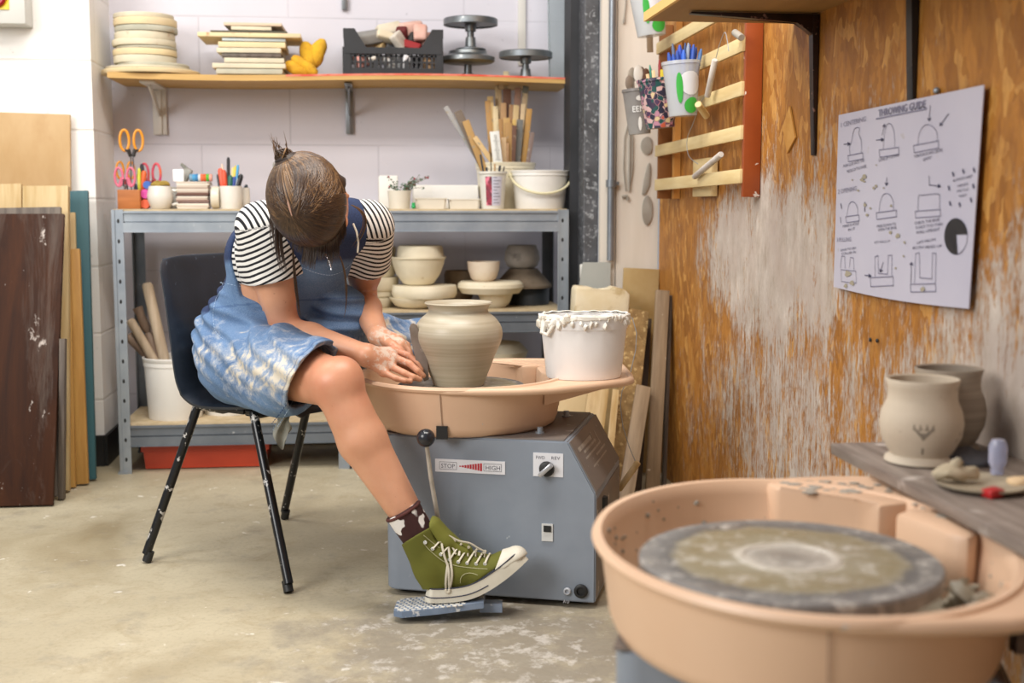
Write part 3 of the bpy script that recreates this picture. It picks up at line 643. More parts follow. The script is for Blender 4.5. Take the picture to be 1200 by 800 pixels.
b.build('fine_print', mat('printgrey','7d7c88',rough=.5), lb_)
for i,(q0,q1,w_,c,lb) in enumerate([((563,181),(568,205),.010,'2e3740','dark blue tool handle leaning in the labelled cup'),((575,179),(576,205),.006,'2a2420','bent black handle in the labelled cup'),((570,196),(574,206),.012,'43474c','grey rubber tool in the labelled cup'),((586,194),(582,206),.012,'3a3d42','dark grey clamp in the labelled cup'),((580,192),(579,206),.008,'b98f5c','wooden tool end in the labelled cup'),((591,195),(587,206),.007,'33363b','rightmost dark handle in the labelled cup')]):
    A=at(*q0,Y=4.38); B=at(*q1,Y=4.38); B=Vector((((x0+x1)/2)+(B.x-(x0+x1)/2)*.5,4.38,ZT+.012)); b=MB(); b.tube([Vector((0,0,0)),(A-B)*.6,(A-B)],[w_*.5,w_*.5,w_*.6],seg=8,sq=.6)
    o=b.build('modelling_tool', mat('tl'+c,c,rough=.6), loc=B); thing(o,lb,'tool','tools in the labelled plastic cup')
# white buckets
M_bkt = mat('bucket_white', 'eceae6', 'e2dfd8', scale=5, rough=.32, spot='b6ab9c', spsc=28, spth=.70); M_bkt2 = mat('bucket_cream', 'e6dfcb', 'dad0b6', scale=5, rough=.35)
def bucket(x, Y, z, R_, h, label, m=M_bkt, taper=.86, handle=None, lip=.007, name='bucket', extra=None, ly=None):
    r = empty(name, label, 'bucket', (x, Y, z))
    b = MB(); b.lathe([(0,0),(R_*taper*.98,0),(R_*taper,.004),(R_*.965,h*.86),(R_*.99,h*.865),(R_*.99,h*.93),(R_*1.0,h*.935),(R_*1.02,h*.99),(R_,h),(R_*.95,h*.99),(R_*.94,h*.86),(R_*taper*.95,.006),(0,.006)],seg=48); b.build('bucket_wall', m, r)
    if handle:
        b = MB(); pts=[(R_*1.02*math.cos(t)*1.02, -R_*1.03*abs(math.sin(t))**.8*handle[1], h*.88 - handle[0]*math.sin(t)) for t in [PI*k/24 for k in range(25)]]
        b.tube(pts, .0045, seg=8); b.ball(pts[0], .009, sub=2); b.ball(pts[-1], .009, sub=2); b.build('handle', mat('handle_cream','dcd3ae',rough=.4), r)
    return r
x0,x1 = sx_(600,4.40),sx_(667,4.40); bucket((x0+x1)/2,4.42,ZT,(x1-x0)/2*1.0,ztop(200,4.42,633)-ZT,'white plastic bucket with hanging cream handle on the rack',handle=(.065,1.0))
x0,x1 = sx_(558,4.55),sx_(628,4.55); RB=(x1-x0)/2; XB=(x0+x1)/2; bucket(XB,4.57,ZT,RB,ztop(191,4.57,593)-ZT,'tall cream bucket crammed with wooden sticks on the rack',m=M_bkt2)
sticks = [(652,15,26,'e0cfa8','pale'),(608,80,18,'cdbb96','thin pale'),(622,100,18,'c9b189','thin cream'),(577,132,28,'d1b27a','flat tan'),(565,152,26,'b58c55','round mustard'),(601,178,24,'d6c49c','pale narrow'),(657,97,38,'7b5a48','wide reddish brown'),(639,162,28,'b08b62','pinkish brown'),(709,90,32,'b58f7c','pink wide'),(742,117,26,'cfb894','pale square'),(700,172,28,'c5ab7c','split tan'),(733,167,22,'cdb590','slim cream'),(762,190,26,'b08548','golden'),(745,84,28,'8b8d82','short grey'),(655,232,32,'b8935a','flat yellow'),(664,255,32,'a98350','ochre'),(684,267,36,'6a4a3a','dark brown wide'),(719,240,30,'6d6c68','weathered grey'),(640,324,24,'d2b38b','pale front'),(777,300,20,'7e6a62','dull mauve'),(626,236,20,'a0794a','thin amber'),(690,240,16,'c8a75e','light yellow'),(657,350,14,'c29a72','small tan'),(675,170,18,'9a7550','mid brown')]
for i,(zx,zy,w_,c,lb) in enumerate(sticks):
    w = w_/4/1450*4.5; Y = 4.64-.14*min(1,(zy-15)/280)+.004*(i%3)
    T_ = at(430+zx/4, 80+zy/4, Y=Y)
    Bx = XB+(T_.x-XB)*.55; dx = Vector((Bx, 4.57+(Y-4.57)*.85, ZT+.012))
    b = MB(); b.bar((0,0,0), T_-dx, w, .006 if i%3 else .012, up=(0,1,0), bev=.0015)
    o = b.build('wooden_stick', mat('stk'+c, c, rough=.7, spot='9b8d78', spsc=60, spth=.62, st=(5,5,.4), scale=8), loc=dx); thing(o, lb+' stick standing in the cream bucket', 'stick', 'sticks in the cream bucket')
px4 = M_clear
r = empty('ruler', 'white marked ruler standing in front of the sticks in the cream bucket', 'ruler', (XB-.02,4.485,ZT+.012))
T_=at(430+597/4,80+295/4,Y=4.47); v=T_-Vector((XB-.02,4.485,ZT+.012)); b=MB(); b.bar((0,0,0),v,.034,.004,up=(0,1,0),bev=.001); b.build('blade_strip', mat('rulerwhite','dcdcd6',rough=.5), r)
b=MB(); 
for k in range(14): b.box(v*(.62+k*.025)+Vector((.002,-.0028,0)),(.010 if k%5 else .018,.001,.0012))
b.build('scale_marks', M_black, r, smooth=0)
for ki,(t_,b_,w,c,lb) in enumerate([((425,200),(535,440),.030,'6e6053','dark slanted stick leaning left over the cream bucket rim'),((462,245),(530,425),.026,'b08b55','tan slanted stick leaning left over the bucket rim'),((505,322),(560,400),.018,'cdae7c','short pale slanted stick leaning left'),((368,180),(480,360),.018,'9b9997','thin translucent grey strip, the leftmost and most slanted')]):
    A=at(430+t_[0]/4,80+t_[1]/4,Y=(4.508,4.497,4.487,4.519)[ki]); B=Vector((XB-.01 if w<.03 else XB-.03,4.56,ZT+.03)); 
    Bq=at(430+b_[0]/4,80+b_[1]/4,Y=(4.508,4.497,4.487,4.519)[ki]); d=(A-Bq).normalized(); Bq = Bq - d*.06
    b=MB(); b.bar((0,0,0),A-Bq,w,.006,up=(0,1,0),bev=.001); o=b.build('wooden_stick', mat('stk'+c,c,rough=.7,spot='9b8d78',spsc=60,spth=.62), loc=Bq); thing(o,lb,'stick','sticks in the cream bucket')

# ================================================================== middle shelf pottery
M_cer = mat('bisque', 'e4dac2', 'd6caae', scale=8, rough=.75, spot='c2ae88', spsc=20, spth=.66, sps=.1)
M_brn = mat('brown_clay', '8f7a60', '776450', scale=10, rough=.8); M_gry = mat('grey_clay', '8f877f', 'a79f96', scale=8, rough=.8, spot='6b645e', spsc=14, spth=.6, sps=.1)
M_lump = mat('lumpy_clay', '80715f', '695c4d', scale=14, rough=.95, bump=.8, bsc=50); M_bkp = mat('black_pot', '1f2428', '2c3136', rough=.5)
def Q(zx, zy): return 420+zx/4, 240+zy/4
def bowlobj(zx0, zx1, zyt, zyb, Y, label, prof, m=M_cer, name='bowl', cat='bowl', solid=False, wob=.0, zb=None):
    p0 = at(*Q(zx0,(zyt+zyb)/2), Y=Y); p1 = at(*Q(zx1,(zyt+zyb)/2), Y=Y); zt = at(*Q((zx0+zx1)/2, zyt), Y=Y).z; z0 = at(*Q((zx0+zx1)/2, zyb), Y=Y).z
    if zb is not None: z0 = zb
    R_ = (p1.x-p0.x)/2; h = zt-z0; th = .006
    P_ = [(0,0)]+[(R_*a,h*c_) for a,c_ in prof]
    P_ += [(0,h)] if solid else [(max(R_*a-th,.001),h*c_) for a,c_ in prof[::-1][:-1]]+[(R_*prof[0][0]*.9,.008),(0,.008)]
    b = MB(); b.lathe(P_, seg=44, wob=wob, seed=int(zx0)); o = b.build(name, m, loc=((p0.x+p1.x)/2, Y, z0)); return thing(o, label, cat)
bp = [(.42,0),(.55,.06),(.78,.38),(.92,.75),(.95,.93),(1.0,.95),(1.0,1.0)]; inv = [(1.0,0),(1.0,.1),(.96,.12),(.93,.5),(.86,.95),(.82,1.0)]; dsc = [(.94,0),(1.0,.3),(1.0,.7),(.97,1.0)]
dip = [(.55,0),(.8,.3),(.98,.85),(1.0,1.0)]
Zs = ZM
Y_ = 4.46
stk = [(100,165,462,510,'inverted shallow plaster dish at the bottom of the left stack'),(100,170,430,462,'thin plaster dish, second from the bottom of the left stack'),(85,190,362,428,'wide plaster disc in the left stack behind the forearm'),(80,178,302,360,'plaster disc with straight side in the left stack'),(80,176,215,300,'topmost plaster mould of the left stack behind the sleeve')]
zc = ZM
cxs = at(*Q(85,400), Y=4.50).x
for zx0,zx1,zt_,zb_,lb in stk:
    h = (zb_-zt_)/4/1450*4.5*.97; R_ = at(*Q(zx1,400),Y=4.50).x-cxs
    b = MB(); b.lathe([(0,0),(R_*.86,0),(R_*.95,h*.2),(R_,h*.8),(R_,h*.98),(0,h*.98)],seg=40); o=b.build('plaster_mould', M_cer, loc=(cxs,4.50,zc)); zc += h; thing(o,lb,'plaster mould','plaster moulds on the middle shelf')
def stackobj(zx0, zx1, zt_, zb_, Y, z0, label, prof, m=M_cer, **k):
    h = (zb_-zt_)/4/1450*(Y+.03); o = bowlobj(zx0,zx1,zt_,zb_,Y,label,prof,m,zb=None,**k); o.location.z = z0
    return o
def hpx(n, Y=4.46): return n/4/1450*Y*1.0
def placed(zx0, zx1, h, Y, z0, label, prof, m=M_cer, name='bowl', cat='bowl', solid=False, wob=0.0):
    p0 = at(*Q(zx0,400), Y=Y); p1 = at(*Q(zx1,400), Y=Y); R_ = (p1.x-p0.x)/2; th=.006
    P_ = [(0,0)]+[(R_*a,h*c_) for a,c_ in prof]
    P_ += [(0,h)] if solid else [(max(R_*a-th,.001),h*c_) for a,c_ in prof[::-1][:-1]]+[(R_*prof[0][0]*.9,.008),(0,.008)]
    b = MB(); b.lathe(P_, seg=44, wob=wob, seed=int(zx0)); o = b.build(name, m, loc=((p0.x+p1.x)/2, Y, z0)); thing(o, label, cat); return z0+h
Y_=4.43
z = placed(145,400,hpx(50),Y_,ZM,'flat plaster disc lowest under the big white bowl',dip,solid=True,name='plaster_disc',cat='disc')
z = placed(155,462,hpx(56),Y_,z+.0005,'thick plaster disc directly under the big white bowl',dsc,solid=True,name='plaster_disc',cat='disc')
z = placed(150,412,hpx(132),Y_,z+.0005,'big white bisque bowl behind the vase, another bowl in it',bp)
z = placed(178,405,hpx(66),Y_,z-.012,'white bowl upside down on the big bisque bowl',[(1.0,0),(.97,.3),(.93,.85),(.88,1.0)],solid=True)
z = placed(380,545,hpx(70),4.58,ZM,'lower brown clay bowl behind the small white bowl',dip,M_brn)
z = placed(402,545,hpx(92),4.58,z+.001,'upper brown clay bowl behind the small white bowl',[(.8,0),(.97,.3),(1,.8),(.9,1)],M_brn)
z = placed(560,724,hpx(68),Y_,ZM,'cream bowl under the tilted plaster disc right of the vase',dip)
z = placed(465,772,hpx(54),Y_,z+.0005,'wide cream plaster disc resting on a bowl right of the vase',[(.88,0),(1.0,.5),(.98,.8),(.9,1.0)],solid=True,name='plaster_disc',cat='disc',wob=.01)
z = placed(511,663,hpx(92),Y_,z+.0005,'small pinkish white bowl on the wide plaster disc',[(.55,0),(.78,.15),(.96,.6),(1,1)],mat('pinkbisque','e0d2be','d4bda8',scale=14,rough=.7))
z = placed(700,892,hpx(82),4.55,ZM,'black round tin under the lumpy clay disc',[(.97,0),(1,.05),(1,.9),(.97,1)],M_bkp,name='black_tin',cat='tin',solid=True)
z = placed(640,905,hpx(90),4.55,z+.0005,'rough brown clay slab mound on the black tin',[(.99,0),(1,.12),(.85,.4),(.62,.8),(.5,1)],M_lump,name='clay_mound',cat='clay',solid=True,wob=.02)
z = placed(684,850,hpx(112),4.55,z+.0005,'small grey clay pot leaning on the brown mound',[(.62,0),(.85,.12),(1,.4),(.95,.7),(.78,1)],M_gry,name='clay_pot',cat='pot')
# bottom shelf
P = at(193,455,Y=4.42); x0,x1=at(167,440,Y=4.42).x, at(240,440,Y=4.42).x; xbk=(x0+x1)/2
bucket(xbk,4.44,ZB,(x1-x0)/2,at(200,417,Y=4.44).z-ZB,'white bucket holding rolling pins on the bottom shelf, behind the chair')
M_pin = wood('rolling_pin_wood', 'c3b097', 'a9957c'); M_pin2 = wood('dark_pin_wood','8a7462','6f5b4c')
for i,(t_,b_,R_,m,lb) in enumerate([((172,331),(192,418),.019,M_pin,'tallest pale rolling pin standing in the white bucket'),((161,360),(185,418),.020,M_pin2,'brown rolling pin with shaped handle in the white bucket'),((152,374),(178,418),.016,M_pin,'thin pale rolling pin leaning far left in the white bucket'),((150,392),(176,418),.020,M_pin2,'lowest thick rolling pin leaning left in the white bucket')]):
    A=at(*t_,Y=4.44+.02*(i%2)); B=at(*b_,Y=4.44+.02*(i%2)); d=(A-B).normalized(); B2=B-d*.13; B2.z=max(B2.z,ZB+.012)
    L=(A-B2).length; d=(A-B2).normalized(); b=MB()
    if i==1: pr=[0,.02,L*.55,L*.66,L*.70,L*.76,L*.9,L]; rs=[R_*.9,R_,R_,R_*.95,R_*.5,R_*.85,R_*.75,R_*.9]
    else: pr=[0,.01,L*.5,L-.012,L-.004,L]; rs=[R_*.9,R_,R_,R_,R_*.85,R_*.5]
    b.tube([d*p for p in pr],rs,seg=16); o=b.build('rolling_pin',m,loc=B2); thing(o,lb,'rolling pin','rolling pins in the white bucket')
x0,x1=at(233,450,Y=4.5).x,at(300,450,Y=4.5).x
bucket((x0+x1)/2,4.52,ZB,(x1-x0)/2,.20,'white tub on the bottom shelf seen behind the seat of the chair')
b=MB(); b.lathe([(0,0),(.10,0),(.11,.03),(.08,.06),(0,.07)],seg=36,wob=.03); o=b.build('plaster_lump', M_cer, loc=(at(585,412,Y=4.5).x,4.5,at(593,420,Y=4.5).z)); thing(o,'white plaster lump low behind the pan of the wheel','plaster')
hb=at(593,421,Y=4.5).z-ZB; b=MB(); b.box((0,0,hb/2),(.20,.22,hb),bev=.006); o=b.build('storage_box', mat('darkbox','2e3036',rough=.6), loc=(at(570,412,Y=4.5).x,4.5,ZB)); thing(o,'dark box on the bottom shelf hidden behind the splash pan','box')
# red tray under rack
M_tray = mat('tray_red','c84628','b83d22',scale=6,rough=.4)
a=at(165,527,Y=4.36); c=at(315,527,Y=4.36); w=c.x-a.x
r=empty('plastic_tray','shallow red plastic tray on the floor under the rack','tray',((a.x+c.x)/2,4.50,.004))
b=MB(); hh2=.082
rings=[]
for s_,z_ in ((.94,0),(.965,hh2*.72),(1.0,hh2*.74),(1.0,hh2),(.985,hh2),(.95,hh2*.7),(.92,.006)):
    rings.append([b._v((x*w/2*s_, y*.14*s_, z_)) for x,y in ((-1,-1),(1,-1),(1,1),(-1,1))])
for A,B in zip(rings[:-1],rings[1:]):
    for k in range(4): b.bm.faces.new((A[k],A[(k+1)%4],B[(k+1)%4],B[k]))
b.bm.faces.new(rings[0][::-1]); b.bm.faces.new(rings[-1]); b.build('tray_wall', M_tray, r, smooth=0)
b=MB(); b.box((0,0,.03),(.22,.12,.06),bev=.004); o=b.build('blue_box', mat('bluebox','27516a',rough=.6), loc=(.25,4.5,.001)); thing(o,'dark blue box on the floor under the rack right of the tray','box')
# ================================================================== things against the cream panel and the right wall
M_pipe = mat('conduit', '8f949a', '7c8187', scale=8, rough=.35, metal=.6)
P = at(716, 200, Y=4.185)
r = empty('conduit_pipe', 'vertical grey metal conduit pipe with a clip on the cream panel', 'pipe', (P.x, 4.185, 0))
zb_ = at(716, 305, Y=4.185).z
b = MB(); b.tube([(0,-.002,zb_),(0,-.002,2.6)], .0125, seg=16); b.build('pipe', M_pipe, r)
zc = at(716, 215, Y=4.185).z
b = MB(); b.tube([(0,-.002,zc-.012),(0,-.002,zc+.012)], .018, seg=16); b.box((.018,0,zc),(.02,.014,.014),bev=.003); b.build('clip', M_pipe, r)
P = at(683, 318, Y=4.22); o = MB().box((0,0,0),(.018,.02,.05),bev=.004).build('wall_switch', M_white, loc=(P.x, 4.228, P.z)); thing(o, 'tiny white switch on the grey column below the pipe', 'switch')
M_rib = mat('grey_rib', '8d867c', '9f988c', scale=12, rough=.6)
def ribflat(px, py0, py1, w, label, prof, name='pottery_rib', rot=0, m=M_rib):
    T = at(px, py0, Y=4.19); B = at(px, py1, Y=4.19); h = T.z-B.z
    b = MB(); b.T = Matrix.Rotation(PI/2, 4, 'X'); b.prism([(x*w, y*h) for x, y in prof], 0, .004, bev=.0012)
    o = b.build(name, m, loc=(T.x, 4.197, B.z), rot=(0, rot, 0)); thing(o, label, 'pottery tool')
def ell(n=20, a=.5, dent=0): return [(a*math.cos(t)*(1-dent*max(0,math.cos(t))**3), .5+.5*math.sin(t)) for t in [2*PI*k/n for k in range(n)]]
ribflat(759, 160, 181, .045, 'grey kidney rib hanging highest on the cream panel', ell(dent=.3)); ribflat(758, 190, 228, .030, 'long grey pointed rib in the middle of the cream panel', [(.35,1),(.5,.8),(.4,.3),(-.1,0),(-.5,.0),(-.3,.4),(.1,.9)]); ribflat(759, 229, 264, .035, 'lowest grey leaf shaped rib on the cream panel', ell(a=.5))
T = at(738, 143, Y=4.19); B = at(736, 234, Y=4.19); h = T.z-B.z
b = MB(); b.tube([(.0,0,h),(-.014,0,h*.8),(-.016,0,h*.4),(-.008,0,.03)], .0022, seg=8); b.tube([(.0,0,h),(.014,0,h*.8),(.014,0,h*.4),(.004,0,.03)], .0022, seg=8); b.tube([(-.02,0,.01),(-.004,0,.012),(.002,0,.0)], .005, seg=8); b.tube([(.004,0,h*.9),(.004,0,.03)], .004, seg=8)
o = b.build('trimming_tool', M_rib, loc=(B.x, 4.192, B.z)); thing(o, 'long narrow loop tool hanging on the cream panel beside the pipe', 'pottery tool')
P = at(733, 5, Y=4.19); b = MB(); b.tube([(0,0,.2),(.002,0,.05),(-.003,0,0)], .0025, seg=6); b.tube([(-.003,0,0),(-.004,0,-.012)],.004,seg=8); o = b.build('wire_cutter', M_rib, loc=(P.x, 4.193, P.z-.05)); thing(o, 'grey wire hanging on the cream panel at the top', 'wire')

# slatted rack of light battens
M_bat = wood('batten_pine', 'ddc795', 'cdb27c', sc=6, st=(6,.6,6)); M_stile = mat('redbrown_paint', '9a4716', '8a3c10', scale=8, rough=.5, spot='d9c9bd', spsc=26, spth=.66, sps=.02)
r = empty('drying_rack', 'wall rack of five light wooden battens with a red brown end board', 'rack', (.96, 3.56, .97))
Y0, Y1 = 3.10, 4.03
b = MB(); b.box((.016, Y0-3.56-.009, .30), (.044, .018, .66), bev=.001); b.build('end_board', M_stile, r)
b = MB(); b.box((.016, Y1-3.56-.01, .25), (.044, .018, .56), bev=.001); b.build('end_board', mat('far_stile','8f5a28','7b4a1e',scale=10,rough=.6), r)
b = MB(); b.box((.028, Y1-3.56-.12, .25), (.02, .03, .56)); b.build('upright', mat('upright_wood','c0843c',rough=.6), r)
for i, z in enumerate((.985,1.095,1.205,1.315,1.425)):
    b = MB(); b.bar((-.009, Y0-3.57, z-.97+.008), (-.009, Y1-3.56, z-.97), .036, .010, up=(1,0,0), bev=.001); b.build('batten', M_bat, r)
P = at(826, 208, X=.985); o = MB().box((0,0,0),(.02,.20,.11),bev=.002).build('wood_block', M_bat, loc=(.985, P.y, P.z)); thing(o, 'flat light wood block fixed behind the lowest battens', 'block')
M_dowel = mat('dowel', 'cfc6bd', 'b9aea4', scale=20, rough=.7)
def dowel(p0, p1, R_, X, label, m=M_dowel, name='dowel', X2=None):
    A = at(*p0, X=X); B = at(*p1, X=X2 or X); b = MB(); d = B-A; n_ = d.normalized(); b.tube([(0,0,0), n_*.002, d-n_*.002, d], [R_*.85, R_, R_, R_*.85], seg=14); o = b.build(name, m, loc=A); thing(o, label, 'wooden toggle', None)
dowel((814,207),(845,181), .0085, .935, 'pale dowel lying slanted over the lowest battens')
dowel((829,113),(838,70), .0085, .925, 'pale dowel toggle hanging beside the green marked cup')
dowel((818,122),(828,136), .010, .90, 'short round dowel toggle between cups and battens', m=M_bat, X2=.94)
dowel((861,38),(869,44), .009, .93, 'grey dowel end high behind the battens', m=M_rib); dowel((855,108),(868,100), .009, .97, 'grey dowel end poking out between the second and third batten', m=M_rib)
def wire(pts, label, X=.93, rr_=.0010, m=None):
    Q_ = [at(*p, X=X if len(p) == 2 else p[2]) for p in [q[:2] for q in pts]]
    b = MB(); o0 = Q_[0]; 
    # smooth
    S = []
    for i in range(len(Q_)-1):
        p0 = Q_[max(i-1,0)]; p1 = Q_[i]; p2 = Q_[i+1]; p3 = Q_[min(i+2, len(Q_)-1)]
        for k in range(6):
            t = k/6; S.append(.5*((2*p1)+(p2-p0)*t+(2*p0-5*p1+4*p2-p3)*t*t+(3*p1-p0-3*p2+p3)*t**3))
    S.append(Q_[-1]); b.tube([p-o0 for p in S], rr_, seg=6); o = b.build('wire', m or M_galv, loc=o0); thing(o, label, 'wire')
wire([(829,110),(822,118),(818,128),(812,145),(806,160),(805,172),(808,184),(818,192)], 'thin wire looping down from the hanging toggle')
wire([(838,72),(844,50),(850,38),(854,60)], 'thin wire loop above the hanging toggle')
# cups in the rack
M_cupgrey = mat('smoky_cup', '8b8782', '777370', scale=9, rough=.35); M_cupclr = NT('clear_cup').set(lin('cdd0d2'), .2, 0, **{'Alpha': .55, 'Specular IOR Level': .5})
n = NT('illustrated_cup'); v = n.coord(); vo = n.node('ShaderNodeTexVoronoi'); vo.inputs['Scale'].default_value = 70; vo.feature = 'SMOOTH_F1'; vo.inputs['Smoothness'].default_value = .3; n.L(v, vo.inputs['Vector']); sp = n.node('ShaderNodeSeparateColor'); n.L(vo.outputs['Color'], sp.inputs[0])
cr = n.node('ShaderNodeValToRGB'); cr.color_ramp.interpolation = 'CONSTANT'
for i, (p_, c_) in enumerate([(0,'3a2f45'),(.18,'1f4a48'),(.32,'c7a3a0'),(.45,'2b2a3c'),(.6,'b07d8f'),(.7,'b5553c'),(.78,'4a3550'),(.88,'c9b48a')]):
    e = cr.color_ramp.elements[i] if i < 2 else cr.color_ramp.elements.new(p_); e.position = p_; e.color = lin(c_)
n.L(sp.outputs[0], cr.inputs[0]); M_cupart = n.set(cr.outputs[0], .35)
def rcup(name, label, px0, px1, pyt, pyb, X, m, tilt=(0,0), yadj=0):
    pc = at((px0+px1)/2, (pyt+pyb)/2, X=X); B = at((px0+px1)/2, pyb, Y=pc.y); T_ = at((px0+px1)/2, pyt, Y=pc.y)
    D_ = pc.x*sY+pc.y*cY; R_ = (px1-px0)/2/1450*D_; h = T_.z-B.z
    r = empty(name, label, 'cup', (pc.x, pc.y, B.z), (tilt[0], tilt[1], 0))
    b = MB(); b.lathe([(0,0),(R_*.74,0),(R_*.97,h*.93),(R_*1.02,h*.94),(R_*1.02,h),(R_*.96,h),(R_*.93,h*.93),(R_*.71,.004),(0,.004)], seg=40); b.build('cup_wall', m, r)
    return r, R_, h
def stuff_cup(r, R_, h, items, cup_label, X=0):
    for i, (ax, ay, L_, w_, c, kind, lb) in enumerate(items):
        base = r.location + Vector((ax*R_*.3, ay*R_*.3, .01)); tip = r.location + Vector((ax*R_*.95, ay*R_*.7, h+L_))
        d = tip-base; b = MB()
        if kind == 'pen': b.tube([(0,0,0), d*.92, d], [w_, w_, w_*.4], seg=8)
        elif kind == 'flat': b.bar((0,0,0), d, w_*2, .003, up=(0,1,0), bev=.001)
        elif kind == 'rib':
            b.bar((0,0,0), d*.85, w_, .004, up=(0,1,0)); b.ball(d*.93, w_*1.4, (1,.2,1.8), sub=2)
        o = b.build({'pen':'pen','flat':'wooden_stick','rib':'wooden_rib'}[kind], mat('cc'+c, c, rough=.5), loc=base); thing(o, lb+' '+cup_label, 'tool', 'tools '+cup_label)
rA = rcup('plastic_cup', 'smoky grey cup with white EEN lettering and leaves on the batten rack', 733, 767, 104, 157, .865, M_cupgrey, (0,-.08))
rB = rcup('plastic_cup', 'cup with dark colourful illustration between the grey and the green cup', 752, 797, 92, 150, .875, M_cupart, (0,-.10))
rC = rcup('plastic_cup', 'clear cup with green and white print holding blue pens', 779, 823, 72, 136, .885, M_cupclr, (0,-.06))
rD = rcup('plastic_cup', 'clear cup with green print on the topmost batten', 742, 786, -16, 42, .88, M_cupclr, (0,-.12))
def patch(r, R_, h, pts, c, name, off=.0012):
    """pts: (angle, height fraction) polygon on the tapered wall"""
    rr0 = lambda f: R_*(.74+.23*f/.93)+off
    b = MB(); n_ = len(pts); cA = sum(p[0] for p in pts)/n_; cF = sum(p[1] for p in pts)/n_
    def v(a, f): return b._v((rr0(f)*math.cos(a), rr0(f)*math.sin(a), f*h))
    K_ = 5; rings = [[v(cA+(a-cA)*k/K_, cF+(f-cF)*k/K_) for a, f in pts] for k in range(1, K_+1)]
    c0_ = v(cA, cF)
    for i in range(n_):
        j = (i+1)%n_; b.bm.faces.new((c0_, rings[0][i], rings[0][j]))
        for k in range(K_-1): b.bm.faces.new((rings[k][i], rings[k+1][i], rings[k+1][j], rings[k][j]))
    return b.build(name, mat('print_'+c, c, rough=.4), r)
def oval(a0, f0, ra, rf, rot=0, n=16, cut=None): return [(a0+ra*math.cos(t)*math.cos(rot)-ra*math.sin(t)*math.sin(rot)*.6, f0+rf*math.cos(t)*math.sin(rot)*.8+rf*math.sin(t)*math.cos(rot)) for t in [2*PI*k/n for k in range(n)]]
for (r, R_, h) in (rC, rD):
    patch(r, R_, h, oval(-1.25,.58,.75,.22,-.3), 'd9dbe2', 'white_print', .001)
    patch(r, R_, h, oval(-1.95,.50,.20,.28), '35a03c', 'green_print', .002)
    patch(r, R_, h, oval(-1.2,.18,.55,.15,.45), '35a03c', 'green_print', .002)
r, R_, h = rA
patch(r, R_, h, oval(-1.7,.22,.16,.16,.5), 'd8d5d0', 'leaf_print'); patch(r, R_, h, oval(-1.6,.78,.3,.06,.3), 'c9c5c0', 'leaf_print')
def text_mesh(s, size=1.0):
    cu = bpy.data.curves.new('t', 'FONT'); cu.body = s; cu.size = size; cu.resolution_u = 2; cu.fill_mode = 'BOTH'
    o = bpy.data.objects.new('t', cu); link(o); dg = bpy.context.evaluated_depsgraph_get(); me = bpy.data.meshes.new_from_object(o.evaluated_get(dg))
    V = [v.co.copy() for v in me.vertices]; Fs = [tuple(p.vertices) for p in me.polygons]
    bpy.data.objects.remove(o); bpy.data.curves.remove(cu); bpy.data.meshes.remove(me); return V, Fs
def put_text(b, s, size, f, bold=0.0, width=None):
    V, Fs = text_mesh(s, size); W_ = max(v.x for v in V)
    k = (width/W_) if width else 1.0
    vs = [b.bm.verts.new(f(v.x*k, v.y)) for v in V]
    for F_ in Fs:
        try: b.bm.faces.new([vs[i] for i in F_])
        except ValueError: pass
b = MB(); rw = lambda f: R_*(.74+.23*f/.93)+.0015
put_text(b, 'EEN', .026, lambda x, y: Vector((rw(.55)*math.cos(-2.25+x/R_*1.0), rw(.55)*math.sin(-2.25+x/R_), h*.48+y+x*.0)))
b.build('lettering', mat('print_white','e2e0dc',rough=.4), r, smooth=0)
stuff_cup(*rA, [(-.9,-.2,.030,.009,'7a6a5c','rib','dark wooden rib'),(-.6,.2,.055,.010,'8f8374','rib','grey wooden rib'),(-.2,-.2,.060,.011,'cfc8bf','rib','white rib'),(.1,.2,.058,.010,'6f5a48','rib','brown rib'),(.4,-.1,.052,.010,'5b3a26','rib','dark brown rib'),(.7,.2,.045,.009,'7a7066','rib','grey brown rib')], 'in the grey cup on the batten rack')
stuff_cup(*rB, [(-.8,-.2,.012,.005,'d9b98c','flat','ice lolly stick'),(-.6,.2,.040,.004,'2f7f6a','pen','teal pencil'),(-.5,-.3,.022,.005,'e0c398','flat','pale lolly stick'),(-.1,.1,.055,.004,'8e2a2c','pen','dark red pencil'),(.0,-.3,.025,.006,'c9b52e','flat','yellow stick'),(.2,.1,.050,.004,'c74a4a','pen','red pencil'),(.35,-.2,.010,.008,'d5d6da','flat','white spatula'),(.5,.2,.045,.004,'8a8f96','pen','grey needle tool'),(.8,-.1,.02,.005,'dcc08f','flat','light lolly stick')], 'in the illustrated cup')
stuff_cup(*rC, [(-.95,-.4,.022,.006,'2b4fa5','pen','blue pen'),(-.85,.1,.02,.006,'24479c','pen','blue pen'),(-.7,-.4,.018,.006,'2f57b5','pen','blue pen'),(-.6,.3,.050,.005,'56617a','pen','grey blue pen'),(-.45,-.3,.028,.006,'24479c','pen','blue pen'),(-.25,.0,.045,.007,'2a4ab0','pen','tall blue pen'),(-.1,-.4,.030,.007,'3362c4','pen','bright blue pen'),(.1,.2,.052,.005,'26406f','pen','dark blue pen'),(.2,-.2,.050,.005,'8d97a8','pen','silver pen'),(.35,.2,.048,.006,'24479c','pen','blue pen'),(.5,-.2,.046,.006,'2b4fa5','pen','blue pen'),(.7,.1,.040,.006,'243b80','pen','navy pen'),(.95,-.1,.035,.006,'4a6a9c','pen','steel blue pen')], 'in the cup with green print')
b = MB(); pc = at(762,50,X=.90); b.bar((0,0,0),(-.004,0,.10),.02,.005,up=(0,1,0),bev=.001); o = b.build('wooden_stick', mat('stkx','a08a70',rough=.7), loc=(pc.x,pc.y,pc.z-.03)); thing(o, 'brown wooden tool hanging below the topmost cup', 'tool')

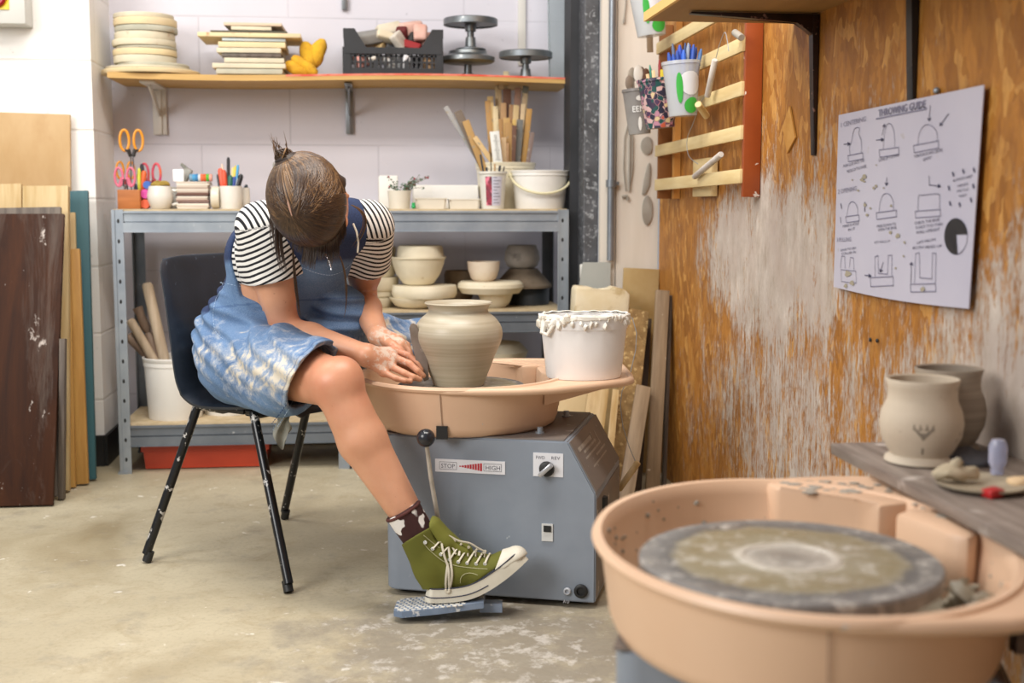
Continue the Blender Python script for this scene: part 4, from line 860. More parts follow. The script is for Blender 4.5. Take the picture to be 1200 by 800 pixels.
# upper shelf on the right wall and its brackets
M_ush = mat('upper_shelf_wood', '97713c', '8a6532', scale=5, st=(6,.5,6), rough=.6); M_ushe = mat('upper_shelf_edge', 'd9b26a', rough=.6)
r = empty('side_shelf', 'wooden shelf high on the right wall, seen from below', 'shelf', (.82, 1.4, 1.34))
b = MB(); b.box((.005, 0, .010), (.355, 2.92, .018)); b.build('shelf_board', M_ush, r, smooth=0)
b = MB(); b.box((-.175, 0, .010), (.008, 2.921, .0205)); b.build('light_edge', M_ushe, r, smooth=0)
M_bbk = mat('bracket_dark', '33211c', '1d1413', scale=20, rough=.35, metal=.3, spot='8a6a60', spsc=60, spth=.66)
def sbrk(Y, zb, label, m, arm=.29):
    r = empty('shelf_bracket', label, 'bracket', (.998, Y, 1.338)); L = 1.338-zb
    b = MB(); b.T = Matrix.Rotation(PI/2, 4, 'X'); b.prism([(0,0),(-.016,0),(-.016,-.03),(-.010,-L*.6),(-.005,-L),(0,-L)], -.012, .012, bev=.002)
    b.build('wall_leg', m, r)
    b = MB(); b.T = Matrix.Rotation(PI/2, 4, 'X'); b.prism([(0,0),(-arm,0),(-arm,-.004),(-.05,-.018),(-.016,-.045),(0,-.045)], -.011, .011, bev=.002); b.build('shelf_arm', m, r)
sbrk(2.70, 1.03, 'dark brown tapering shelf bracket on the board wall below the high shelf', M_bbk)
sbrk(2.20, 1.06, 'black shelf bracket running down behind the throwing guide poster', mat('bracket_black','0f1216',rough=.35,spot='4a5a66',spsc=70,spth=.7), arm=.25)
P = at(925, 152, X=.996); b = MB(); b.T = Matrix.Rotation(PI/2,4,'Y'); b.prism([(-.055,.0),(-.01,.045),(.055,.01),(.02,-.045)],-.002,.002); o = b.build('wood_chip', mat('chip','cf9a4e','bd8438',scale=20,rough=.6), loc=(.9965,P.y,P.z)); thing(o,'pale diamond shaped wood flake stuck on the board wall by the dark bracket','wood flake')

# poster
XP = .986
M_paper = mat('laminated_paper', 'b9b6c6', 'c2bfcd', scale=3, rough=.3, spot='a79c86', spsc=14, spth=.70, sps=.05)
root = empty('poster', 'laminated handwritten THROWING GUIDE poster with pot drawings on the board wall', 'poster', at(1060, 230, X=XP))
pc = root.location.copy()
def PP(zx, zy, off=0.0): return at(960+zx/2.857, 90+zy/2.857, X=XP-off)-pc
nu, nv = 24, 24
TL, TR, BR, BL = (65,128),(551,27),(500,776),(48,703)
def pw(u, v, off=0.0):
    tx = TL[0]*(1-u)+TR[0]*u; ty = TL[1]*(1-u)+TR[1]*u; bx = BL[0]*(1-u)+BR[0]*u; by = BL[1]*(1-u)+BR[1]*u
    return tx*(1-v)+bx*v, ty*(1-v)+by*v
corner = [PP(*c_) for c_ in (TL,TR,BR,BL)]
b = MB()
def pf(u, v):
    p = (corner[0]*(1-u)+corner[1]*u)*(1-v)+(corner[3]*(1-u)+corner[2]*u)*v
    p = p.copy(); p.z += -.006*math.sin(PI*u)*v; p.x += .0
    return p
b.grid(pf, nu, nv); g = bmesh.ops.extrude_face_region(b.bm, geom=list(b.bm.faces)); bmesh.ops.translate(b.bm, verts=[e for e in g['geom'] if isinstance(e, bmesh.types.BMVert)], vec=(.0018,0,0))
b.build('paper', M_paper, root)
M_ink = mat('ink', '4b4a63', rough=.5); M_ink2 = mat('ink_light', '7c7a90', rough=.5); M_inkb = mat('ink_black', '15161c', rough=.4)
def stroke(b, pts, w=.0016, off=.0014):
    Q_ = [PP(*p, off=off) for p in pts]; 
    for a, c in zip(Q_[:-1], Q_[1:]):
        d = (c-a); 
        if d.length < 1e-6: continue
        n_ = Vector((1,0,0)).cross(d).normalized()*w/2; d = d.normalized()*w*.3
        b.bm.faces.new([b._v(q) for q in (a-n_-d, a+n_-d, c+n_+d, c-n_+d)])
def smooth_pts(pts, k=6):
    out = []
    for i in range(len(pts)-1):
        p0, p1, p2, p3 = pts[max(i-1,0)], pts[i], pts[i+1], pts[min(i+2,len(pts)-1)]
        for j in range(k):
            t = j/k; out.append(tuple(.5*((2*p1[m])+(p2[m]-p0[m])*t+(2*p0[m]-5*p1[m]+4*p2[m]-p3[m])*t*t+(3*p1[m]-p0[m]-3*p2[m]+p3[m])*t**3) for m in (0,1)))
    out.append(pts[-1]); return out
def ptext(b, s, zx0, zy0, zx1, zy1, hz, off=.0014):
    """text with baseline from (zx0,zy0) to (zx1,zy1), cap height hz (zoom px)"""
    V, Fs = text_mesh(s, 1.0); W_ = max(v.x for v in V); H_ = .72
    A = PP(zx0, zy0, off); B = PP(zx1, zy1, off); U = PP(zx0, zy0-hz, off)-A
    vs = [b.bm.verts.new(A+(B-A)*(v.x/W_)+U*(v.y/H_)) for v in V]
    for F_ in Fs:
        try: b.bm.faces.new([vs[i] for i in F_])
        except ValueError: pass
b = MB(); ptext(b, 'THROWING GUIDE', 197, 134, 355, 103, 24); ptext(b, 'THROWING GUIDE', 198.5, 133, 356.5, 102, 24); stroke(b, [(190,141),(358,107)], .003)
b.build('title', M_ink2, root, smooth=0)
for a in (('1 CENTERING',70,170,155,148,16),('2 OPENING',62,392,124,380,15),('3 PULLING',58,552,106,550,14)):
    b = MB(); ptext(b, *a); b.build('heading', M_ink2, root, smooth=0)
for a in (('PUSH CLAY INTO THE',80,304,150,284,10),('MIDDLE OF THE WHEEL',92,322,158,303,10),('CONE UP + DOWN',198,285,266,266,11),('THEN PUSH DOWN CENTRE',316,272,412,250,11),('GENTLY',346,283,376,273,10),('MAKE A HOLE',78,505,132,494,9),('IN IT',96,517,120,511,9),('PRESS DOWN TO',192,505,256,496,9),('OPEN THE BASE',196,517,258,508,9),('CHECK THE BASE',318,495,402,482,10),('IS NOT TOO THIN',322,510,412,497,10),('WALL UPRIGHT',324,526,404,514,10),('LIFT WALLS UP',184,558,236,553,8),('LIFT FROM',326,560,388,548,9),('BOTH SIDES UP',312,577,410,570,9),('LEAVE TO DRY',70,584,124,576,8),('COLLAR IN',74,596,122,590,8),('ALWAYS KEEP',446,352,512,336,9),('HANDS',462,370,498,362,9),('AND CLAY',460,387,500,380,9),('WET',466,404,494,400,9)):
    b = MB(); ptext(b, *a); b.build('caption', M_ink, root, smooth=0)
b = MB()
def dome(x0, x1, yb0, yb1, yt, w=.0014):
    cx_ = (x0+x1)/2; stroke(b, smooth_pts([(x0,yb0),(x0+3,(yb0+yt)/2),(x0+(x1-x0)*.25,yt+(yb0-yt)*.12),(cx_,yt),(x0+(x1-x0)*.78,yt+(yb0-yt)*.12),(x1-1,(yb1+yt)/2),(x1,yb1)]), w)
def slab(x0, x1, y0, y1, h, w=.0018): stroke(b, [(x0,y0),(x1,y1),(x1+1,y1+h),(x0+2,y0+h),(x0,y0)], w)
b = MB(); stroke(b, smooth_pts([(103,262),(101,235),(108,215),(112,190),(120,172),(134,172),(132,190),(140,215),(140,255)])); slab(95,145,264,254,20); b.build('drawing', M_ink2, root, smooth=0)
b = MB(); dome(214,252,240,234,156); slab(200,265,245,236,24); b.build('drawing', M_ink2, root, smooth=0)
b = MB(); dome(330,394,226,214,160); slab(315,398,230,214,24); b.build('drawing', M_ink2, root, smooth=0)
b = MB(); dome(92,128,465,460,418); slab(88,132,468,462,20); b.build('drawing', M_ink2, root, smooth=0)
b = MB(); dome(200,248,452,445,390); slab(190,257,455,446,22); b.build('drawing', M_ink2, root, smooth=0)
b = MB(); stroke(b, smooth_pts([(330,446),(332,400),(345,396),(395,392),(402,402),(402,440)])); slab(320,404,450,444,22); b.build('drawing', M_ink2, root, smooth=0)
b = MB(); stroke(b, [(186,670),(186,602),(196,598),(198,658),(228,660),(230,598),(242,596),(242,665)]); slab(170,246,672,668,30); b.build('drawing', M_ink2, root, smooth=0)
b = MB(); stroke(b, [(318,690),(322,592),(334,588),(336,672),(376,676),(378,590),(390,590),(388,690)]); slab(304,388,694,692,26); b.build('drawing', M_ink2, root, smooth=0)
b = MB(); stroke(b, [(70,640),(74,600),(84,600),(86,640)]); stroke(b, [(100,640),(104,604),(114,606),(116,650)]); slab(72,122,645,650,40,.0014); b.build('drawing', M_ink2, root, smooth=0)

b = MB()
def arrow(a, c, s=7):
    stroke(b, [a, c], .0018); d = Vector((c[0]-a[0], c[1]-a[1])).normalized(); n_ = Vector((-d.y, d.x))
    stroke(b, [tuple(Vector(c)-d*s+n_*s*.6), c, tuple(Vector(c)-d*s-n_*s*.6)], .0030)
arrow((82,226),(102,224)); arrow((190,212),(214,210)); arrow((210,195),(218,160)); arrow((371,96),(367,146)); arrow((432,124),(404,162)); arrow((226,336),(224,362)); stroke(b,[(367,330),(368,362)],.0016); arrow((368,362),(404,366)); arrow((214,620),(204,652)); arrow((152,664),(172,666)); arrow((306,690),(308,622)); stroke(b,[(152,420),(152,450)],.003); stroke(b,[(72,425),(74,440)],.003); stroke(b,[(70,470),(72,488)],.002)
for q in ((448,326),(482,316),(518,312),(434,372),(516,366),(438,424),(470,428),(508,412)): stroke(b,[(q[0]-2,q[1]-5),(q[0]+1,q[1]+5)],.0045)
b.build('arrows', M_ink, root, smooth=0)
b = MB(); cx_, cy_, rx_, ry_ = 457, 534, 38, 60
tx = lambda t: (cx_+rx_*math.cos(t)+.10*ry_*0, cy_-ry_*math.sin(t))
vs = [b._v(PP(cx_, cy_-6, off=.0016))]+[b._v(PP(*tx(t), off=.0016)) for t in [0.12+(1.5*PI)*k/30 for k in range(31)]]
for i in range(1, len(vs)-1): b.bm.faces.new((vs[0], vs[i], vs[i+1]))
b.build('quartered_disc', M_inkb, root, smooth=0)
b = MB(); stroke(b, [tx(2*PI*k/40) for k in range(41)], .0014); b.build('disc_outline', M_ink, root, smooth=0)
M_mud = mat('mud_smear', 'a09784', rough=.9); b = MB()
for (zx, zy, s) in ((150,335,9),(142,345,7),(190,365,6),(182,372,5),(150,350,4),(240,432,5),(262,532,8),(285,555,5),(152,428,7),(170,440,4),(110,345,3),(282,600,4),(345,712,9),(215,372,3),(238,520,6),(130,380,4),(255,640,4),(95,660,12),(110,690,9),(88,700,8),(190,295,3),(160,462,5)):
    n_ = 9; q = [PP(zx+s*math.cos(t)*rnd.uniform(.5,1.1), zy+s*1.2*math.sin(t)*rnd.uniform(.5,1.1), off=.0016) for t in [2*PI*k/n_ for k in range(n_)]]; b.bm.faces.new([b._v(p) for p in q])
b.build('clay_spots', M_mud, root, smooth=0)['kind'] = 'stuff'
P = at(1095,106,X=.99); o = MB().ball((0,0,0),.006,sub=2).build('screw', M_galv, loc=(.994,P.y,P.z)); thing(o,'small screw in the board wall above the poster','screw')
for q,l in (((1019,398),'left'),((1027,399),'right')):
    P = at(*q, X=.996); o = MB().ball((0,0,0),.0045,(.5,1,1),sub=2).build('screw', M_black, loc=(.997,P.y,P.z)); thing(o,l+' one of two small black screws below the poster','screw')

# ================================================================== boards between the wheel and the right wall
M_cork = mat('chipboard_board', '9a7a4c', '7c5e36', scale=40, rough=.85, spot='b89a68', spsc=70, spth=.58); M_grw = wood('grey_brown_plank', '9b8468', '7f6950', spot='c3b6a2', spsc=26, spth=.68)
M_palew = wood('pale_plank', 'cbb185', 'b0905c', spot='9a7c4e', spsc=8, spth=.58, sps=.2); M_stply = mat('stained_ply', 'b39a6c', 'a0814b', scale=6, rough=.7, spot='6f7d5c', spsc=5, spth=.62, sps=.15)
lean('wooden_plank','grey brown plank standing upright against the board wall in the corner', 773,574,785,342,3.97,.045,.018,M_grw,Yb=3.80)
lean('wooden_plank','thin dark strip beside the upright grey brown plank, nearest the board wall', 781,574,788.5,348,3.99,.012,.03,M_greyed,Yb=3.86)
lean('plywood_board','square topped stained plywood with green blot behind the planks', 762,560,773,316,4.165,.125,.01,M_stply,Yb=4.10)
lean('chipboard','speckled chipboard leaning to the right behind the white bucket', 738,560,761,368,4.02,.075,.018,M_cork,Yb=3.70)
lean('wooden_board','dark board between the chipboard and the upright plank', 752,570,764,375,4.09,.06,.012,mat('darkbrownb','4b3a2a','3a2c20',rough=.7),Yb=3.84)
lean('wooden_plank','short grey brown plank leaning in front of the chipboard', 741,585,763,458,3.86,.048,.02,M_grw,Yb=3.58)
lean('wooden_plank','thin pale strip just right of the wheel body top', 713,560,726,460,3.82,.022,.015,M_palew,Yb=3.52)
lean('wooden_plank','stained pale plank under the corner of the splash pan', 697,560,716,440,3.85,.065,.02,M_palew,Yb=3.55)
lean('plywood_board','clean pale plywood behind the wheel under the bucket', 680,560,694,436,3.90,.17,.012,mat('cleanply','d8c093','ccb081',scale=5,st=(3,3,.6),rough=.6),Yb=3.72)
# crusty plaster block + grey plastic sheet
M_crust = mat('crusty_plaster', 'd9c8a4', 'e6dbc3', scale=7, rough=.9, bump=.5, bsc=30, spot='b79f72', spsc=10, spth=.6, sps=.1)
a_ = at(675,366,Y=4.02); c_ = at(738,366,Y=4.02); t_ = at(700,336,Y=4.02)
b = MB(); w_ = c_.x-a_.x; hh_ = .22
top = [(-.5,hh_*.96),(-.46,hh_*1.0),(-.2,hh_*.99),(.02,hh_*.93),(.12,hh_*.93),(.22,hh_*.99),(.42,hh_*.96),(.5,hh_*.88)]
b.T = Matrix.Rotation(PI/2,4,'X'); b.prism([(-.56*w_,0),(.44*w_,0)]+[(x*w_,y) for x,y in top[::-1]], -.10, 0, bev=.006); b.jitter(.004, 20, 5)
zb0 = t_.z-hh_
o = b.build('plaster_slab', M_crust, loc=((a_.x+c_.x)/2, 4.02, zb0)); thing(o,'cream crusty plaster slab with ragged top behind the white bucket','plaster slab')
o = MB().box((0,0,zb0/2-.001),(w_*.9,.06,zb0-.004),bev=.004).build('wooden_crate', M_palew, loc=((a_.x+c_.x)/2, 4.06, 0.001)); thing(o,'plain wooden box behind the wheel carrying the plaster slab','box')
a_ = at(688,342,Y=4.16); b = MB(); b.T = Matrix.Rotation(PI/2,4,'X'); b.prism([(-.045,-.12),(.085,-.12),(.085,.10),(-.012,.10)],-.004,.0); o = b.build('plastic_sheet', mat('grey_sheet','b0b3ae','a5a8a3',scale=5,rough=.4,spot='8a4a33',spsc=18,spth=.72), loc=(a_.x,4.18,a_.z)); thing(o,'light grey plastic sheet with rust spots at the foot of the pipe','plastic sheet')
A = at(725,574,D=3.30); B = at(748,541,D=3.30); d = B-A
wt = empty('wire_cutter','clay cutting wire with a pale wooden toggle hanging from the bucket wing','wire cutter', A)
b = MB(); b.tube([(0,0,0),d*.03,d*.97,d],[.007,.009,.009,.007],seg=12); b.build('toggle', M_palew, wt)
b = MB(); pts = [at(*q,D=3.30)-A for q in ((741,372),(746,390),(745,410),(738,440),(729,458),(727,475),(730,500),(738,525),(746,544))]; b.tube(pts,.0011,seg=6); b.build('wire', M_galv, wt)

# ================================================================== the lower shelf with the two pots
M_wsh = wood('weathered_shelf', '93867c', '6f6259', sc=7, st=(6,.7,6), spot='bcb1a8', spsc=16, spth=.62, sps=.1)
ZL = .53
r = empty('side_shelf', 'weathered grey wooden shelf low on the right wall with two pots', 'shelf', (.877, .9, ZL))
b = MB(); b.box((0, 0, -.009), (.243, 2.07, .018), bev=.002); b.jitter(.001, 12, 3); b.build('shelf_board', M_wsh, r)
b = MB()
for y in (.55,-.4): MB().box((.03, y, -.10), (.18,.02,.16)).build('support', M_wsh, r)
M_pot = mat('dry_clay_pot', 'b9a994', 'c8baa6', scale=6, rough=.7, spot='a08f7a', spsc=30, spth=.7); M_pot2 = mat('dry_clay_pot_dark', '9a8c7b', '85786a', scale=20, st=(.2,.2,6), rough=.7)
potp = [(.80,0),(.86,.015),(.84,.06),(.72,.10),(.80,.16),(.96,.32),(1.0,.48),(.95,.62),(.84,.74),(.82,.80),(.83,.90),(.88,.985),(.86,1.0)]
def potobj(px, pyb, R_, h, label, m, name='clay_pot'):
    P = at(px, pyb, Z=ZL); b = MB(); o_ = [(0,0)]+[(R_*a, h*c) for a, c in potp]+[(R_*.80,h*.985),(R_*.76,h*.80),(R_*.90,h*.5),(R_*.65,h*.1),(0,h*.08)]
    b.lathe(o_, seg=56); o = b.build(name, m, loc=(P.x, P.y, ZL+.001), smooth=50); return thing(o, label, 'pot')
o = potobj(1078, 541, .062, .128, 'pale clay pot with a dark flower stamp at the front of the low shelf', M_pot)
fl = MB(); a0_ = -1.95
fr = lambda z: .062*np.interp(z/.128, [q[1] for q in potp], [q[0] for q in potp])+.0006
def fpt(a, z): return (fr(z)*math.cos(a), fr(z)*math.sin(a), z)
def fpoly(pts):
    V = [fl._v(fpt(*p)) for p in pts]; fl.bm.faces.new(V)
fpoly([(a0_-.03,.020),(a0_+.03,.020),(a0_+.03,.045),(a0_-.03,.045)])
for k in range(6): fpoly([(a0_-.03-.03*k/1,.045+.0022*k),(a0_+.03+.03*k,.045+.0022*k),(a0_+.06+.03*k,.0473+.0022*k),(a0_-.06-.03*k,.0473+.0022*k)])
for s in (-.2,-.07,.07,.2): fpoly([(a0_+s-.05,.058),(a0_+s+.05,.058),(a0_+s*1.15,.068)])
fl.build('flower_stamp', mat('stampgrey','7d7264',rough=.8), o, smooth=0)
potobj(1108, 527, .060, .132, 'darker ribbed clay pot behind the stamped one on the low shelf', M_pot2)
P = at(1150, 572, Z=ZL); o = MB().lathe([(0,0),(.045,0),(.062,.006),(.063,.009),(.045,.006),(0,.005)],seg=40,wob=.02).build('saucer', mat('saucerclay','b3a68f','9c8f79',scale=20,rough=.6), loc=(P.x,P.y,ZL+.001)); thing(o,'shallow clay saucer with scraps on the low shelf','saucer')
b = MB(); b.T = Matrix.Rotation(0,4,'X'); b.ball((0,0,.012),.028,(1.3,.5,.35),sub=3); b.ball((-.005,0,.02),.012,(.7,.7,1.3),sub=2); b.jitter(.008,50,4); o = b.build('clay_scrap', mat('clayscrap','c2b49b','a89a80',scale=30,rough=.8), loc=(P.x-.03,P.y+.01,ZL+.008)); thing(o,'ragged pale clay scrap lying on the saucer','clay scrap')
P = at(1168, 563, Z=ZL); b = MB(); b.lathe([(0,0),(.009,0),(.009,.010),(.011,.012),(.0125,.02),(.0125,.040),(.009,.049),(0,.051)],seg=24); o = b.build('glass_vial', NT('vial').set(lin('dfe4ff'),.08,0,**{'Transmission Weight':.7,'IOR':1.4}), loc=(P.x,P.y,ZL+.010)); thing(o,'small clear rounded vial standing by the saucer','vial')
P = at(1163, 583, Z=ZL); b = MB(); b.box((0,0,.006),(.026,.018,.012),bev=.003); b.jitter(.002,60,1); o = b.build('red_clip', mat('redclip','c01f22','a31518',scale=30,rough=.4), loc=(P.x,P.y,ZL+.001), rot=(0,0,.4)); thing(o,'small red plastic clip on the low shelf','clip')
P = at(1145, 548, Z=ZL); b = MB(); b.ball((0,0,.01),.035,(1.4,.9,.32),sub=3); b.jitter(.01,35,8); o = b.build('dark_rag', mat('darkrag','4a494d','3a3a40',scale=20,rough=.9), loc=(P.x+.01,P.y+.03,ZL+.001)); thing(o,'dark crumpled rag on the low shelf beside the pots','rag')
P = at(1192, 572, Z=ZL); b = MB(); b.ball((0,0,.008),.02,(1.2,.9,.5),sub=3); b.jitter(.004,40,2); o = b.build('clay_scrap', mat('clayscrap2','d6b890',rough=.8), loc=(P.x+.01,P.y,ZL+.001)); thing(o,'peach coloured clay lump at the right frame edge on the low shelf','clay scrap')

# ================================================================== pottery wheels
M_pan = mat('pan_plastic', 'e0bd9f', 'dab596', scale=4, rough=.42, spot='cdbfb6', spsc=34, spth=.70, sps=.03)
M_pan_in = mat('pan_inside', 'dcb28b', 'c89a6d', scale=7, rough=.55, spot='8f8577', spsc=16, spth=.63, sps=.04)
M_body = mat('wheel_body_paint', '7f8792', '8b939e', scale=5, rough=.5, spot='b5b9be', spsc=55, spth=.71, bump=.05)
M_bodyt = mat('wheel_body_top', '6b6664', '7b7068', scale=6, rough=.55, spot='b0aaa2', spsc=30, spth=.66)
n = NT('wheelhead_clay'); tc = n.node('ShaderNodeTexCoord'); sp = n.node('ShaderNodeSeparateXYZ'); n.L(tc.outputs['Object'], sp.inputs[0])
rad = n.math('SQRT', n.math('ADD', n.math('MULTIPLY', sp.outputs[0], sp.outputs[0]), n.math('MULTIPLY', sp.outputs[1], sp.outputs[1])))
v = n.coord(rand=False); radn = n.math('ADD', rad, n.math('MULTIPLY', n.math('SUBTRACT', n.noise(v, 18, 6, .7), .5), .05))
cr = n.node('ShaderNodeValToRGB'); el = cr.color_ramp.elements
stops = [(0,'7e7870'),(.22,'9d968c'),(.30,'c1b9ac'),(.36,'8f8670'),(.62,'85795c'),(.70,'8a816b'),(.76,'5e5c5a'),(.92,'7d7a77'),(1,'504f4f')]
for i,(p_,c_) in enumerate(stops):
    e = el[i] if i < 2 else el.new(p_); e.position = p_; e.color = lin(c_)
n.L(n.math('MULTIPLY', radn, 1/.19), cr.inputs[0])
col = n.mix(n.math('MULTIPLY', n.ramp(n.noise(v, 30, 6, .75), .52, .66), .75), cr.outputs[0], lin('c9c3ba'))
M_head = n.set(col, n.ramp(n.noise(v,12,4),.35,.65,(.25,.25,.25,1),(.6,.6,.6,1)), 0, n.noise(v, 50, 6, .7), bstr=.35)
M_clayw = mat('wet_clay', '8f8673', 'a69d8b', scale=20, rough=.5, bump=.5, bsc=40)
def make_pan(r, fore=False):
    rx, ry = .256, (.322 if fore else .272); k = ry/rx; ky = ry/.272
    b = MB(); b.lathe([(0,-.112),(rx*.86,-.112),(rx*.90,-.106),(rx*.925,-.09),(rx*.965,-.012),(rx*.975,-.004),(rx*1.0,-.004),(rx*1.012,.002),(rx*1.0,.008),(rx*.965,.008),(rx*.945,.0),(rx*.935,-.012),(rx*.90,-.085),(rx*.86,-.098),(0,-.098)], c=(0,0,.50), seg=96, sy=k)
    pan = b.build('splash_pan', [M_pan], r, smooth=50)
    # flat wing on the right, at rim height
    ins = [(rx*.985*math.cos(t), ry*.985*math.sin(t)) for t in [-1.36+2.82*i/36 for i in range(37)]]
    outp = [(x_, y_*ky) for x_, y_ in [(.13,.287),(.25,.283),(.37,.236),(.41,.17),(.415,.0),(.411,-.08),(.388,-.122),(.30,-.19),(.212,-.243),(.14,-.262)]]
    poly = outp[::-1] + []
    b = MB(); pl = [(.05,-.268*ky)] + outp[::-1] + [(.03,.270*ky)]
    loop = pl + ins[::-1]
    b.prism(loop, .492, .504, bev=.0)
    for f in list(b.bm.faces):
        if len(f.verts) > 20: bmesh.ops.triangulate(b.bm, faces=[f])
    tp = [(rx*.985*math.cos(t), ry*.985*math.sin(t)) for t in (-1.95,-1.8,-1.65,-1.5)] + pl + [(rx*.985*math.cos(t), ry*.985*math.sin(t)) for t in (1.6,1.75,1.9)]
    b.tube([(x,y,.4985) for x,y in tp], [.001,.004,.007,.008]+[.009]*len(pl)+[.007,.004,.001], seg=10)
    b.T = Matrix.Identity(4)
    b.build('tray_wing', M_pan, pan, smooth=45)
    b = MB(); b.prism([(.225,-.17),(.40,-.105),(.40,-.095),(.225,-.16)], .478, .494); 
    b = MB(); V = [b._v(p) for p in ((.20,-.155,.49),(.385,-.085,.49),(.20,-.155,.450),(.20,-.143,.49),(.385,-.073,.49),(.20,-.143,.450))]
    for f in ((0,1,2),(3,5,4),(0,3,4,1),(1,4,5,2),(0,2,5,3)): b.bm.faces.new([V[i] for i in f])
    b.build('gusset', M_pan, pan, smooth=0)
    # inner corner blocks of the pan with a gap between
    b = MB(); b.prism([(.035,.309),(.175,.228),(.150,.150),(.232,.120),(.238,.150),(.19,.22),(.10,.295)], .41, .5045, bev=.006) if False else None
    b.T = Matrix.Identity(4)
    b.prism([(x_, y_*ky*.845) for x_, y_ in [(.02,.313),(.03,.272),(.135,.205),(.150,.165),(.205,.185),(.19,.225),(.10,.298)]], .410, .5055, bev=.008)
    b.build('corner_block', M_pan, pan, smooth=40)
    b = MB(); b.prism([(.160 if fore else .185,.130),(.188,.140),(.232,.150),(.245,.06),(.235,.02),(.215,.0),(.195,.02)], .410, .5055, bev=.010); b.build('corner_block', M_pan, pan, smooth=40)
    b = MB(); b.box((-.036,-ry*.905,.403),(.026,.020,.030)) ; 
    for v_ in b.bm.verts: pass
    b.build('drain_slot', M_black, pan, smooth=0)
    b = MB(); b.tube([(-.036,-ry*.928,.418),(-.038,-ry*.945,.455),(-.040,-ry*.965,.495)], .0010, seg=6); b.build('seam', mat('seamgrey','a58b76',rough=.7), pan)
    return pan
WH_YOFF = -.075
def make_wheel(label, lat, D, fore=False):
    loc = K(lat, D, 0)
    r = empty('pottery_wheel', label, 'pottery wheel', loc, (0,0,-YAW))
    pan = make_pan(r, fore)
    hr = .178 if fore else .155
    b = MB(); b.lathe([(0,.482),(hr*.98,.482),(hr,.485),(hr,.499),(hr*.985,.502),(hr*.35,.502),(hr*.34,.5035),(hr*.30,.5035),(hr*.29,.502),(0,.502)], c=(0,0,0), seg=80)
    b.lathe([(.03,.40),(.03,.482)], seg=24)
    wh = b.build('wheel_head', M_head, r, loc=(-.03 if fore else 0, WH_YOFF-.005 if fore else WH_YOFF, 0 if fore else -.014))
    bl = Matrix.Translation((-.179-(.06 if fore else 0), -.181+(.10 if fore else 0), 0)) @ Matrix.Rotation(math.radians(-12.5), 4, 'Z')
    b = MB(); b.T = bl @ Matrix.Rotation(PI/2, 4, 'X')
    prof = [(0,.014),(0,.386),(.44,.386),(.505,.268),(.505,.014)]
    b.prism(prof, -.40, 0)
    es = [e for e in b.bm.edges if all((bl.inverted() @ v_.co).x < .001 for v_ in e.verts) and abs(e.verts[0].co.z-e.verts[1].co.z) > .1]
    bmesh.ops.bevel(b.bm, geom=es, offset=.035, segments=6, profile=.5, affect='EDGES')
    bmesh.ops.bevel(b.bm, geom=[e for e in b.bm.edges if e.calc_face_angle(0) > .5], offset=.003, segments=2, affect='EDGES')
    body = b.build('wheel_body', M_body, r, smooth=40)
    b = MB(); b.T = bl
    b.box((.215,.20,.3875),(.43,.39,.003)); 
    q = Matrix.Translation((.4725,.20,.327)) @ Matrix.Rotation(math.atan2(.118,.065), 4, 'Y'); b.T = bl @ q; b.box((0,0,.0012),(.128,.39,.003)); b.T = bl; b.box((.5055,.20,.14),(.003,.39,.23))
    b.build('top_cover', M_bodyt, body, smooth=0)
    for (x,y) in ((.04,.05),(.48,.05),(.04,.35),(.48,.35)):
        b = MB(); b.T = bl @ Matrix.Translation((x if x < .1 else x-.02, y, 0)); b.lathe([(0,0.001),(.016,0.001),(.016,.012),(.010,.014),(0,.014)], seg=20); b.build('foot', M_black, r)
    return r, bl, body
rw1, BL1, body1 = make_wheel('pottery wheel with grey body and peach splash pan the potter is throwing on', -.124, 3.04)
MW = Matrix.Translation(K(-.124,3.04,0)) @ Matrix.Rotation(-YAW, 4, 'Z') @ BL1
P0 = MW @ Vector((0,0,0)); NN = (MW.to_3x3() @ Vector((0,-1,0)))
def bf(px, py):
    p = MW.inverted() @ hit(px, py, P0, NN); return p.x, p.z
# STOP / HIGH plate
def onface(b, off=0.0): b.T = BL1 @ Matrix.Translation((0,-off,0)) @ Matrix.Rotation(PI/2, 4, 'X'); return b
M_plate = mat('plate_white', 'dcdce0', rough=.4); M_redl = mat('plate_red', 'b5232f', rough=.4); M_txt = mat('plate_text', '4a4a55', rough=.5)
def rect(b, x0, z0, x1, z1, o=0.0, t=.001, bev=0): return b.prism([(x0,z0),(x1,z0),(x1,z1),(x0,z1)], o, o+t)
x0, z1 = bf(510, 537); x1, z0 = bf(592, 556); 
b = onface(MB()); rect(b, x0, z0, x1, z1, 0, .0015); pl = b.build('speed_plate', M_plate, body1, smooth=0)
b = onface(MB()); hh_ = z1-z0; W_ = x1-x0
def ftxt(b, s, xa, xb_, zb_, hcap):
    V, Fs = text_mesh(s, 1.0); w_ = max(v.x for v in V); vs = [b._v((xa+v.x/w_*(xb_-xa), zb_+v.y/.72*hcap, .0019)) for v in V]
    for F_ in Fs:
        try: b.bm.faces.new([vs[i] for i in F_])
        except ValueError: pass
for s_w, fa, fb, xa, xb_ in (('STOP',.085,.285,.065,.31),('HIGH',.72,.93,.70,.95)):
    b = onface(MB()); ftxt(b, s_w, x0+W_*fa, x0+W_*fb, z0+hh_*.32, hh_*.34)
    for (p_, q_) in (((xa,.22),(xb_,.22)),((xa,.78),(xb_,.78)),((xa,.22),(xa,.78)),((xb_,.22),(xb_,.78))):
        ax, az, bx, bz = x0+W_*p_[0], z0+hh_*p_[1], x0+W_*q_[0], z0+hh_*q_[1]; rect(b, min(ax,bx)-.0004, min(az,bz)-.0004, max(ax,bx)+.0004, max(az,bz)+.0004, .0016, .0003)
    b.build('lettering', M_txt, pl, smooth=0)
b = onface(MB())
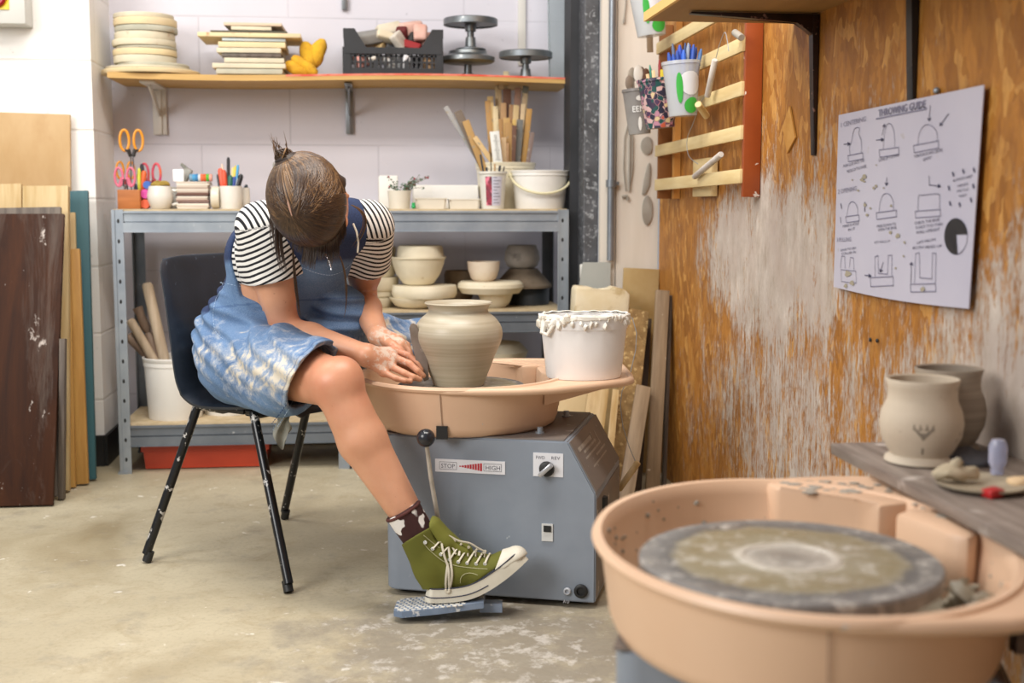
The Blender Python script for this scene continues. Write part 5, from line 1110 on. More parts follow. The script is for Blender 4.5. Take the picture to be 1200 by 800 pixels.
for k in range(9):
    xa = x0+W_*(.35+.037*k); s_ = (.04+.26*(k/8)); rect(b, xa, z0+hh_*(.5-s_), xa+W_*.028, z0+hh_*(.5+s_), .0016, .0004)
b.build('red_wedge', M_redl, pl, smooth=0)
x0, z1 = bf(625, 530); x1, z0 = bf(660, 559)
b = onface(MB()); rect(b, x0, z0, x1, z1, 0, .0015); pl = b.build('direction_plate', M_plate, body1, smooth=0)
b = onface(MB()); ftxt(b, 'FWD', x0+.006, x0+.027, z1-.014, .0075); b.build('lettering', M_txt, pl, smooth=0)
b = onface(MB()); ftxt(b, 'REV', x1-.028, x1-.007, z1-.014, .0075); b.build('lettering', M_txt, pl, smooth=0)
cx_, cz_ = bf(641, 549); b = MB(); b.T = BL1 @ Matrix.Translation((cx_, 0, cz_)) @ Matrix.Rotation(PI/2, 4, 'X'); b.lathe([(0,.002),(.017,.002),(.018,.004),(.016,.010),(.012,.012),(0,.012)], seg=28)
kn = b.build('direction_knob', M_black, body1); b = MB(); b.T = BL1 @ Matrix.Translation((cx_,-.018,cz_)) @ Matrix.Rotation(PI/2, 4, 'X') @ Matrix.Rotation(.75,4,'Z'); b.box((0,0,0),(.040,.011,.014),bev=.003); b.build('grip', mat('knob_silver','b5b5b8',rough=.3,metal=.6), kn)
x0, z1 = bf(635, 613); x1, z0 = bf(648, 634); b = onface(MB()); rect(b, x0, z0, x1, z1, 0, .003); sw = b.build('rocker_switch', mat('switchwhite','d3d3d0',rough=.4), body1, smooth=0)
b = onface(MB()); rect(b, x0+.005, z1-.018, x1-.004, z1-.004, .003, .003); b.build('rocker', M_black, sw, smooth=0)
for (q, s, c) in (((681,692),.016,M_black),((665,692),.0085,mat('jack_grey','b9bcc2',rough=.4))):
    cx_, cz_ = bf(*q); b = MB(); b.T = BL1 @ Matrix.Translation((cx_,0,cz_)) @ Matrix.Rotation(PI/2,4,'X'); b.lathe([(0,.001),(s,.001),(s,.006),(s*.8,.008),(s*.6,.008),(s*.55,.003),(0,.003)],seg=24); b.build('socket', c, body1)
x0, z1 = bf(660, 700)
for ch_, dx_ in (('A', 0), ('U', .008)):
    b = onface(MB()); ftxt(b, ch_, x0+dx_, x0+dx_+.006, z1-.012, .008); b.build('letter', M_plate, body1, smooth=0)
# brand lettering on the sloping cover
b = MB(); b.T = BL1 @ Matrix.Translation((.4725,.20,.327)) @ Matrix.Rotation(math.atan2(.118,.065), 4, 'Y')
for k, (ya, yb2, w_) in enumerate([(-.16,.02,.010),(-.12,.05,.006),(-.13,.09,.005),(-.02,.12,.005),(-.10,.10,.004)]): b.box((-.035+.014*k, (ya+yb2)/2, .0032), (w_, yb2-ya, .0008))
b.box((-.03,.03,.0032),(.03,.006,.0008)); b.box((-.02,.08,.0032),(.04,.006,.0008))
b.build('faded_logo', mat('fadedlogo','a79f95','8d857c',scale=60,rough=.6), body1, smooth=0)
b = MB(); b.T = BL1; b.tube([(.507,.10,.24),(.507,.10,.17)], .012, seg=10); b.build('side_slot', M_black, body1)
# bolts
for (x, y) in ((.36,.08),(.38,.32),(.04,.34)):
    b = MB(); b.T = BL1 @ Matrix.Translation((x,y,.389)); b.lathe([(0,0),(.011,0),(.011,.003),(.007,.004),(.007,.014),(0,.014)],seg=12); b.build('bolt', M_galv, body1)
# lever
A = at(499, 513, D=2.685); B = at(505, 560, D=2.72); C_ = at(519, 640, D=2.77)
inv = (Matrix.Translation(rw1.location) @ Matrix.Rotation(-YAW,4,'Z')).inverted()
b = MB(); b.tube([inv@A, inv@B, inv@C_], [.0045,.0050,.0055], seg=10); lv = b.build('speed_lever', mat('lever_clayed','a39c92','c5beb2',scale=20,rough=.5), rw1)
b = MB(); b.ball(inv@A, .0205, sub=4); b.build('knob', mat('knob_black','16171a','23242a',scale=10,rough=.22), lv)
# foot pedal
A = inv @ K(-.262, 2.70, 0); b = MB(); b.T = Matrix.Translation((A.x, A.y, 0)) @ Matrix.Rotation(-.02, 4, 'Z')
pp = [(0,0)]
pts = [(.0,-.035),(.02,-.052),(.10,-.050),(.20,-.035),(.20,.035),(.10,.045),(.02,.045),(.0,.03)]
lo = [b._v((x, y, .012+.10*x)) for x,y in pts]; hi = [b._v((x, y, .026+.10*x)) for x,y in pts]
b.bm.faces.new(lo[::-1]); b.bm.faces.new(hi)
for i in range(8): b.bm.faces.new((lo[i],lo[(i+1)%8],hi[(i+1)%8],hi[i]))
b.box((.215,.01,.022),(.05,.03,.02)); pd = b.build('foot_pedal', mat('pedal_blue','6f7f95','8794a8',scale=12,rough=.5,spot='c9c9c9',spsc=40,spth=.6), rw1, smooth=0)
b = MB(); b.T = Matrix.Translation((A.x, A.y, 0)) @ Matrix.Rotation(-.02, 4, 'Z')
for i in range(12):
    for j in range(8):
        x = .006+.013*i+(.0065 if j%2 else 0); y = -.045+.0115*j
        if x < .012 and abs(y) > .03: continue
        b.box((x, y, .0265+.10*x), (.0085,.0055,.002), PI/4*(1 if (i+j)%2 else -1)*.5)
b.build('tread', mat('tread_clay','d9d5cc',rough=.8), pd, smooth=0)['kind'] = 'stuff'
# clay sediment in the pan
b = MB(); b.lathe([(0,.405),(.215,.405),(.20,.414),(.12,.416),(0,.414)], sy=1.03, seg=48); b.jitter(.005, 25, 3); b.build('clay_slip', M_clayw, rw1)

rw2, BL2, body2 = make_wheel('second pottery wheel, out of focus in the right foreground, with empty clay covered wheel head', .36, 1.52, True)
b = MB(); b.lathe([(0,.405),(.225,.405),(.205,.414),(.12,.416),(0,.414)], sy=1.26, seg=48); b.jitter(.006, 25, 3); b.build('clay_slip', M_clayw, rw2)
b = MB()
for i in range(150):
    t = rnd.uniform(-.95, .75); q = rnd.uniform(.76,.90); s = rnd.uniform(.005,.017)
    b.ball((.256*q*math.cos(t), .322*q*math.sin(t), .415+rnd.uniform(0,.035)), s, (1,rnd.uniform(.6,1.2),.7), sub=1)
b.jitter(.005, 60, 2); b.build('clay_crumbs', M_clayw, rw2)['kind'] = 'stuff'
b = MB()
for i in range(80):
    x = rnd.uniform(.05,.36); y = rnd.uniform(.24,.315) if x < .2 else rnd.uniform(.10,.26)
    b.ball((x, y, .5055), rnd.uniform(.003,.010), (1.3,1,.25), sub=1)
for i in range(130):
    t = rnd.uniform(0, 6.28); q = .94; zz_ = rnd.uniform(.43,.495); q = .90+.04*(zz_-.415)/.07
    b.ball((.256*q*math.cos(t), .322*q*math.sin(t), zz_), rnd.uniform(.002,.006), (1,1,.8), sub=1)
b.build('dried_splashes', mat('dried_splash','8d857a','a49c90',scale=30,rough=.8), rw2)['kind'] = 'stuff'

# ================================================================== vase, knife, bucket on the wing
n = NT('wet_thrown_clay'); v = n.coord((.3,.3,22), rand=False); v2 = n.coord((1,1,1), rand=False)
c_ = n.mix(n.ramp(n.noise(v, 2.0, 4, .6), .2, .8), lin('b5aa94'), lin('a0957f')); c_ = n.mix(n.ramp(n.noise(v, 5.5, 3, .6), .45, .85), c_, lin('c6bca8'))
M_vase = n.set(c_, .38, 0, n.noise(v, 4, 4), bstr=.25, bdist=.003)
VC = K(-.124, 2.965, 0); vz = .4895
def vpx(q): return at(q[0], q[1], D=2.965)
px_c = 537.5; prof = []
for (hw_, py) in ((30,452),(34,438),(38,428),(43,415),(49,402),(51.5,392),(50,382),(44,373),(37,367),(34.5,363),(36,358.5),(39.5,355)):
    p = vpx((px_c, py)); r_ = hw_/1450*2.99; prof.append((r_, max(0, p.z-vz)))
prof[0] = (prof[0][0], 0)
# smooth the profile
pf_ = smooth_pts(prof, 4); top_ = pf_[-1]
inner = [(top_[0]-.002, top_[1]+.003), (top_[0]-.006, top_[1]+.001)] + [(max(r_-.008,.01), z_) for r_, z_ in pf_[::-1][3:-3]] + [(0, .012)]
Xv = at(px_c, 440, D=2.965)
b = MB(); b.lathe([(0,0)]+pf_+inner, seg=96); o = b.build('clay_vase', M_vase, loc=(Xv.x, Xv.y, vz), smooth=60); thing(o, 'freshly thrown round bellied clay vase on the wheel head', 'vase')
VL = Vector((Xv.x, Xv.y, vz))
M_knife = mat('wooden_knife', '6b5d50', '8b8078', scale=10, rough=.5, spot='a79e94', spsc=30, spth=.6, sps=.1)
A = at(500, 446, D=2.925); B = at(482.5, 379, D=2.915); d = B-A; L_ = d.length
b = MB(); side = Vector((cY,-sY,0)); up_ = d.normalized(); side = (side-up_*side.dot(up_)).normalized(); nn = side.cross(up_)
b.T = Matrix.Translation((0,0,0)) @ Matrix((side, up_, nn)).transposed().to_4x4()
b.prism([(-.006,.0),(.006,.002),(.0155,L_*.35),(.0155,L_*.72),(.011,L_*.95),(.004,L_),(-.003,L_*.995),(-.0085,L_*.93),(-.012,L_*.6),(-.013,L_*.3)], -.0025, .0025, bev=.0012)
o = b.build('wooden_knife', M_knife, loc=A); thing(o, 'dark wooden potter knife held upright against the vase', 'pottery tool')
KN_A, KN_B = A, B
a_ = at(638, 440, D=2.985); c_ = at(730, 440, D=2.985); zt_ = at(684, 369, D=2.985).z; R_ = (c_.x-a_.x)/cY/2/.90
cc = at(684, 440, D=2.985); zb_ = .5048
r = empty('bucket', 'white oval bucket with crusted rim on the wing of the splash pan', 'bucket', (cc.x, cc.y, zb_))
h = zt_-zb_; b = MB()
M_bk3 = mat('bucket_clean_white','f0efee','e6e4e2',scale=4,rough=.3)
b.lathe([(0,0),(R_*.84,0),(R_*.865,.006),(R_*.975,h*.78),(R_*.975,h*.8),(R_*1.0,h*.80),(R_*1.03,h*.97),(R_*1.02,h),(R_*.97,h),(R_*.96,h*.9),(R_*.83,.008),(0,.008)],seg=64,sy=.80); b.build('bucket_wall', M_bk3, r)
M_cr = mat('rim_crust','e9e6df','d5cdbd',scale=25,rough=.9,bump=.8,bsc=70,spot='b5a680',spsc=22,spth=.62,sps=.08)
b = MB(); b.lathe([(R_*.95,h*.985),(R_*1.035,h*.96),(R_*1.055,h*.97),(R_*1.05,h*1.01),(R_*.99,h*1.035),(R_*.95,h*1.02)],seg=80,sy=.80); 
for k in range(60):
    t = 2*PI*k/60+rnd.uniform(-.03,.03); s = rnd.uniform(.003,.007)*(1.6 if PI<t<4.2 else 1); b.ball((R_*1.03*math.cos(t), R_*.83*math.sin(t), h*rnd.uniform(.86,1.0)), s, (1,1,1.5), sub=1)
b.jitter(.004, 50, 6); b.build('crusted_rim', M_cr, r)
b = MB(); b.tube([(-R_*1.0*.95,-.03,h*.95),(-R_*.99,-.035,h*.75),(-R_*.9,-.05,h*.72),(-R_*.78,-.058,h*.88)],[.008,.006,.005,.004],seg=8); b.jitter(.003,50,2); b.build('rim_drip', M_cr, r)
# ================================================================== implicit surface modelling
class Sdf:
    def __init__(s, lo, hi, h):
        s.lo = np.array(lo, float); s.h = h; s.n = np.ceil((np.array(hi)-s.lo)/h).astype(int)+1
        s.f = np.full(tuple(s.n), .5, np.float32)
    def block(s, lo, hi):
        a = np.clip(np.floor((np.array(lo)-s.lo)/s.h).astype(int), 0, s.n-1); b = np.clip(np.ceil((np.array(hi)-s.lo)/s.h).astype(int)+1, 1, s.n)
        b = np.maximum(b, a+1); sl = tuple(slice(a[i], b[i]) for i in range(3))
        ax = [(s.lo[i]+np.arange(a[i], b[i])*s.h).astype(np.float32) for i in range(3)]
        return sl, np.meshgrid(*ax, indexing='ij', sparse=True)
    def _put(s, sl, d, k, op):
        c = s.f[sl]
        if op == 'add':
            if k > 0: hh = np.clip(.5+.5*(c-d)/k, 0, 1); s.f[sl] = c*(1-hh)+d*hh-k*hh*(1-hh)
            else: s.f[sl] = np.minimum(c, d)
        elif op == 'sub':
            d = -d
            if k > 0: hh = np.clip(.5-.5*(c-d)/k, 0, 1); s.f[sl] = c*(1-hh)+d*hh+k*hh*(1-hh)
            else: s.f[sl] = np.maximum(c, d)
    def cap(s, a, b, ra, rb=None, k=.01, op='add', flat=None, pad=None):
        """tapered capsule; flat=(direction, factor) squashes it along a direction"""
        rb = ra if rb is None else rb; a = np.array(a, float); b = np.array(b, float); R_ = max(ra, rb)+k+(.02 if pad is None else pad)
        sl, (X, Y, Z) = s.block(np.minimum(a, b)-R_*1.2, np.maximum(a, b)+R_*1.2)
        ba = b-a; L2 = max(float(ba@ba), 1e-9); px, py, pz = X-a[0], Y-a[1], Z-a[2]
        t = np.clip((px*ba[0]+py*ba[1]+pz*ba[2])/L2, 0, 1)
        dx, dy, dz = px-ba[0]*t, py-ba[1]*t, pz-ba[2]*t
        if flat is not None:
            n_ = np.array(flat[0], float); n_ /= np.linalg.norm(n_); q = (dx*n_[0]+dy*n_[1]+dz*n_[2])*(1/flat[1]-1)
            dx, dy, dz = dx+n_[0]*q, dy+n_[1]*q, dz+n_[2]*q
        d = np.sqrt(dx*dx+dy*dy+dz*dz)-(ra+(rb-ra)*t); s._put(sl, d.astype(np.float32), k, op); return s
    def ell(s, c, r, M=None, k=.01, op='add'):
        c = np.array(c, float); r = np.array(r, float); R_ = r.max()+k+.02
        sl, (X, Y, Z) = s.block(c-R_, c+R_); p = [X-c[0], Y-c[1], Z-c[2]]
        if M is not None: M = np.array(M); p = [p[0]*M[0,i]+p[1]*M[1,i]+p[2]*M[2,i] for i in range(3)]   # columns of M = axes
        k0 = np.sqrt((p[0]/r[0])**2+(p[1]/r[1])**2+(p[2]/r[2])**2); k1 = np.sqrt((p[0]/r[0]**2)**2+(p[1]/r[1]**2)**2+(p[2]/r[2]**2)**2)
        d = k0*(k0-1)/np.maximum(k1, 1e-6); s._put(sl, d.astype(np.float32), k, op); return s
    def all(s): return s.block(s.lo, s.lo+s.n*s.h)
    def cut(s, p, n, k=0.0):
        """remove what lies on the side n points to"""
        sl, (X, Y, Z) = s.all(); n = np.array(n, float); n /= np.linalg.norm(n)
        d = (X-p[0])*n[0]+(Y-p[1])*n[1]+(Z-p[2])*n[2]; s.f = np.maximum(s.f, d.astype(np.float32)) if k <= 0 else s.f
        return s
    def disp(s, fn):
        sl, (X, Y, Z) = s.all(); m = np.abs(s.f) < .05
        s.f = np.where(m, s.f+fn(X, Y, Z).astype(np.float32), s.f); return s
    def mesh(s, smooth=2):
        f = s.f; ins = f < 0; n = f.shape
        e = [ins[:-1,:,:] != ins[1:,:,:], ins[:,:-1,:] != ins[:,1:,:], ins[:,:,:-1] != ins[:,:,1:]]
        cell = np.zeros((n[0]-1, n[1]-1, n[2]-1), bool)
        cell |= e[0][:,:-1,:-1]|e[0][:,1:,:-1]|e[0][:,:-1,1:]|e[0][:,1:,1:]
        cell |= e[1][:-1,:,:-1]|e[1][1:,:,:-1]|e[1][:-1,:,1:]|e[1][1:,:,1:]
        cell |= e[2][:-1,:-1,:]|e[2][1:,:-1,:]|e[2][:-1,1:,:]|e[2][1:,1:,:]
        ci = np.argwhere(cell); idx = np.full(cell.shape, -1, np.int64); idx[cell] = np.arange(len(ci))
        acc = np.zeros((len(ci), 3)); cnt = np.zeros(len(ci)); i, j, k = ci.T
        for ax in range(3):
            o1, o2 = [(1,2),(0,2),(0,1)][ax]
            for u in (0,1):
                for v in (0,1):
                    o = [0,0,0]; o[o1] = u; o[o2] = v; a = (i+o[0], j+o[1], k+o[2]); o_ = list(o); o_[ax] += 1; b = (i+o_[0], j+o_[1], k+o_[2])
                    fa, fb = f[a].astype(float), f[b].astype(float); m = (fa < 0) != (fb < 0); t = np.where(m, fa/np.where(m, fa-fb, 1), 0)
                    P = np.stack([i+o[0], j+o[1], k+o[2]], 1).astype(float); P[:, ax] += t; acc[m] += P[m]; cnt[m] += 1
        V = acc/cnt[:, None]; Fs = []
        for ax in range(3):
            ed = np.argwhere(e[ax]); o1, o2 = [(1,2),(2,0),(0,1)][ax]
            ok = (ed[:,o1] > 0)&(ed[:,o2] > 0)&(ed[:,o1] < n[o1]-1)&(ed[:,o2] < n[o2]-1); ed = ed[ok]
            q = []
            for u, v in ((1,1),(0,1),(0,0),(1,0)):
                c_ = ed.copy(); c_[:,o1] -= u; c_[:,o2] -= v; q.append(idx[c_[:,0], c_[:,1], c_[:,2]])
            q = np.stack(q, 1); fl = ins[ed[:,0], ed[:,1], ed[:,2]]; q[~fl] = q[~fl][:, ::-1]; Fs.append(q)
        Fq = np.concatenate(Fs)
        for _ in range(smooth):
            S = np.zeros_like(V); C = np.zeros(len(V))
            for a, b in ((0,1),(1,2),(2,3),(3,0)):
                np.add.at(S, Fq[:,a], V[Fq[:,b]]); np.add.at(C, Fq[:,a], 1); np.add.at(S, Fq[:,b], V[Fq[:,a]]); np.add.at(C, Fq[:,b], 1)
            V = V*.4+(S/C[:,None])*.6
        return s.lo+V*s.h, Fq
def mesh_obj(name, V, Fq, m, parent=None, origin=(0,0,0), attrs=None):
    me = bpy.data.meshes.new(name); V = V-np.array(origin)
    me.vertices.add(len(V)); me.vertices.foreach_set('co', V.astype(np.float32).ravel())
    me.loops.add(Fq.size); me.loops.foreach_set('vertex_index', Fq.astype(np.int32).ravel())
    me.polygons.add(len(Fq)); me.polygons.foreach_set('loop_start', (np.arange(len(Fq))*4).astype(np.int32)); me.polygons.foreach_set('use_smooth', np.ones(len(Fq), bool))
    me.update(calc_edges=True); me.validate()
    for mm in (m if isinstance(m, (list, tuple)) else [m]): me.materials.append(mm)
    for k_, v_ in (attrs or {}).items():
        a = me.attributes.new(k_, 'FLOAT', 'POINT'); a.data.foreach_set('value', v_.astype(np.float32))
    o = bpy.data.objects.new(name, me); link(o)
    if parent is not None: o.parent = parent
    return o
_rs = np.random.RandomState(4)
def wnoise(seed, freq, n=7):
    r_ = np.random.RandomState(seed); D_ = r_.normal(size=(n,3)); D_ /= np.linalg.norm(D_, axis=1)[:,None]; ph = r_.uniform(0,6.28,n); fr_ = freq*r_.uniform(.6,1.5,n)
    def f(X, Y, Z):
        s = 0
        for d, p, q in zip(D_, ph, fr_): s = s+np.sin((X*d[0]+Y*d[1]+Z*d[2])*q+p+.8*np.sin((X*d[1]+Y*d[2]-Z*d[0])*q*.6))
        return s/n
    return f
def A3(v): return np.array(v, float)
def pt(px, py, D): return A3(at(px, py, D=D))
def k3(lat, D, z): return A3(K(lat, D, z))

# ================================================================== chair
M_shell = mat('chair_plastic', '1a2029', '252c37', scale=7, rough=.42, spot='4d5866', spsc=40, spth=.68, bump=.15, bsc=160)
M_cleg = mat('chair_leg_paint', '0c0c0e', '141416', rough=.28, spot='b9b5b0', spsc=30, spth=.60, sps=.02)
CX, CY_, CROT = -.222, 3.263, math.radians(-38.4)
chair = empty('chair', 'black plastic shell chair with clay spattered black tube legs, the potter sits on it', 'chair', (CX, CY_, 0), (0,0,CROT))
SPR = [(.215,.412),(.208,.428),(.18,.436),(.10,.434),(0,.424),(-.09,.420),(-.135,.430),(-.17,.465),(-.19,.53),(-.205,.60),(-.222,.68),(-.24,.75),(-.252,.785),(-.262,.79)]
def spr(t):
    x = t*(len(SPR)-1); i = min(int(x), len(SPR)-2); q = smooth_pts(SPR, 4); j = x*4; a = min(int(j), len(q)-2); w_ = j-a
    return q[a][0]*(1-w_)+q[a+1][0]*w_, q[a][1]*(1-w_)+q[a+1][1]*w_
def shellf(u, v):
    x, z = spr(v); s = (u-.5)*2; back = min(1, max(0, (v-.45)/.2))
    hw = .195+.012*math.sin(v*PI)+.012*back*(1-v)*3; hw *= (1-.10*max(0, v-.85)/.15) * (1-.12*max(0,.08-v)/.08)
    y = s*hw
    e = abs(s)**4
    z += (1-back)*(.006*e - .010*(abs(s)**12)) + .0*back; x += back*(.035*s*s*(1 if v > .5 else .6) - .012*(abs(s)**14))
    z -= .012*max(0, v-.9)/.1*abs(s)**6
    return (x, y, z)
b = MB(); b.grid(shellf, 41, 61); bmesh.ops.recalc_face_normals(b.bm, faces=b.bm.faces)
bmesh.ops.solidify(b.bm, geom=list(b.bm.faces), thickness=.007); b.build('seat_shell', M_shell, chair, smooth=60)
tops = {('r',-1):(-.145,-.165,.405),('f',-1):(.05,-.165,.408),('r',1):(-.060,.175,.405),('f',1):(.05,.165,.408)}
feet = {('r',-1):(-.243,-.262,.004),('f',-1):(.243,-.262,.004),('r',1):(-.243,.262,.004),('f',1):(.243,.262,.004)}
for k_ in tops:
    T_, F_ = Vector(tops[k_]), Vector(feet[k_]); b = MB(); b.tube([T_, T_.lerp(F_, .12), F_+Vector((0,0,.02))], .0115, seg=14)
    lg = b.build('leg', M_cleg, chair)
    b = MB(); d = (F_-T_).normalized(); b.tube([F_-d*.028, F_-d*.0], [.0120,.0120], seg=14); b.build('rubber_foot', M_black, lg)
for s in (-1, 1):
    b = MB(); b.tube([tops[('r',s)], (-.04,s*.165,.412), tops[('f',s)]], .011, seg=12); b.box((-.04,s*.16,.408),(.14,.04,.016),bev=.003); b.build('side_bar', M_cleg, chair)
for x in (-.10, .03):
    b = MB(); b.tube([(x,-.165,.405),(x,-.12,.392),(x,.12,.392),(x,.165,.405)], .010, seg=12); b.build('cross_bar', M_cleg, chair)

# ================================================================== the potter
n = NT('skin'); v = n.coord(rand=False)
at_ = n.node('ShaderNodeAttribute'); at_.attribute_name = 'clay'
at2 = n.node('ShaderNodeAttribute'); at2.attribute_name = 'flush'
c_ = n.mix(n.ramp(n.noise(v, 6, 5, .6), .35, .7), lin('c98f6e'), lin('d8a283'))
c_ = n.mix(n.math('MULTIPLY', at2.outputs['Fac'], n.ramp(n.noise(v, 14, 4), .2, .7)), c_, lin('c67c5f'))
c_ = n.mix(n.math('MULTIPLY', n.ramp(n.noise(v, 85, 2), .72, .76), .4), c_, lin('9a5f43'))
cm = n.ramp(n.math('ADD', n.math('MULTIPLY', at_.outputs['Fac'], .34), n.math('MULTIPLY', n.noise(v, 60, 6, .7), .85)), .66, .75)
c_ = n.mix(n.math('MULTIPLY', cm, .72), c_, lin('d9ccbc'))
M_skin = n.set(c_, n.math('ADD', n.math('MULTIPLY', cm, .2), .42), 0, n.noise(v, 300, 3), bstr=.05, **{'Subsurface Weight': .12, 'Subsurface Radius': (.02,.008,.004), 'Subsurface Scale': .5})

shR, shL = pt(306,266,2.97), pt(434,264,3.10)
elR, wrR = pt(335,388,3.00), pt(429,416,2.88)
elL, wrL = pt(424,348,3.28), pt(443,393,3.03)
hipR, hipL = k3(-.675,3.085,.535), k3(-.585,3.24,.535)
knR, anR = pt(394,449,2.74), k3(-.182,2.71,.135)
knL, anL = k3(-.19,3.46,.535), k3(-.20,3.53,.09)
waist, chest, upper = k3(-.625,3.14,.66), k3(-.555,3.09,.79), (shR+shL)/2+A3((0,0,.004))
hc = pt(366,238,2.85)
Uh = k3(-.20,-.955,-.10); Fh = k3(.20,0,-.96)
Uh /= np.linalg.norm(Uh); Fh = Fh-Uh*(Fh@Uh); Fh /= np.linalg.norm(Fh); Xh = np.cross(Fh, Uh)
HM = np.stack([Xh, Fh, Uh], 1)
def hp(x, y, z): return hc+HM@A3((x,y,z))
PO = A3(K(-.45, 3.1, 0))
body = Sdf(k3(-.86,3.72,.0)-A3((.05,.05,-.03)), (.27,3.75,1.06), .0032)
lo = np.array([-.56, 2.56, .03]); hi = np.array([.34, 3.78, 1.06])
body = Sdf(lo, hi, .0030)
sdP = (hipL-hipR)/np.linalg.norm(hipL-hipR); sdS = (shL-shR)/np.linalg.norm(shL-shR)
def arm_r(t): return t
# torso
body.cap(hipR, hipL, .085, .085, k=.02); body.cap(waist-sdP*.04, waist+sdP*.04, .085, k=.06); body.cap(chest-sdS*.05, chest+sdS*.05, .09, k=.06)
body.cap(shR*.8+shL*.2, shR*.2+shL*.8, .055, k=.05); body.cap(waist, chest, .09, k=.05); body.cap(upper, hp(0,-.035,-.065), .050, .048, k=.03)
# arms
for sh, el, wr in ((shR, elR, wrR), (shL, elL, wrL)):
    body.cap(sh, el, .046, .036, k=.03); m_ = sh*.45+el*.55; body.cap(sh*.75+el*.25, sh*.35+el*.65, .042, .040, k=.02)
    fm = el*.68+wr*.32; body.cap(el, fm, .036, .0385, k=.015); body.cap(fm, wr, .037, .0255, k=.012)
# legs
body.cap(hipR, knR, .083, .055, k=.02); body.cap(hipL, knL, .083, .055, k=.02)
sdv = k3(0,-1,0)
cf = knR*.68+anR*.32; bk = k3(-.8,0,-.3); bk /= np.linalg.norm(bk)
body.cap(knR, cf+bk*.010, .052, .054, k=.02); body.cap(cf+bk*.010, anR*.82+knR*.18, .054, .034, k=.015); body.cap(anR*.82+knR*.18, anR, .034, .033, k=.01)
body.ell(knR+k3(.018,-.005,.012), (.040,.040,.046), k=.02)
body.cap(knL, knL*.6+anL*.4, .050, .052, k=.02); body.cap(knL*.6+anL*.4, anL, .052, .034, k=.02)
body.cap(anR, anR+k3(.06,0,-.06), .03, .02, k=.01)
# head
body.ell(hp(0,-.012,.028), (.073,.092,.080), HM, k=.0); body.ell(hp(0,.030,-.035), (.060,.056,.078), HM, k=.02)
for s in (-1,1):
    body.cap(hp(s*.048,.0,-.055), hp(0,.060,-.096), .019, .018, k=.02); body.ell(hp(s*.040,.058,-.028), (.022,.018,.020), HM, k=.015)
    body.cap(hp(s*.075,-.004,-.002), hp(s*.073,.002,-.036), .0095, .006, k=.004); body.ell(hp(s*.080,.002,-.012), (.004,.009,.014), HM, k=.003, op='sub')
body.cap(hp(0,.084,.000), hp(0,.103,-.036), .0075, .0105, k=.010); body.cap(hp(-.011,.092,-.040), hp(.011,.092,-.040), .0075, k=.006)
body.cap(hp(-.034,.074,.016), hp(.034,.074,.016), .011, k=.012); body.ell(hp(0,.068,-.094), (.018,.016,.014), HM, k=.012)
for s in (-1,1): body.ell(hp(s*.031,.088,-.003), (.016,.012,.010), HM, k=.008, op='sub'); body.ell(hp(s*.031,.074,-.003), (.0125,.0125,.0120), HM, k=.003)
body.cap(hp(-.020,.086,-.064), hp(.020,.086,-.064), .0055, k=.005); body.cap(hp(-.016,.086,-.072), hp(.016,.086,-.072), .0060, k=.005); body.cap(hp(-.020,.094,-.068), hp(.020,.094,-.068), .0013, k=.002, op='sub')
# hands
def finger(pts, r0=.0088, r1=.0068, k=.0025):
    for i in range(len(pts)-1):
        a = r0+(r1-r0)*i/(len(pts)-1); c_ = r0+(r1-r0)*(i+1)/(len(pts)-1); body.cap(pts[i], pts[i+1], a, c_, k=k if i else .006, pad=.005)
mR = [pt(461,411,2.930), pt(460,418,2.910), pt(456,428,2.890), pt(449,436,2.875)]
for i, m_ in enumerate(mR): body.cap(wrR*.97+m_*.03, m_, .019, .0115, k=.012)
body.cap(wrR, (mR[1]+mR[2])/2, .024, .014, k=.012)
finger([mR[0], pt(479,416,2.93), pt(489,425,2.925), pt(493.5,434,2.92)], .0095,.0072)
finger([mR[1], pt(480,426,2.905), pt(489,434,2.900), pt(496,440,2.905)], .0095,.0072)
finger([mR[2], pt(474,437,2.880), pt(484,441.5,2.880), pt(492,444.5,2.890)], .0090,.0070)
finger([mR[3], pt(464,443,2.862), pt(474,446,2.862), pt(481,447,2.872)], .0080,.0062)
finger([pt(441,415,2.92), pt(459,420,2.955), pt(476,428,2.955), pt(490,434,2.945)], .0125,.0085, .006)
mL = [pt(467,397,3.02), pt(470,402,3.00), pt(467,409,2.985), pt(461,414,2.975)]
for m_ in mL: body.cap(wrL, m_, .019, .0115, k=.012)
finger([mL[0], pt(477,404,3.02), pt(480,416,3.00), pt(479,425,2.985)], .0092,.0070)
finger([mL[1], pt(479,411,2.995), pt(483,422,2.98), pt(485,432,2.965)], .0092,.0070)
finger([mL[2], pt(474,419,2.975), pt(480,430,2.965), pt(486,438,2.955)], .0090,.0068)
finger([mL[3], pt(468,424,2.965), pt(474,434,2.96), pt(480,440,2.955)], .0080,.0062)
finger([pt(450,398,2.99), pt(460,404,2.96), pt(468,410,2.95), pt(477,418,2.945)], .0125,.0085, .006)
V, Fq = body.mesh(2)
dh = np.minimum(np.linalg.norm(V-(mR[1]*.6+wrR*.4), axis=1), np.linalg.norm(V-(mL[1]*.5+wrL*.5), axis=1)); clay = np.clip(1.15-dh/.09, 0, 1)
flush = np.clip(1.2-np.linalg.norm(V-knR, axis=1)/.10, 0, .8)+np.clip(1-np.linalg.norm(V-elR, axis=1)/.08, 0, .8)+np.clip(1-np.linalg.norm(V-mR[1], axis=1)/.08, 0, .7)+np.clip(1-np.linalg.norm(V-hp(0,.05,-.03), axis=1)/.09, 0, .6)
person = mesh_obj('person', V, Fq, M_skin, origin=PO, attrs={'clay': clay, 'flush': np.clip(flush,0,1)})
person.location = PO
thing(person, 'person in striped shirt, denim dress and green sneakers bent over the wheel shaping the vase', 'person')
def loc(p): return Vector(A3(p)-PO)
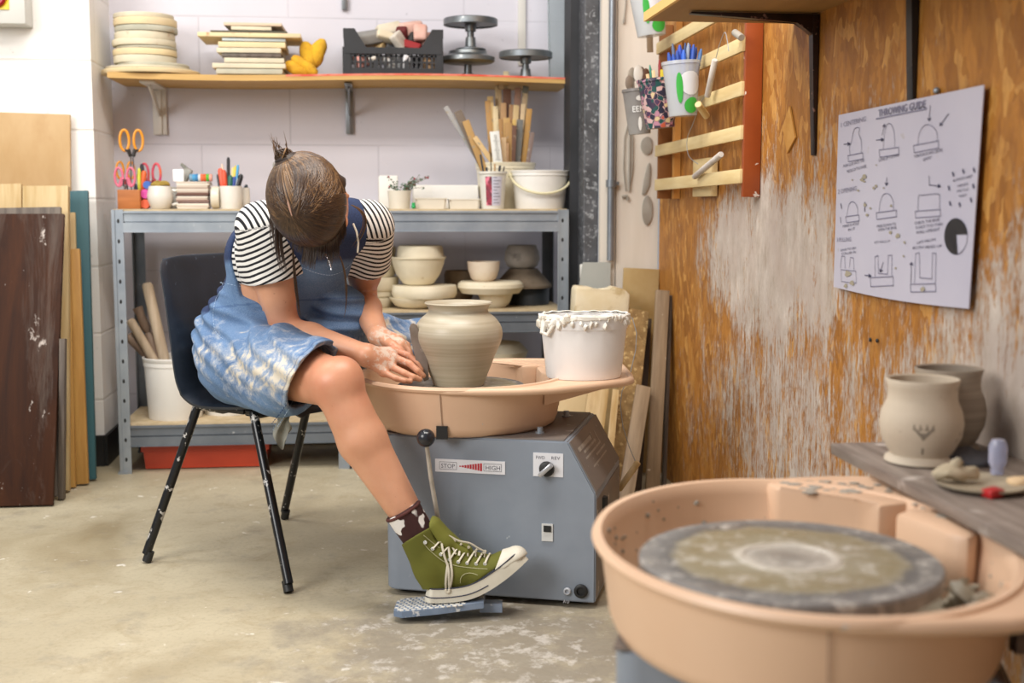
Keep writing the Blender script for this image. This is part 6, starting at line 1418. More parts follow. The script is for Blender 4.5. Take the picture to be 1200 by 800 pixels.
for s in (-1, 1):
    b = MB(); b.ball(loc(hp(s*.031,.0795,-.003)), .0085, sub=2); ey = b.build('eye', mat('eye_white','e8e2da',rough=.2), person)
    b = MB(); b.ball(loc(hp(s*.031,.0868,-.006)), .0035, sub=2); b.build('iris', mat('eye_brown','3b2415',rough=.2), ey)
    b = MB(); b.tube([loc(hp(s*.015,.091,.020)), loc(hp(s*.030,.089,.024)), loc(hp(s*.046,.080,.020))], [.0015,.0026,.001], seg=6); b.build('eyebrow', mat('brow','3a281c',rough=.8), person)

# ---- t-shirt
n = NT('striped_jersey'); at_ = n.node('ShaderNodeAttribute'); at_.attribute_name = 'sc'; v = n.coord(rand=False)
q = n.math('FRACT', n.math('ADD', n.math('MULTIPLY', at_.outputs['Fac'], 1/.0142), n.math('MULTIPLY', n.noise(v, 22, 3), .30)))
f_ = n.math('GREATER_THAN', q, .58)
M_stripe = n.set(n.mix(f_, lin('e9e6e2'), lin('15161c')), .85, 0, n.noise(v, 260, 2), bstr=.12)
ts = Sdf(np.array([-.50,2.80,.62]), np.array([.20,3.35,.99]), .0032)
ts.cap(chest-sdS*.055, chest+sdS*.055, .098, k=.03); ts.cap(shR*.82+shL*.18, shR*.18+shL*.82, .062, k=.05); ts.cap(waist, chest, .10, k=.04)
hR = shR*.50+elR*.50; hL = shL*.50+elL*.50
for sh, hm, el in ((shR, hR, elR), (shL, hL, elL)):
    ax = (el-sh)/np.linalg.norm(el-sh)
    ts.cap(sh, hm+ax*.03, .062, .0655, k=.035)
wn = wnoise(3, 55); wn2 = wnoise(5, 120)
ts.disp(lambda X,Y,Z: .0035*wn(X,Y,Z*.6)+.0012*wn2(X,Y,Z))
for sh, hm, el in ((shR, hR, elR), (shL, hL, elL)):
    ax = (el-sh)/np.linalg.norm(el-sh)
    sl, (X,Y,Z) = ts.all(); d = (X-hm[0])*ax[0]+(Y-hm[1])*ax[1]+(Z-hm[2])*ax[2]; rr = np.sqrt((X-hm[0])**2+(Y-hm[1])**2+(Z-hm[2])**2)
    ts.f = np.where(rr < .12, np.maximum(ts.f, d.astype(np.float32)), ts.f)
    ts.cap(hm-ax*.05, hm+ax*.06, .045, .0605, k=.004, op='sub')
ts.cap(hp(0,-.02,-.10), hp(0,-.02,-.02), .062, k=.004, op='sub')
ts.ell(pt(378,262,2.90), (.078,.076,.074), k=.010, op='sub')
V, Fq = ts.mesh(2)
def axd(V, a, b): 
    ba = b-a; t = np.clip(((V-a)@ba)/(ba@ba), 0, 1.3); return np.linalg.norm(V-a-t[:,None]*ba, axis=1)
def sc_arm(V, sh, el): ax = (el-sh)/np.linalg.norm(el-sh); return (V-sh)@ax
dR, dL = axd(V, shR-(shL-shR)*.02, elR), axd(V, shL, elL); spine = (upper-waist)/np.linalg.norm(upper-waist)
tilt = k3(.35,0,.2)
scR = sc_arm(V, shR, elR)+.35*((V-shR)@sdS); scL = sc_arm(V, shL, elL)-.30*((V-shL)@sdS)
lowf = ((V-upper)@np.array([0,0,1.])) < -.035; scT = np.where(lowf, V[:,2]*1.0, V@sdS+.4*V[:,2])
tRa = sc_arm(V, shR, elR); tLa = sc_arm(V, shL, elL); sc = np.where((dR < .078)&(tRa > -.005), scR, np.where((dL < .078)&(tLa > -.005), scL, scT))
shirt = mesh_obj('striped_shirt', V, Fq, M_stripe, person, PO, {'sc': sc})
# ---- denim dress
def denim(name, c1, c2, stain, amt):
    n = NT(name); v = n.coord(rand=False); c_ = n.mix(n.ramp(n.noise(v, 9, 5, .6), .35, .65), lin(c1), lin(c2))
    wv = n.noise(n.coord((1,1,1), rand=False), 420, 2); c_ = n.mix(n.math('MULTIPLY', n.ramp(wv, .45, .6), .28), c_, lin('8fa6c4') if amt > .3 else lin('3a4e70'))
    at_ = n.node('ShaderNodeAttribute'); at_.attribute_name = 'stain'
    g = n.math('ADD', n.math('MULTIPLY', at_.outputs['Fac'], .16), n.math('ADD', n.math('MULTIPLY', n.noise(v, 11, 6, .65, 1.3), .62), n.math('MULTIPLY', n.noise(v, 55, 4, .7), .25)))
    f1 = n.ramp(g, .54, .66); c_ = n.mix(n.math('MULTIPLY', f1, amt), c_, lin('b9bcc0')); f2 = n.ramp(g, .615, .66); c_ = n.mix(n.math('MULTIPLY', f2, amt), c_, lin(stain))
    at3 = n.node('ShaderNodeAttribute'); at3.attribute_name = 'navy'; c_ = n.mix(at3.outputs['Fac'], c_, n.mix(n.ramp(wv, .4, .6), lin('1b2a4c'), lin('2a3b60')))
    at4 = n.node('ShaderNodeAttribute'); at4.attribute_name = 'seam'; c_ = n.mix(n.math('MULTIPLY', at4.outputs['Fac'], .5), c_, lin('33507c'))
    return n.set(c_, .85, 0, wv, bstr=.25, bdist=.001)
M_den = denim('denim', '4d6a90', '6684a9', 'd2c6b0', .85)
dr = Sdf(np.array([-.58,2.72,.37]), np.array([.22,3.62,.98]), .0034)
tR = knR-hipR; LR = np.linalg.norm(tR); tR = tR/LR; tL = knL-hipL; LL = np.linalg.norm(tL); tL = tL/LL
dr.cap(hipR, hipL, .112, k=.02); dr.cap(waist-sdP*.035, waist+sdP*.035, .100, k=.05); dr.cap(waist+k3(-.075,.0,-.045), hipR*.5+hipL*.5+k3(-.085,.0,.055), .085, .095, k=.05)
dr.cap(hipR*.5+hipL*.5+k3(-.07,.0,.03), hipR*.5+hipL*.5+k3(-.06,0,-.01), .105, k=.04)
dr.cap(hipR, knR, .104, .086, k=.03); dr.cap(hipL, knL-A3((0,0,.004)), .096, .068, k=.04); dr.cap(pt(372,335,3.12), pt(408,368,3.16), .060, .060, k=.05)
dr.cap(hipR*.55+knR*.45+A3((0,0,.02)), hipL*.5+knL*.5+A3((0,0,.02)), .060, k=.07)
dr.cap(hipR+k3(.02,-.04,-.03), hipR+tR*.20+k3(0,-.02,-.045), .075, .062, k=.04)
wa = wnoise(11, 34); wb = wnoise(12, 80); wc = wnoise(14, 20)
def folds(X, Y, Z):
    p = (X-hipR[0])*.6+(Z-.5)*1.9-(Y-hipR[1])*.4
    return .0065*np.sin(p*78+3.2*wc(X,Y,Z)+1.6*wa(X,Y,Z))*np.clip((Z-.42)*5, .25, 1)*.75+.0045*wa(X,Y,Z)+.0012*wb(X,Y,Z)
dr.disp(folds)
# hem cut: slanted plane across both thighs
A_ = pt(390,414,2.80); B_ = pt(321,504,2.86); C_ = knL+tL*.085
sl, (X,Y,Z) = dr.all()
def plane(P, n_): return (X-P[0])*n_[0]+(Y-P[1])*n_[1]+(Z-P[2])*n_[2]
nd = np.cross(B_-A_, A3(FW)); nd /= np.linalg.norm(nd); nd = nd if nd@tR > 0 else -nd
nd2 = nd+tR*.35; nd2 /= np.linalg.norm(nd2)
nL = tL+A3((0,0,.15)); nL /= np.linalg.norm(nL)
mid = ((hipR+hipL)/2); bis = (tR+tL); bis /= np.linalg.norm(bis); lat_ = np.cross(bis, A3((0,0,1)))   # points to her right
side_ = (X-mid[0])*lat_[0]+(Y-mid[1])*lat_[1]
dp = np.where(side_ > 0, plane(A_*.5+B_*.5, nd2), plane(C_, nL)); dr.f = np.maximum(dr.f, dp.astype(np.float32))
dr.f = np.maximum(dr.f, (.405-Z+.0*X+.0*Y).astype(np.float32))
dr.cap(hipR+tR*.16, hipR+tR*(LR+.05), .078, .080, k=.004, op='sub'); dr.cap(hipL+tL*.25, hipL+tL*(LL+.0), .060, .056, k=.004, op='sub')
# bodice
bo = Sdf(dr.lo, dr.lo+(dr.n-1)*dr.h, dr.h); bo.f = bo.f[:dr.f.shape[0],:dr.f.shape[1],:dr.f.shape[2]]
bo.cap(waist-sdP*.035, waist+sdP*.035, .100, k=.05); bo.cap(chest-sdS*.055, chest+sdS*.055, .106, k=.04); bo.cap(waist, chest, .108, k=.04); bo.cap(shR*.80+shL*.20, shR*.20+shL*.80, .070, k=.05)
bo.disp(lambda X,Y,Z: .003*wa(X,Y,Z)+.001*wb(X,Y,Z))
for sh, el, s in ((shR, elR, -1), (shL, elL, 1)):
    bo.cap(sh+sdS*s*.034, sh*.45+el*.55+sdS*s*.03, .071, .080, k=.005, op='sub')
fwd = k3(.55,-.80,0); fwd /= np.linalg.norm(fwd)
bo.ell(upper+fwd*.135+A3((0,0,-.095)), (.088,.088,.095), k=.006, op='sub')
bo.cap(hp(0,-.03,-.11), hp(0,-.02,-.0), .070, k=.004, op='sub')
m0 = min(bo.f.shape[0], dr.f.shape[0]); 
dr.f = np.where(Z > .60, np.minimum(dr.f, bo.f), dr.f) if bo.f.shape == dr.f.shape else dr.f
dr.ell(pt(378,268,2.91), (.082,.078,.078), k=.004, op='sub')
V, Fq = dr.mesh(2)
ff = (V-waist)@fwd
zt = V[:,2]
navy = np.clip((zt-(.690+np.clip(ff*1.5, -.05, .085)))/.015, 0, 1)
dhem = np.abs(np.where(((V-mid)@lat_) > 0, (V-(A_*.5+B_*.5))@nd2, (V-C_)@nL)); seam = ((dhem > .010)&(dhem < .0145))|((np.abs((V[:,2]-.665)-.15*ff) < .0022)&(navy < .5))
stain = np.clip(1.0-np.abs((V[:,2]-.54))/.16, -.3, 1)+.35*np.clip(1-np.linalg.norm(V-pt(330,420,2.88), axis=1)/.16, 0, 1)
dress = mesh_obj('denim_dress', V, Fq, M_den, person, PO, {'navy': navy, 'seam': seam.astype(float), 'stain': stain})
# hem stitches and frayed edge, pocket stitching
from mathutils.bvhtree import BVHTree
def bvh(o):
    me = o.data; off = Vector(PO); return BVHTree.FromPolygons([v_.co+off for v_ in me.vertices], [tuple(p.vertices) for p in me.polygons])
bt = bvh(dress)
def on(bt_, px, py, off=.001, dflt=2.9):
    r_ = ray(px, py).normalized(); h_ = bt_.ray_cast(CAM, r_)
    return (h_[0]+h_[1].normalized()*off*(1 if h_[1].dot(r_) < 0 else -1)) if h_[0] is not None else at(px, py, D=dflt)
def stitched(name, pts, rr_, m, par, dash=False, bt_=bt, off=.001, k=5):
    P_ = [on(bt_, *p, off=off) for p in smooth_pts(pts, k)]; b = MB()
    P_ = [p for i, p in enumerate(P_) if i == 0 or (p-P_[i-1]).length < .06]
    if dash:
        for i in range(0, len(P_)-1):
            b.tube([Vector(loc(P_[i])), Vector(loc(P_[i].lerp(P_[i+1], .6)))], rr_, seg=5)
    else: b.tube([Vector(loc(p)) for p in P_], rr_, seg=6)
    return b.build(name, m, par)
M_th = mat('stitch_dark', '2f4a75', rough=.9); M_thl = mat('stitch_light','a9bfd8',rough=.9)
stitched('hem_stitch', [(377,419),(362,432),(347,452),(335,474),(318,497)], .0011, M_th, dress, True, k=9)
stitched('hem_stitch', [(383,418),(367,432),(352,453),(340,476),(325,500)], .0010, M_thl, dress, True, k=9)
stitched('pocket_seam', [(259,330),(262,337),(256,345),(252,355),(250,372),(253,388),(262,398)], .0007, M_thl, dress, True, k=5)
stitched('pocket_seam', [(258,331),(275,334),(300,341)], .0007, M_thl, dress, True, k=5)
stitched('bib_stitch', [(343,308),(356,314),(372,320),(388,322),(402,317),(412,308)], .0009, M_thl, dress, True, k=5)
b = MB()
for i in range(28):
    t = i/27; q0 = Vector(A_).lerp(Vector(B_), t); px_, py_ = 388-67*t-10*math.sin(t*PI), 416+87*t
    p = on(bt, px_-1.5, py_, .0005); b.tube([Vector(loc(p)), Vector(loc(p+Vector((rnd.uniform(.0,.005), 0, -rnd.uniform(.002,.007)))))], [.0006,.0003], seg=4)
b.build('frayed_hem', M_thl, dress)
# ---- necklace and cord
M_silver = mat('silver', 'd5d5d8', rough=.2, metal=.9)
b = MB(); pts = [Vector(loc(pt(*q))) for q in ((372,285,2.90),(377,292,2.89),(382,299,2.885),(386,307,2.88),(388,315,2.878))]; b.tube(pts, .0013, seg=6)
for p in pts[1:]: b.ball(p, .0022, sub=1)
b.box(pts[-1], (.004,.003,.008)); b.build('necklace', M_silver, person)
b = MB(); b.tube([Vector(loc(pt(*q))) for q in ((414,262,2.95),(418,272,2.94),(420,284,2.93),(419,296,2.92))], .0024, seg=8); b.build('apron_cord', mat('cord','c7bfae',rough=.8), person)

# ---- hair
n = NT('hair'); at_ = n.node('ShaderNodeAttribute'); at_.attribute_name = 'hv'; v = n.coord(rand=False)
c_ = n.node('ShaderNodeValToRGB'); e = c_.color_ramp.elements; e[0].color = lin('24160e'); e[1].color = lin('8a6a48'); e[1].position = 1; x_ = e.new(.5); x_.color = lin('46301f'); n.L(at_.outputs['Fac'], c_.inputs[0])
M_hair = n.set(c_.outputs[0], .38, 0, **{'Specular IOR Level': .5})
M_cap = mat('hair_cap', '2a1a10', '3a2617', scale=20, rough=.5)
HR = np.array([.086,.106,.094]); HCc = hp(0,-.012,.026)
hs = Sdf(hc-.19, hc+.19, .0034)
hs.ell(HCc, HR, HM, k=0)
hs.cap(hp(.068,.02,.0), hp(.066,.030,-.045), .022, .012, k=.02); hs.cap(hp(-.070,-.03,.0), hp(-.066,-.035,-.045), .016, .010, k=.02); hs.cap(hp(.066,-.03,.0), hp(.06,-.035,-.05), .022, .012, k=.02)
hs.cap(hp(.012,-.095,.045), hp(.018,-.112,.052), .020, .014, k=.03)
hs.ell(hp(0,.090,-.055), (.062,.070,.085), HM, k=.006, op='sub')
hs.ell(hp(-.088,.012,-.02), (.030,.032,.045), HM, k=.004, op='sub')
hs.ell(hp(-.060,.060,-.03), (.032,.05,.05), HM, k=.006, op='sub')
hs.cap(hp(0,.0,-.14), hp(0,.0,-.06), .05, k=.004, op='sub')
wh = wnoise(21, 60); hs.disp(lambda X,Y,Z: .0018*wh(X,Y,Z))
V, Fq = hs.mesh(2); hair = mesh_obj('hair', V, Fq, M_cap, person, PO)
# strands following the head
SV, SF, SA = [], [], []
def strand(P, r0, r1, val, seg=5, flatn=None):
    n0 = len(SV); P = [Vector(p) for p in P]; prev = None; N = len(P)
    for i, p in enumerate(P):
        t = (P[min(i+1,N-1)]-P[max(i-1,0)]).normalized()
        if prev is None: x = Vector((.31,.5,.8)).cross(t).normalized()
        else: x = (prev-t*prev.dot(t)).normalized()
        prev = x; y = t.cross(x); f = i/(N-1); r_ = (r0+(r1-r0)*f)*(min(1, .45+f*4))*(min(1,.25+(1-f)*4))
        for k in range(seg):
            a = 2*PI*k/seg; SV.append(p+x*math.cos(a)*r_+y*math.sin(a)*r_); SA.append(min(1,max(0,val)))
    for i in range(N-1):
        for k in range(seg): SF.append((n0+i*seg+k, n0+i*seg+(k+1)%seg, n0+(i+1)*seg+(k+1)%seg, n0+(i+1)*seg+k))
hr = random.Random(5)
HCl = np.array([0,-.012,.026]); bun = np.array([.14,-1.0,.28]); bun /= np.linalg.norm(bun)
def onhead(d, lift=1.0): d = d/np.linalg.norm(d); q = 1/math.sqrt(((d/HR)**2).sum()); return HCc+HM@(d*q*lift)
PX = .006
for i in range(620):
    s = 1 if i%2 else -1
    y0 = hr.uniform(-.25,.45); x0 = PX/.09+s*hr.uniform(.010,.045); z0 = math.sqrt(max(.05, 1-min(.95,y0*y0)))
    st_ = np.array([x0*.9, y0*.88, z0]); 
    w_ = hr.uniform(.15, 1.65); front = max(0, y0)
    md = np.array([s*(w_*.85+.15), y0*.25-.25, .75-w_*.75-.2*front])
    P_ = []
    for k in range(15):
        t = k/14; d = st_*(1-t)**2+2*t*(1-t)*md*1.25+bun*t*t
        P_.append(onhead(d, 1.005+.012*math.sin(PI*t)+hr.uniform(0,.004)))
    strand(P_, hr.uniform(.0013,.0028), .0016, hr.uniform(.15,.85)*(.7+.3*w_)+.10*(i%3==0))
# back of the head: from temples straight to the bun
for i in range(260):
    a = hr.uniform(-2.6, 2.6); st_ = np.array([math.sin(a)*.95, .15+.25*math.cos(a)*0-.1, math.cos(a)*.9 if abs(a) < 1.6 else math.cos(a)*.55]); P_ = []
    for k in range(12): t = k/11; d = st_*(1-t)+bun*t*1.05; P_.append(onhead(d, 1.012+hr.uniform(0,.004)))
    strand(P_, hr.uniform(.0015,.003), .0018, hr.uniform(.3,1.0))
# small twisted bun and loose ends at the back
for i in range(70):
    c0_ = hp(.018,-.116,.052); a = hr.uniform(0,6.28); R_ = hr.uniform(.010,.022); P_ = []
    ax1 = HM@A3((math.cos(a),0,math.sin(a))); ax2 = HM@A3((0,-1,.3))*.8+HM@A3((-math.sin(a),0,math.cos(a)))*.6; ph = hr.uniform(0,6.28)
    for k in range(12): t = ph+k/11*3.6; P_.append(c0_+ax1*math.cos(t)*R_+ax2*math.sin(t)*R_)
    strand(P_, .0022, .0015, hr.uniform(.2,.95))
for i in range(14):
    P0_ = hp(.018+hr.uniform(-.02,.02),-.12,.058); d = HM@A3((hr.uniform(-.5,.5), -1, hr.uniform(-.2,.6))); strand([P0_+d*.0, P0_+d*.02, P0_+d*.04*hr.uniform(.5,1.2)+A3((hr.uniform(-.01,.01),0,.004))], .0014, .0005, hr.uniform(.3,1))
# fringe hanging from the hairline, straight down in the room
def hang(q0, q1, q2, n_, spread, D0, D1, val=(.05,.5), r0=.0016):
    for i in range(n_):
        u = hr.uniform(-1,1); P_ = []
        for k in range(9):
            t = k/8; x = (1-t)**2*q0[0]+2*t*(1-t)*q1[0]+t*t*q2[0]+u*spread*(.5+.7*math.sin(t*2.2)); y = (1-t)**2*q0[1]+2*t*(1-t)*q1[1]+t*t*(q2[1]+hr.uniform(-.5,.5)*0)
            P_.append(pt(x, y, D0+(D1-D0)*t+.006*u))
        strand(P_[:hr.randint(7,9)], r0*hr.uniform(.6,1.3), .0006, hr.uniform(*val))
for i in range(820):     # fringe fanning out of the front end of the parting and hanging from the forehead
    ph = hr.uniform(-1.35,1.35); s_ = 1 if ph > 0 else -1
    j_ = hr.uniform(-1,1); a0_ = np.array([PX/.09+ph*.05, .30-abs(ph)*.25*abs(j_)+.06*j_, .93]); a1_ = np.array([ph*.98, .80*math.cos(ph*1.2)+.10, .42-.25*abs(ph)]); a2_ = np.array([ph*.86, 1.0*math.cos(ph*1.1)+.05, -.12-.25*abs(ph)])
    P_ = []
    lim = hr.uniform(.9, 1)
    for k in range(9):
        t = k/8; d = a0_*(1-t)**2+2*t*(1-t)*a1_+a2_*t*t; P_.append(onhead(d, 1.010+.015*math.sin(PI*t)+hr.uniform(0,.004)))
    L_ = hr.uniform(.018,.040)+(.022 if abs(abs(ph)-.35) < .18 else 0); e_ = P_[-1]; dv = (P_[-1]-P_[-3]); dv /= np.linalg.norm(dv)
    if abs(ph) < .88:
        for k in range(1,5):
            t = k/4; P_.append(e_+(dv*(1-t)*.5+A3((-.12*ph*t,0,-1))*(.5+t*.5))*L_*t)
    strand(P_, hr.uniform(.0016,.003), .0007, hr.uniform(.05,.6))
hang((343,290),(345,330),(351,372), 9, 1.6, 2.80, 2.88, r0=.0012)
hang((412,240),(443,252),(414,290), 12, 2.2, 2.90, 2.93, (.4,.8), r0=.0012)
hang((398,300),(410,330),(402,372), 5, 1.4, 2.84, 2.90, (.3,.7), r0=.0011)
hang((335,200),(312,250),(326,300), 26, 4, 2.90, 2.86, (.2,.6)); hang((330,240),(322,280),(333,318), 22, 4, 2.86, 2.84, (.1,.5))
me = bpy.data.meshes.new('hair_strands'); me.from_pydata([tuple(A3(v_)-PO) for v_ in SV], [], SF); me.materials.append(M_hair)
a_ = me.attributes.new('hv', 'FLOAT', 'POINT'); a_.data.foreach_set('value', SA); me.polygons.foreach_set('use_smooth', [True]*len(me.polygons))
o = bpy.data.objects.new('hair_strands', me); link(o); o.parent = hair; o['kind'] = 'stuff'
b = MB(); b.tube([Vector(loc(onhead(np.array([PX/.09, y_, math.sqrt(1-y_*y_)*1.0]), 1.004))) for y_ in (-.22,-.12,0,.12,.24,.36)], [.0008,.0024,.003,.003,.0026,.0015], seg=8)
b.build('hair_parting', mat('scalp','b9917e',rough=.7), hair)
b = MB(); b.T = Matrix.Translation(loc(hp(.016,-.108,.050))); b.tube([HM@A3((math.cos(t)*.022,0,math.sin(t)*.022)) for t in [2*PI*k/16 for k in range(17)]], .004, seg=8, caps=False); b.build('hair_tie', mat('tie','20140f',rough=.8), hair)

# ---- socks and shoes
n = NT('cow_sock'); v = n.coord(rand=False); q = n.ramp(n.noise(v, 24, 2, .4), .53, .55); M_sock = n.set(n.mix(q, lin('3a1c1a'), lin('e4e0dc')), .9, 0, n.noise(v, 200, 2), bstr=.3)
M_canvas = mat('olive_canvas', '6a6a22', '5e5f1d', scale=8, rough=.85, bump=.2, bsc=400); M_rub = mat('shoe_rubber', 'ded8c8', 'cfc8b6', scale=12, rough=.55, spot='a89f8d', spsc=34, spth=.63, sps=.08)
M_lace = mat('lace_cotton', 'd5cdbb', 'c3baa6', scale=30, rough=.9); M_navy = mat('shoe_line', '23253a', rough=.6)
SD = 2.705
def S(px, py, dd=0.0): return pt(px, py, SD+dd)
so = Sdf(S(478,640)-A3((.07,.10,.03)), S(478,580)+A3((.12,.09,.05)), .0026)
topc = S(471.5,597); so.cap(topc, S(502,646), .0415, .0355, k=.005); so.cut(topc, topc-S(502,646))
V, Fq = so.mesh(1); sock = mesh_obj('sock', V, Fq, M_sock, person, PO)
b = MB(); axn = Vector(topc-S(500,646)).normalized(); xx_ = axn.orthogonal().normalized(); yy_ = axn.cross(xx_)
b.tube([Vector(loc(topc))-axn*.004+(xx_*math.cos(t)+yy_*math.sin(t))*.0405 for t in [2*PI*k/28 for k in range(29)]], .0035, seg=8, caps=False); b.build('cuff', mat('sock_cuff','4a211d','57302b',scale=60,rough=.9), sock)
def build_shoe(par, PTS, name='shoe', W=1.0, M_=None):
    """PTS(px,py,dd) -> world point; the shoe is drawn in its side view"""
    P = PTS; pr = [P(478,560), P(640,560), P(478,720), P(640,720)]
    lo_ = np.min([P(460,720,-.07), P(640,590,.07), P(460,590,-.07), P(640,720,.07)], 0)-.01; hi_ = np.max([P(460,720,-.07), P(640,590,.07), P(460,590,.07), P(640,720,-.07)], 0)+.01
    u = Sdf(lo_, hi_, .0024); Dn = A3(P(540,650,.05))-A3(P(540,650,-.05)); Dn /= np.linalg.norm(Dn)
    fl = (Dn, .95)
    u.cap(P(489,622), P(505,664), .0445, .039, k=.0, flat=(Dn,1.0)); u.cap(P(505,664), P(512,682), .037, .036, k=.015, flat=fl)
    u.cap(P(512,650), P(534,668), .036, .036, k=.02); u.cap(P(534,668), P(566,671), .034, .036, k=.02, flat=(Dn,1.10)); u.cap(P(566,671), P(592,661), .033, .028, k=.015, flat=(Dn,1.28)); u.cap(P(592,660), P(605,653), .028, .025, k=.012, flat=(Dn,1.35))
    u.cap(P(520,645), P(560,662), .026, .024, k=.02)
    base = u.f.copy()
    def shp(pts2):   # field of a slab bounded in side view: remove beyond lines
        pass
    def plane_px(p, q, keep):  # plane through two image points, extruded in depth
        a, c_ = A3(P(*p)), A3(P(*q)); nn_ = np.cross(c_-a, Dn); nn_ /= np.linalg.norm(nn_); k_ = A3(P(*keep)); return a, (nn_ if (k_-a)@nn_ < 0 else -nn_)
    a, nn_ = plane_px((474,636),(510,614),(530,680)); u.cut(a, nn_)
    for p, q in (((490,687),(545,684)),((545,684),(575,668)),((575,668),(622,634))):
        pass
    a, nn_ = plane_px((490,691),(552,687),(540,640)); u.cut(a, nn_); a, nn_ = plane_px((545,690),(600,651),(540,640)); u.cut(a, nn_)
    u.cap(P(486,612), P(503,655), .0395, .034, k=.003, op='sub')
    V, Fq = u.mesh(1); up = mesh_obj(name, V, Fq, M_canvas, par, PO)
    # toe cap
    tcp = Sdf(lo_, hi_, .0024); tcp.f = base-.0018; a, nn_ = plane_px((579,668),(590,640),(610,650)); tcp.cut(a, nn_); a, nn_ = plane_px((545,694),(600,660),(540,640)); tcp.cut(a, nn_)
    V, Fq = tcp.mesh(1); mesh_obj('toe_cap', V, Fq, M_rub, up, PO)
    # tongue
    tg = Sdf(lo_, hi_, .0024); tg.cap(P(506,617,.0), P(522,634,.0), .0250, .024, k=0, flat=(Dn,1.25)); tg.cap(P(522,632), P(545,646), .018, .018, k=.01, flat=(Dn,1.35)); tg.cap(P(486,612,.0), P(512,652,.0), .0400, .034, k=.003, op='sub')
    V, Fq = tg.mesh(1); mesh_obj('tongue', V, Fq, mat('olive_tongue','737328','64651f',scale=8,rough=.8), up, PO)
    # sole
    bot = smooth_pts([(497,704),(508,706),(530,705),(552,701),(571,692.5),(590,680),(606,667),(619,655)], 5); thk = 16.5
    n_ = len(bot); b = MB(); rings = []; side_mid = []; side_top = []
    for i, (x, y) in enumerate(bot):
        t = i/(n_-1); x2, y2 = bot[min(i+1,n_-1)]; x1, y1 = bot[max(i-1,0)]; tx_, ty_ = x2-x1, y2-y1; L = math.hypot(tx_, ty_); nx_, ny_ = ty_/L, -tx_/L
        th_ = thk*(1-.05*t) if t < .9 else thk*(1-.05*t)*(1-.10*(t-.9)/.1)
        w_ = .0385*(min(1, (t/.10))**.5 if t < .10 else 1)*(1+.16*math.sin(min(1,max(0,(t-.2)/.75))*PI)) * (math.sqrt(max(0.02, 1-((t-.78)/.24)**2)) if t > .78 else 1); w_ = max(w_, .012)
        lo1 = A3(P(x, y)); hi1 = A3(P(x+nx_*th_, y+ny_*th_)); vv = [lo1-Dn*w_, (lo1+hi1)/2-Dn*w_*1.02, hi1-Dn*w_, hi1+Dn*w_, (lo1+hi1)/2+Dn*w_*1.02, lo1+Dn*w_]
        rings.append([b._v(loc(q)) for q in vv]); side_mid.append(lo1*.62+hi1*.38-Dn*(w_*1.02+.0003)); side_top.append(hi1-Dn*(w_+.0004))
    for A, B in zip(rings[:-1], rings[1:]):
        for k in range(6): b.bm.faces.new((A[k],A[(k+1)%6],B[(k+1)%6],B[k]))
    b.bm.faces.new(rings[0][::-1]); b.bm.faces.new(rings[-1]); sole = b.build('rubber_sole', M_rub, up, smooth=50)
    b = MB(); b.tube([Vector(loc(p)) for p in side_mid[0:int(n_*.62)]], .0013, seg=6); b.build('sole_line', M_navy, sole)
    b = MB(); b.tube([Vector(loc(p)) for p in side_top[0:int(n_*.97)]], .0014, seg=6); b.build('sole_line', M_navy, sole)
    return up
shoe = build_shoe(person, S, 'sneaker')
bts = bvh(shoe)
Z5 = lambda x, y: (440+x/5.335, 580+y/5.335)
M_eye = mat('eyelet_metal', 'd0d0cc', rough=.35, metal=.4)
eyes_ = [(310,295),(357,335),(409,370),(463,403),(518,418),(573,425),(630,430),(685,430)]
tg_bt = BVHTree.FromPolygons([v_.co+Vector(PO) for o_ in (shoe,)+tuple(shoe.children)[:2] for v_ in o_.data.vertices], [tuple(i+off_ for i in p.vertices) for off_, o_ in ((0, shoe), (len(shoe.data.vertices), shoe.children[0]), (len(shoe.data.vertices)+len(shoe.children[0].data.vertices), shoe.children[1])) for p in o_.data.polygons])
for q in eyes_:
    p = on(bts, *Z5(*q), off=.0008, dflt=SD-.04); nrm = (CAM-p).normalized(); b = MB(); x_ = nrm.orthogonal().normalized(); y_ = nrm.cross(x_)
    b.tube([Vector(loc(p))+(x_*math.cos(t)+y_*math.sin(t))*.0030 for t in [2*PI*k/14 for k in range(15)]], .0012, seg=6, caps=False); b.ball(Vector(loc(p)), .0018, sub=1); b.build('eyelet', M_eye, shoe)
def lace(pts, rr_=.0026, off=.003, name='lace'):
    b = MB(); P_ = [Vector(loc(on(tg_bt, *Z5(*p), off=off, dflt=SD-.02))) for p in smooth_pts(pts, 4)]
    b.tube(P_, rr_, seg=8, sq=.55); b.build(name, M_lace, shoe)
for a_, c_ in (((357,335),(425,275)),((409,370),(490,300)),((463,403),(540,300)),((518,418),(590,320)),((573,425),(638,335)),((630,430),(690,345)),((685,430),(715,372)),((478,330),(500,372)),((530,310),(520,380)),((580,318),(575,385)),((632,335),(625,388)),((690,350),(680,392))):
    lace([a_, ((a_[0]+c_[0])/2, (a_[1]+c_[1])/2-6), c_])
lace([(430,262),(410,290),(425,370),(455,450),(462,520),(462,605)], .0026, .004, 'hanging_lace'); lace([(440,270),(470,420),(480,500),(470,560),(455,605),(440,590),(445,500),(452,430)], .0026, .004, 'hanging_lace')
lace([(410,275),(450,252),(520,285),(590,300),(640,330),(680,350)], .0028, .006, 'lace_bow'); lace([(400,300),(440,262),(470,258),(500,290)], .0026, .005, 'lace_bow')
b = MB()
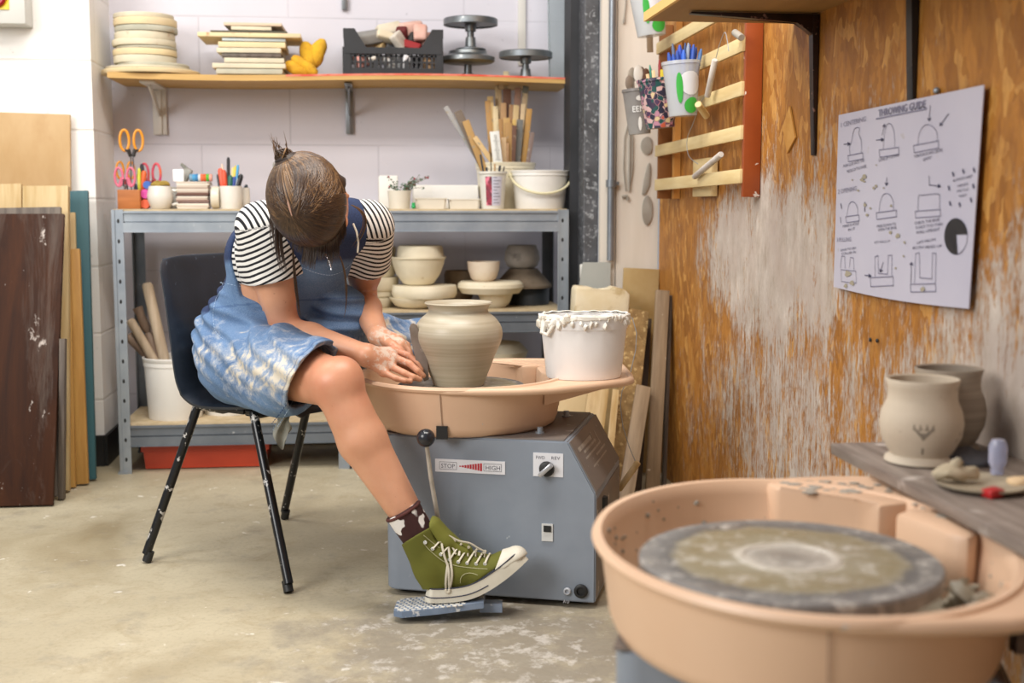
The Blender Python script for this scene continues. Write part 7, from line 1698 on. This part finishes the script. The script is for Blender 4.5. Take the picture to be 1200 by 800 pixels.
for pts in ([(300,300),(340,345),(420,410),(500,440),(600,455),(700,462)], [(300,250),(360,300),(400,330)], [(530,548),(535,515),(560,492),(600,487),(640,500)]):
    for q0, q1 in zip(smooth_pts(pts,4)[::1], smooth_pts(pts,4)[1::1]): b.tube([Vector(loc(on(bts,*Z5(*q0),off=.0006,dflt=SD-.04))), Vector(loc(on(bts,*Z5(*q1),off=.0006,dflt=SD-.04)))], .0007, seg=5)
b.build('stitching', mat('shoe_stitch','b9b58c',rough=.8), shoe)
# left foot, standing on the floor behind the wheel
def S2(px, py, dd=0.0):
    q = (S(px, py, dd)-S(500,704)); c2, s2 = math.cos(.25), math.sin(.25); q = A3((q[0], q[1], q[2]-.0)); 
    rot = math.radians(7)
    return anL+A3((-.03,0,-.087))+A3((q[0]*c2-q[1]*s2, q[0]*s2+q[1]*c2, q[2]))
build_shoe(person, S2, 'sneaker')
b = MB(); ax_ = Vector(knL-anL).normalized(); b.tube([Vector(loc(anL))-ax_*.0, Vector(loc(anL))+ax_*.09], [.040,.041], seg=24); b.build('sock', M_sock, person)
# rag hanging from the seat edge under the dress
P = pt(333, 500, 3.02); b = MB()
def ragf(u, v): return (-.022+.044*u*(1-.3*v)+.006*math.sin(v*7+u*3), .008*math.sin(u*9+v*5), -.075*v*(1+.25*math.sin(u*5))) 
b.grid(ragf, 14, 18); o = b.build('torn_rag', mat('ragcloth','8b8a80','a09e93',scale=40,rough=.95), smooth=80, loc=Vector(P)+Vector((0,0,.035))); thing(o, 'torn grey rag strip hanging below the chair seat behind the hem of the dress', 'rag')
# ================================================================== light and camera
w = bpy.data.worlds.new('room_light'); SC.world = w; w.use_nodes = True
bg = w.node_tree.nodes['Background']; bg.inputs[0].default_value = (.88, .92, 1.0, 1); bg.inputs[1].default_value = .36
def area(name, loc, target, size, power, col, sy=None):
    l = bpy.data.lights.new(name, 'AREA'); l.shape = 'RECTANGLE'; l.size = size; l.size_y = sy or size; l.energy = power; l.color = col
    o = bpy.data.objects.new(name, l); link(o); o.location = loc
    o.rotation_euler = (Vector(target)-Vector(loc)).to_track_quat('-Z', 'Y').to_euler(); return o
area('window_daylight', (-2.6, .6, 2.3), (.1, 3.4, .5), 1.8, 108, (1.0, .98, .95), 1.6)
area('ceiling_lamp', (.2, 2.3, 2.75), (.2, 2.9, 0), 1.6, 56, (1.0, .96, .90), .5)
area('ceiling_lamp', (-.9, 3.3, 2.7), (-.9, 3.9, 0), 1.2, 27, (1.0, .97, .92), .4)
cam = bpy.data.cameras.new('camera'); co = bpy.data.objects.new('camera', cam); link(co)
cam.sensor_width = 36; cam.sensor_fit = 'HORIZONTAL'; cam.lens = FPX*36/1200; cam.clip_start = .05
R = Matrix((RT, UP, -FW)).transposed(); co.matrix_world = Matrix.Translation(CAM) @ R.to_4x4()
cam.dof.use_dof = True; cam.dof.focus_distance = 3.0; cam.dof.aperture_fstop = 3.2
SC.camera = co
SC.view_settings.view_transform = 'AgX'; SC.view_settings.look = 'None'
try: SC.view_settings.view_transform = 'Standard'
except Exception: pass
SC.view_settings.exposure = 0.0
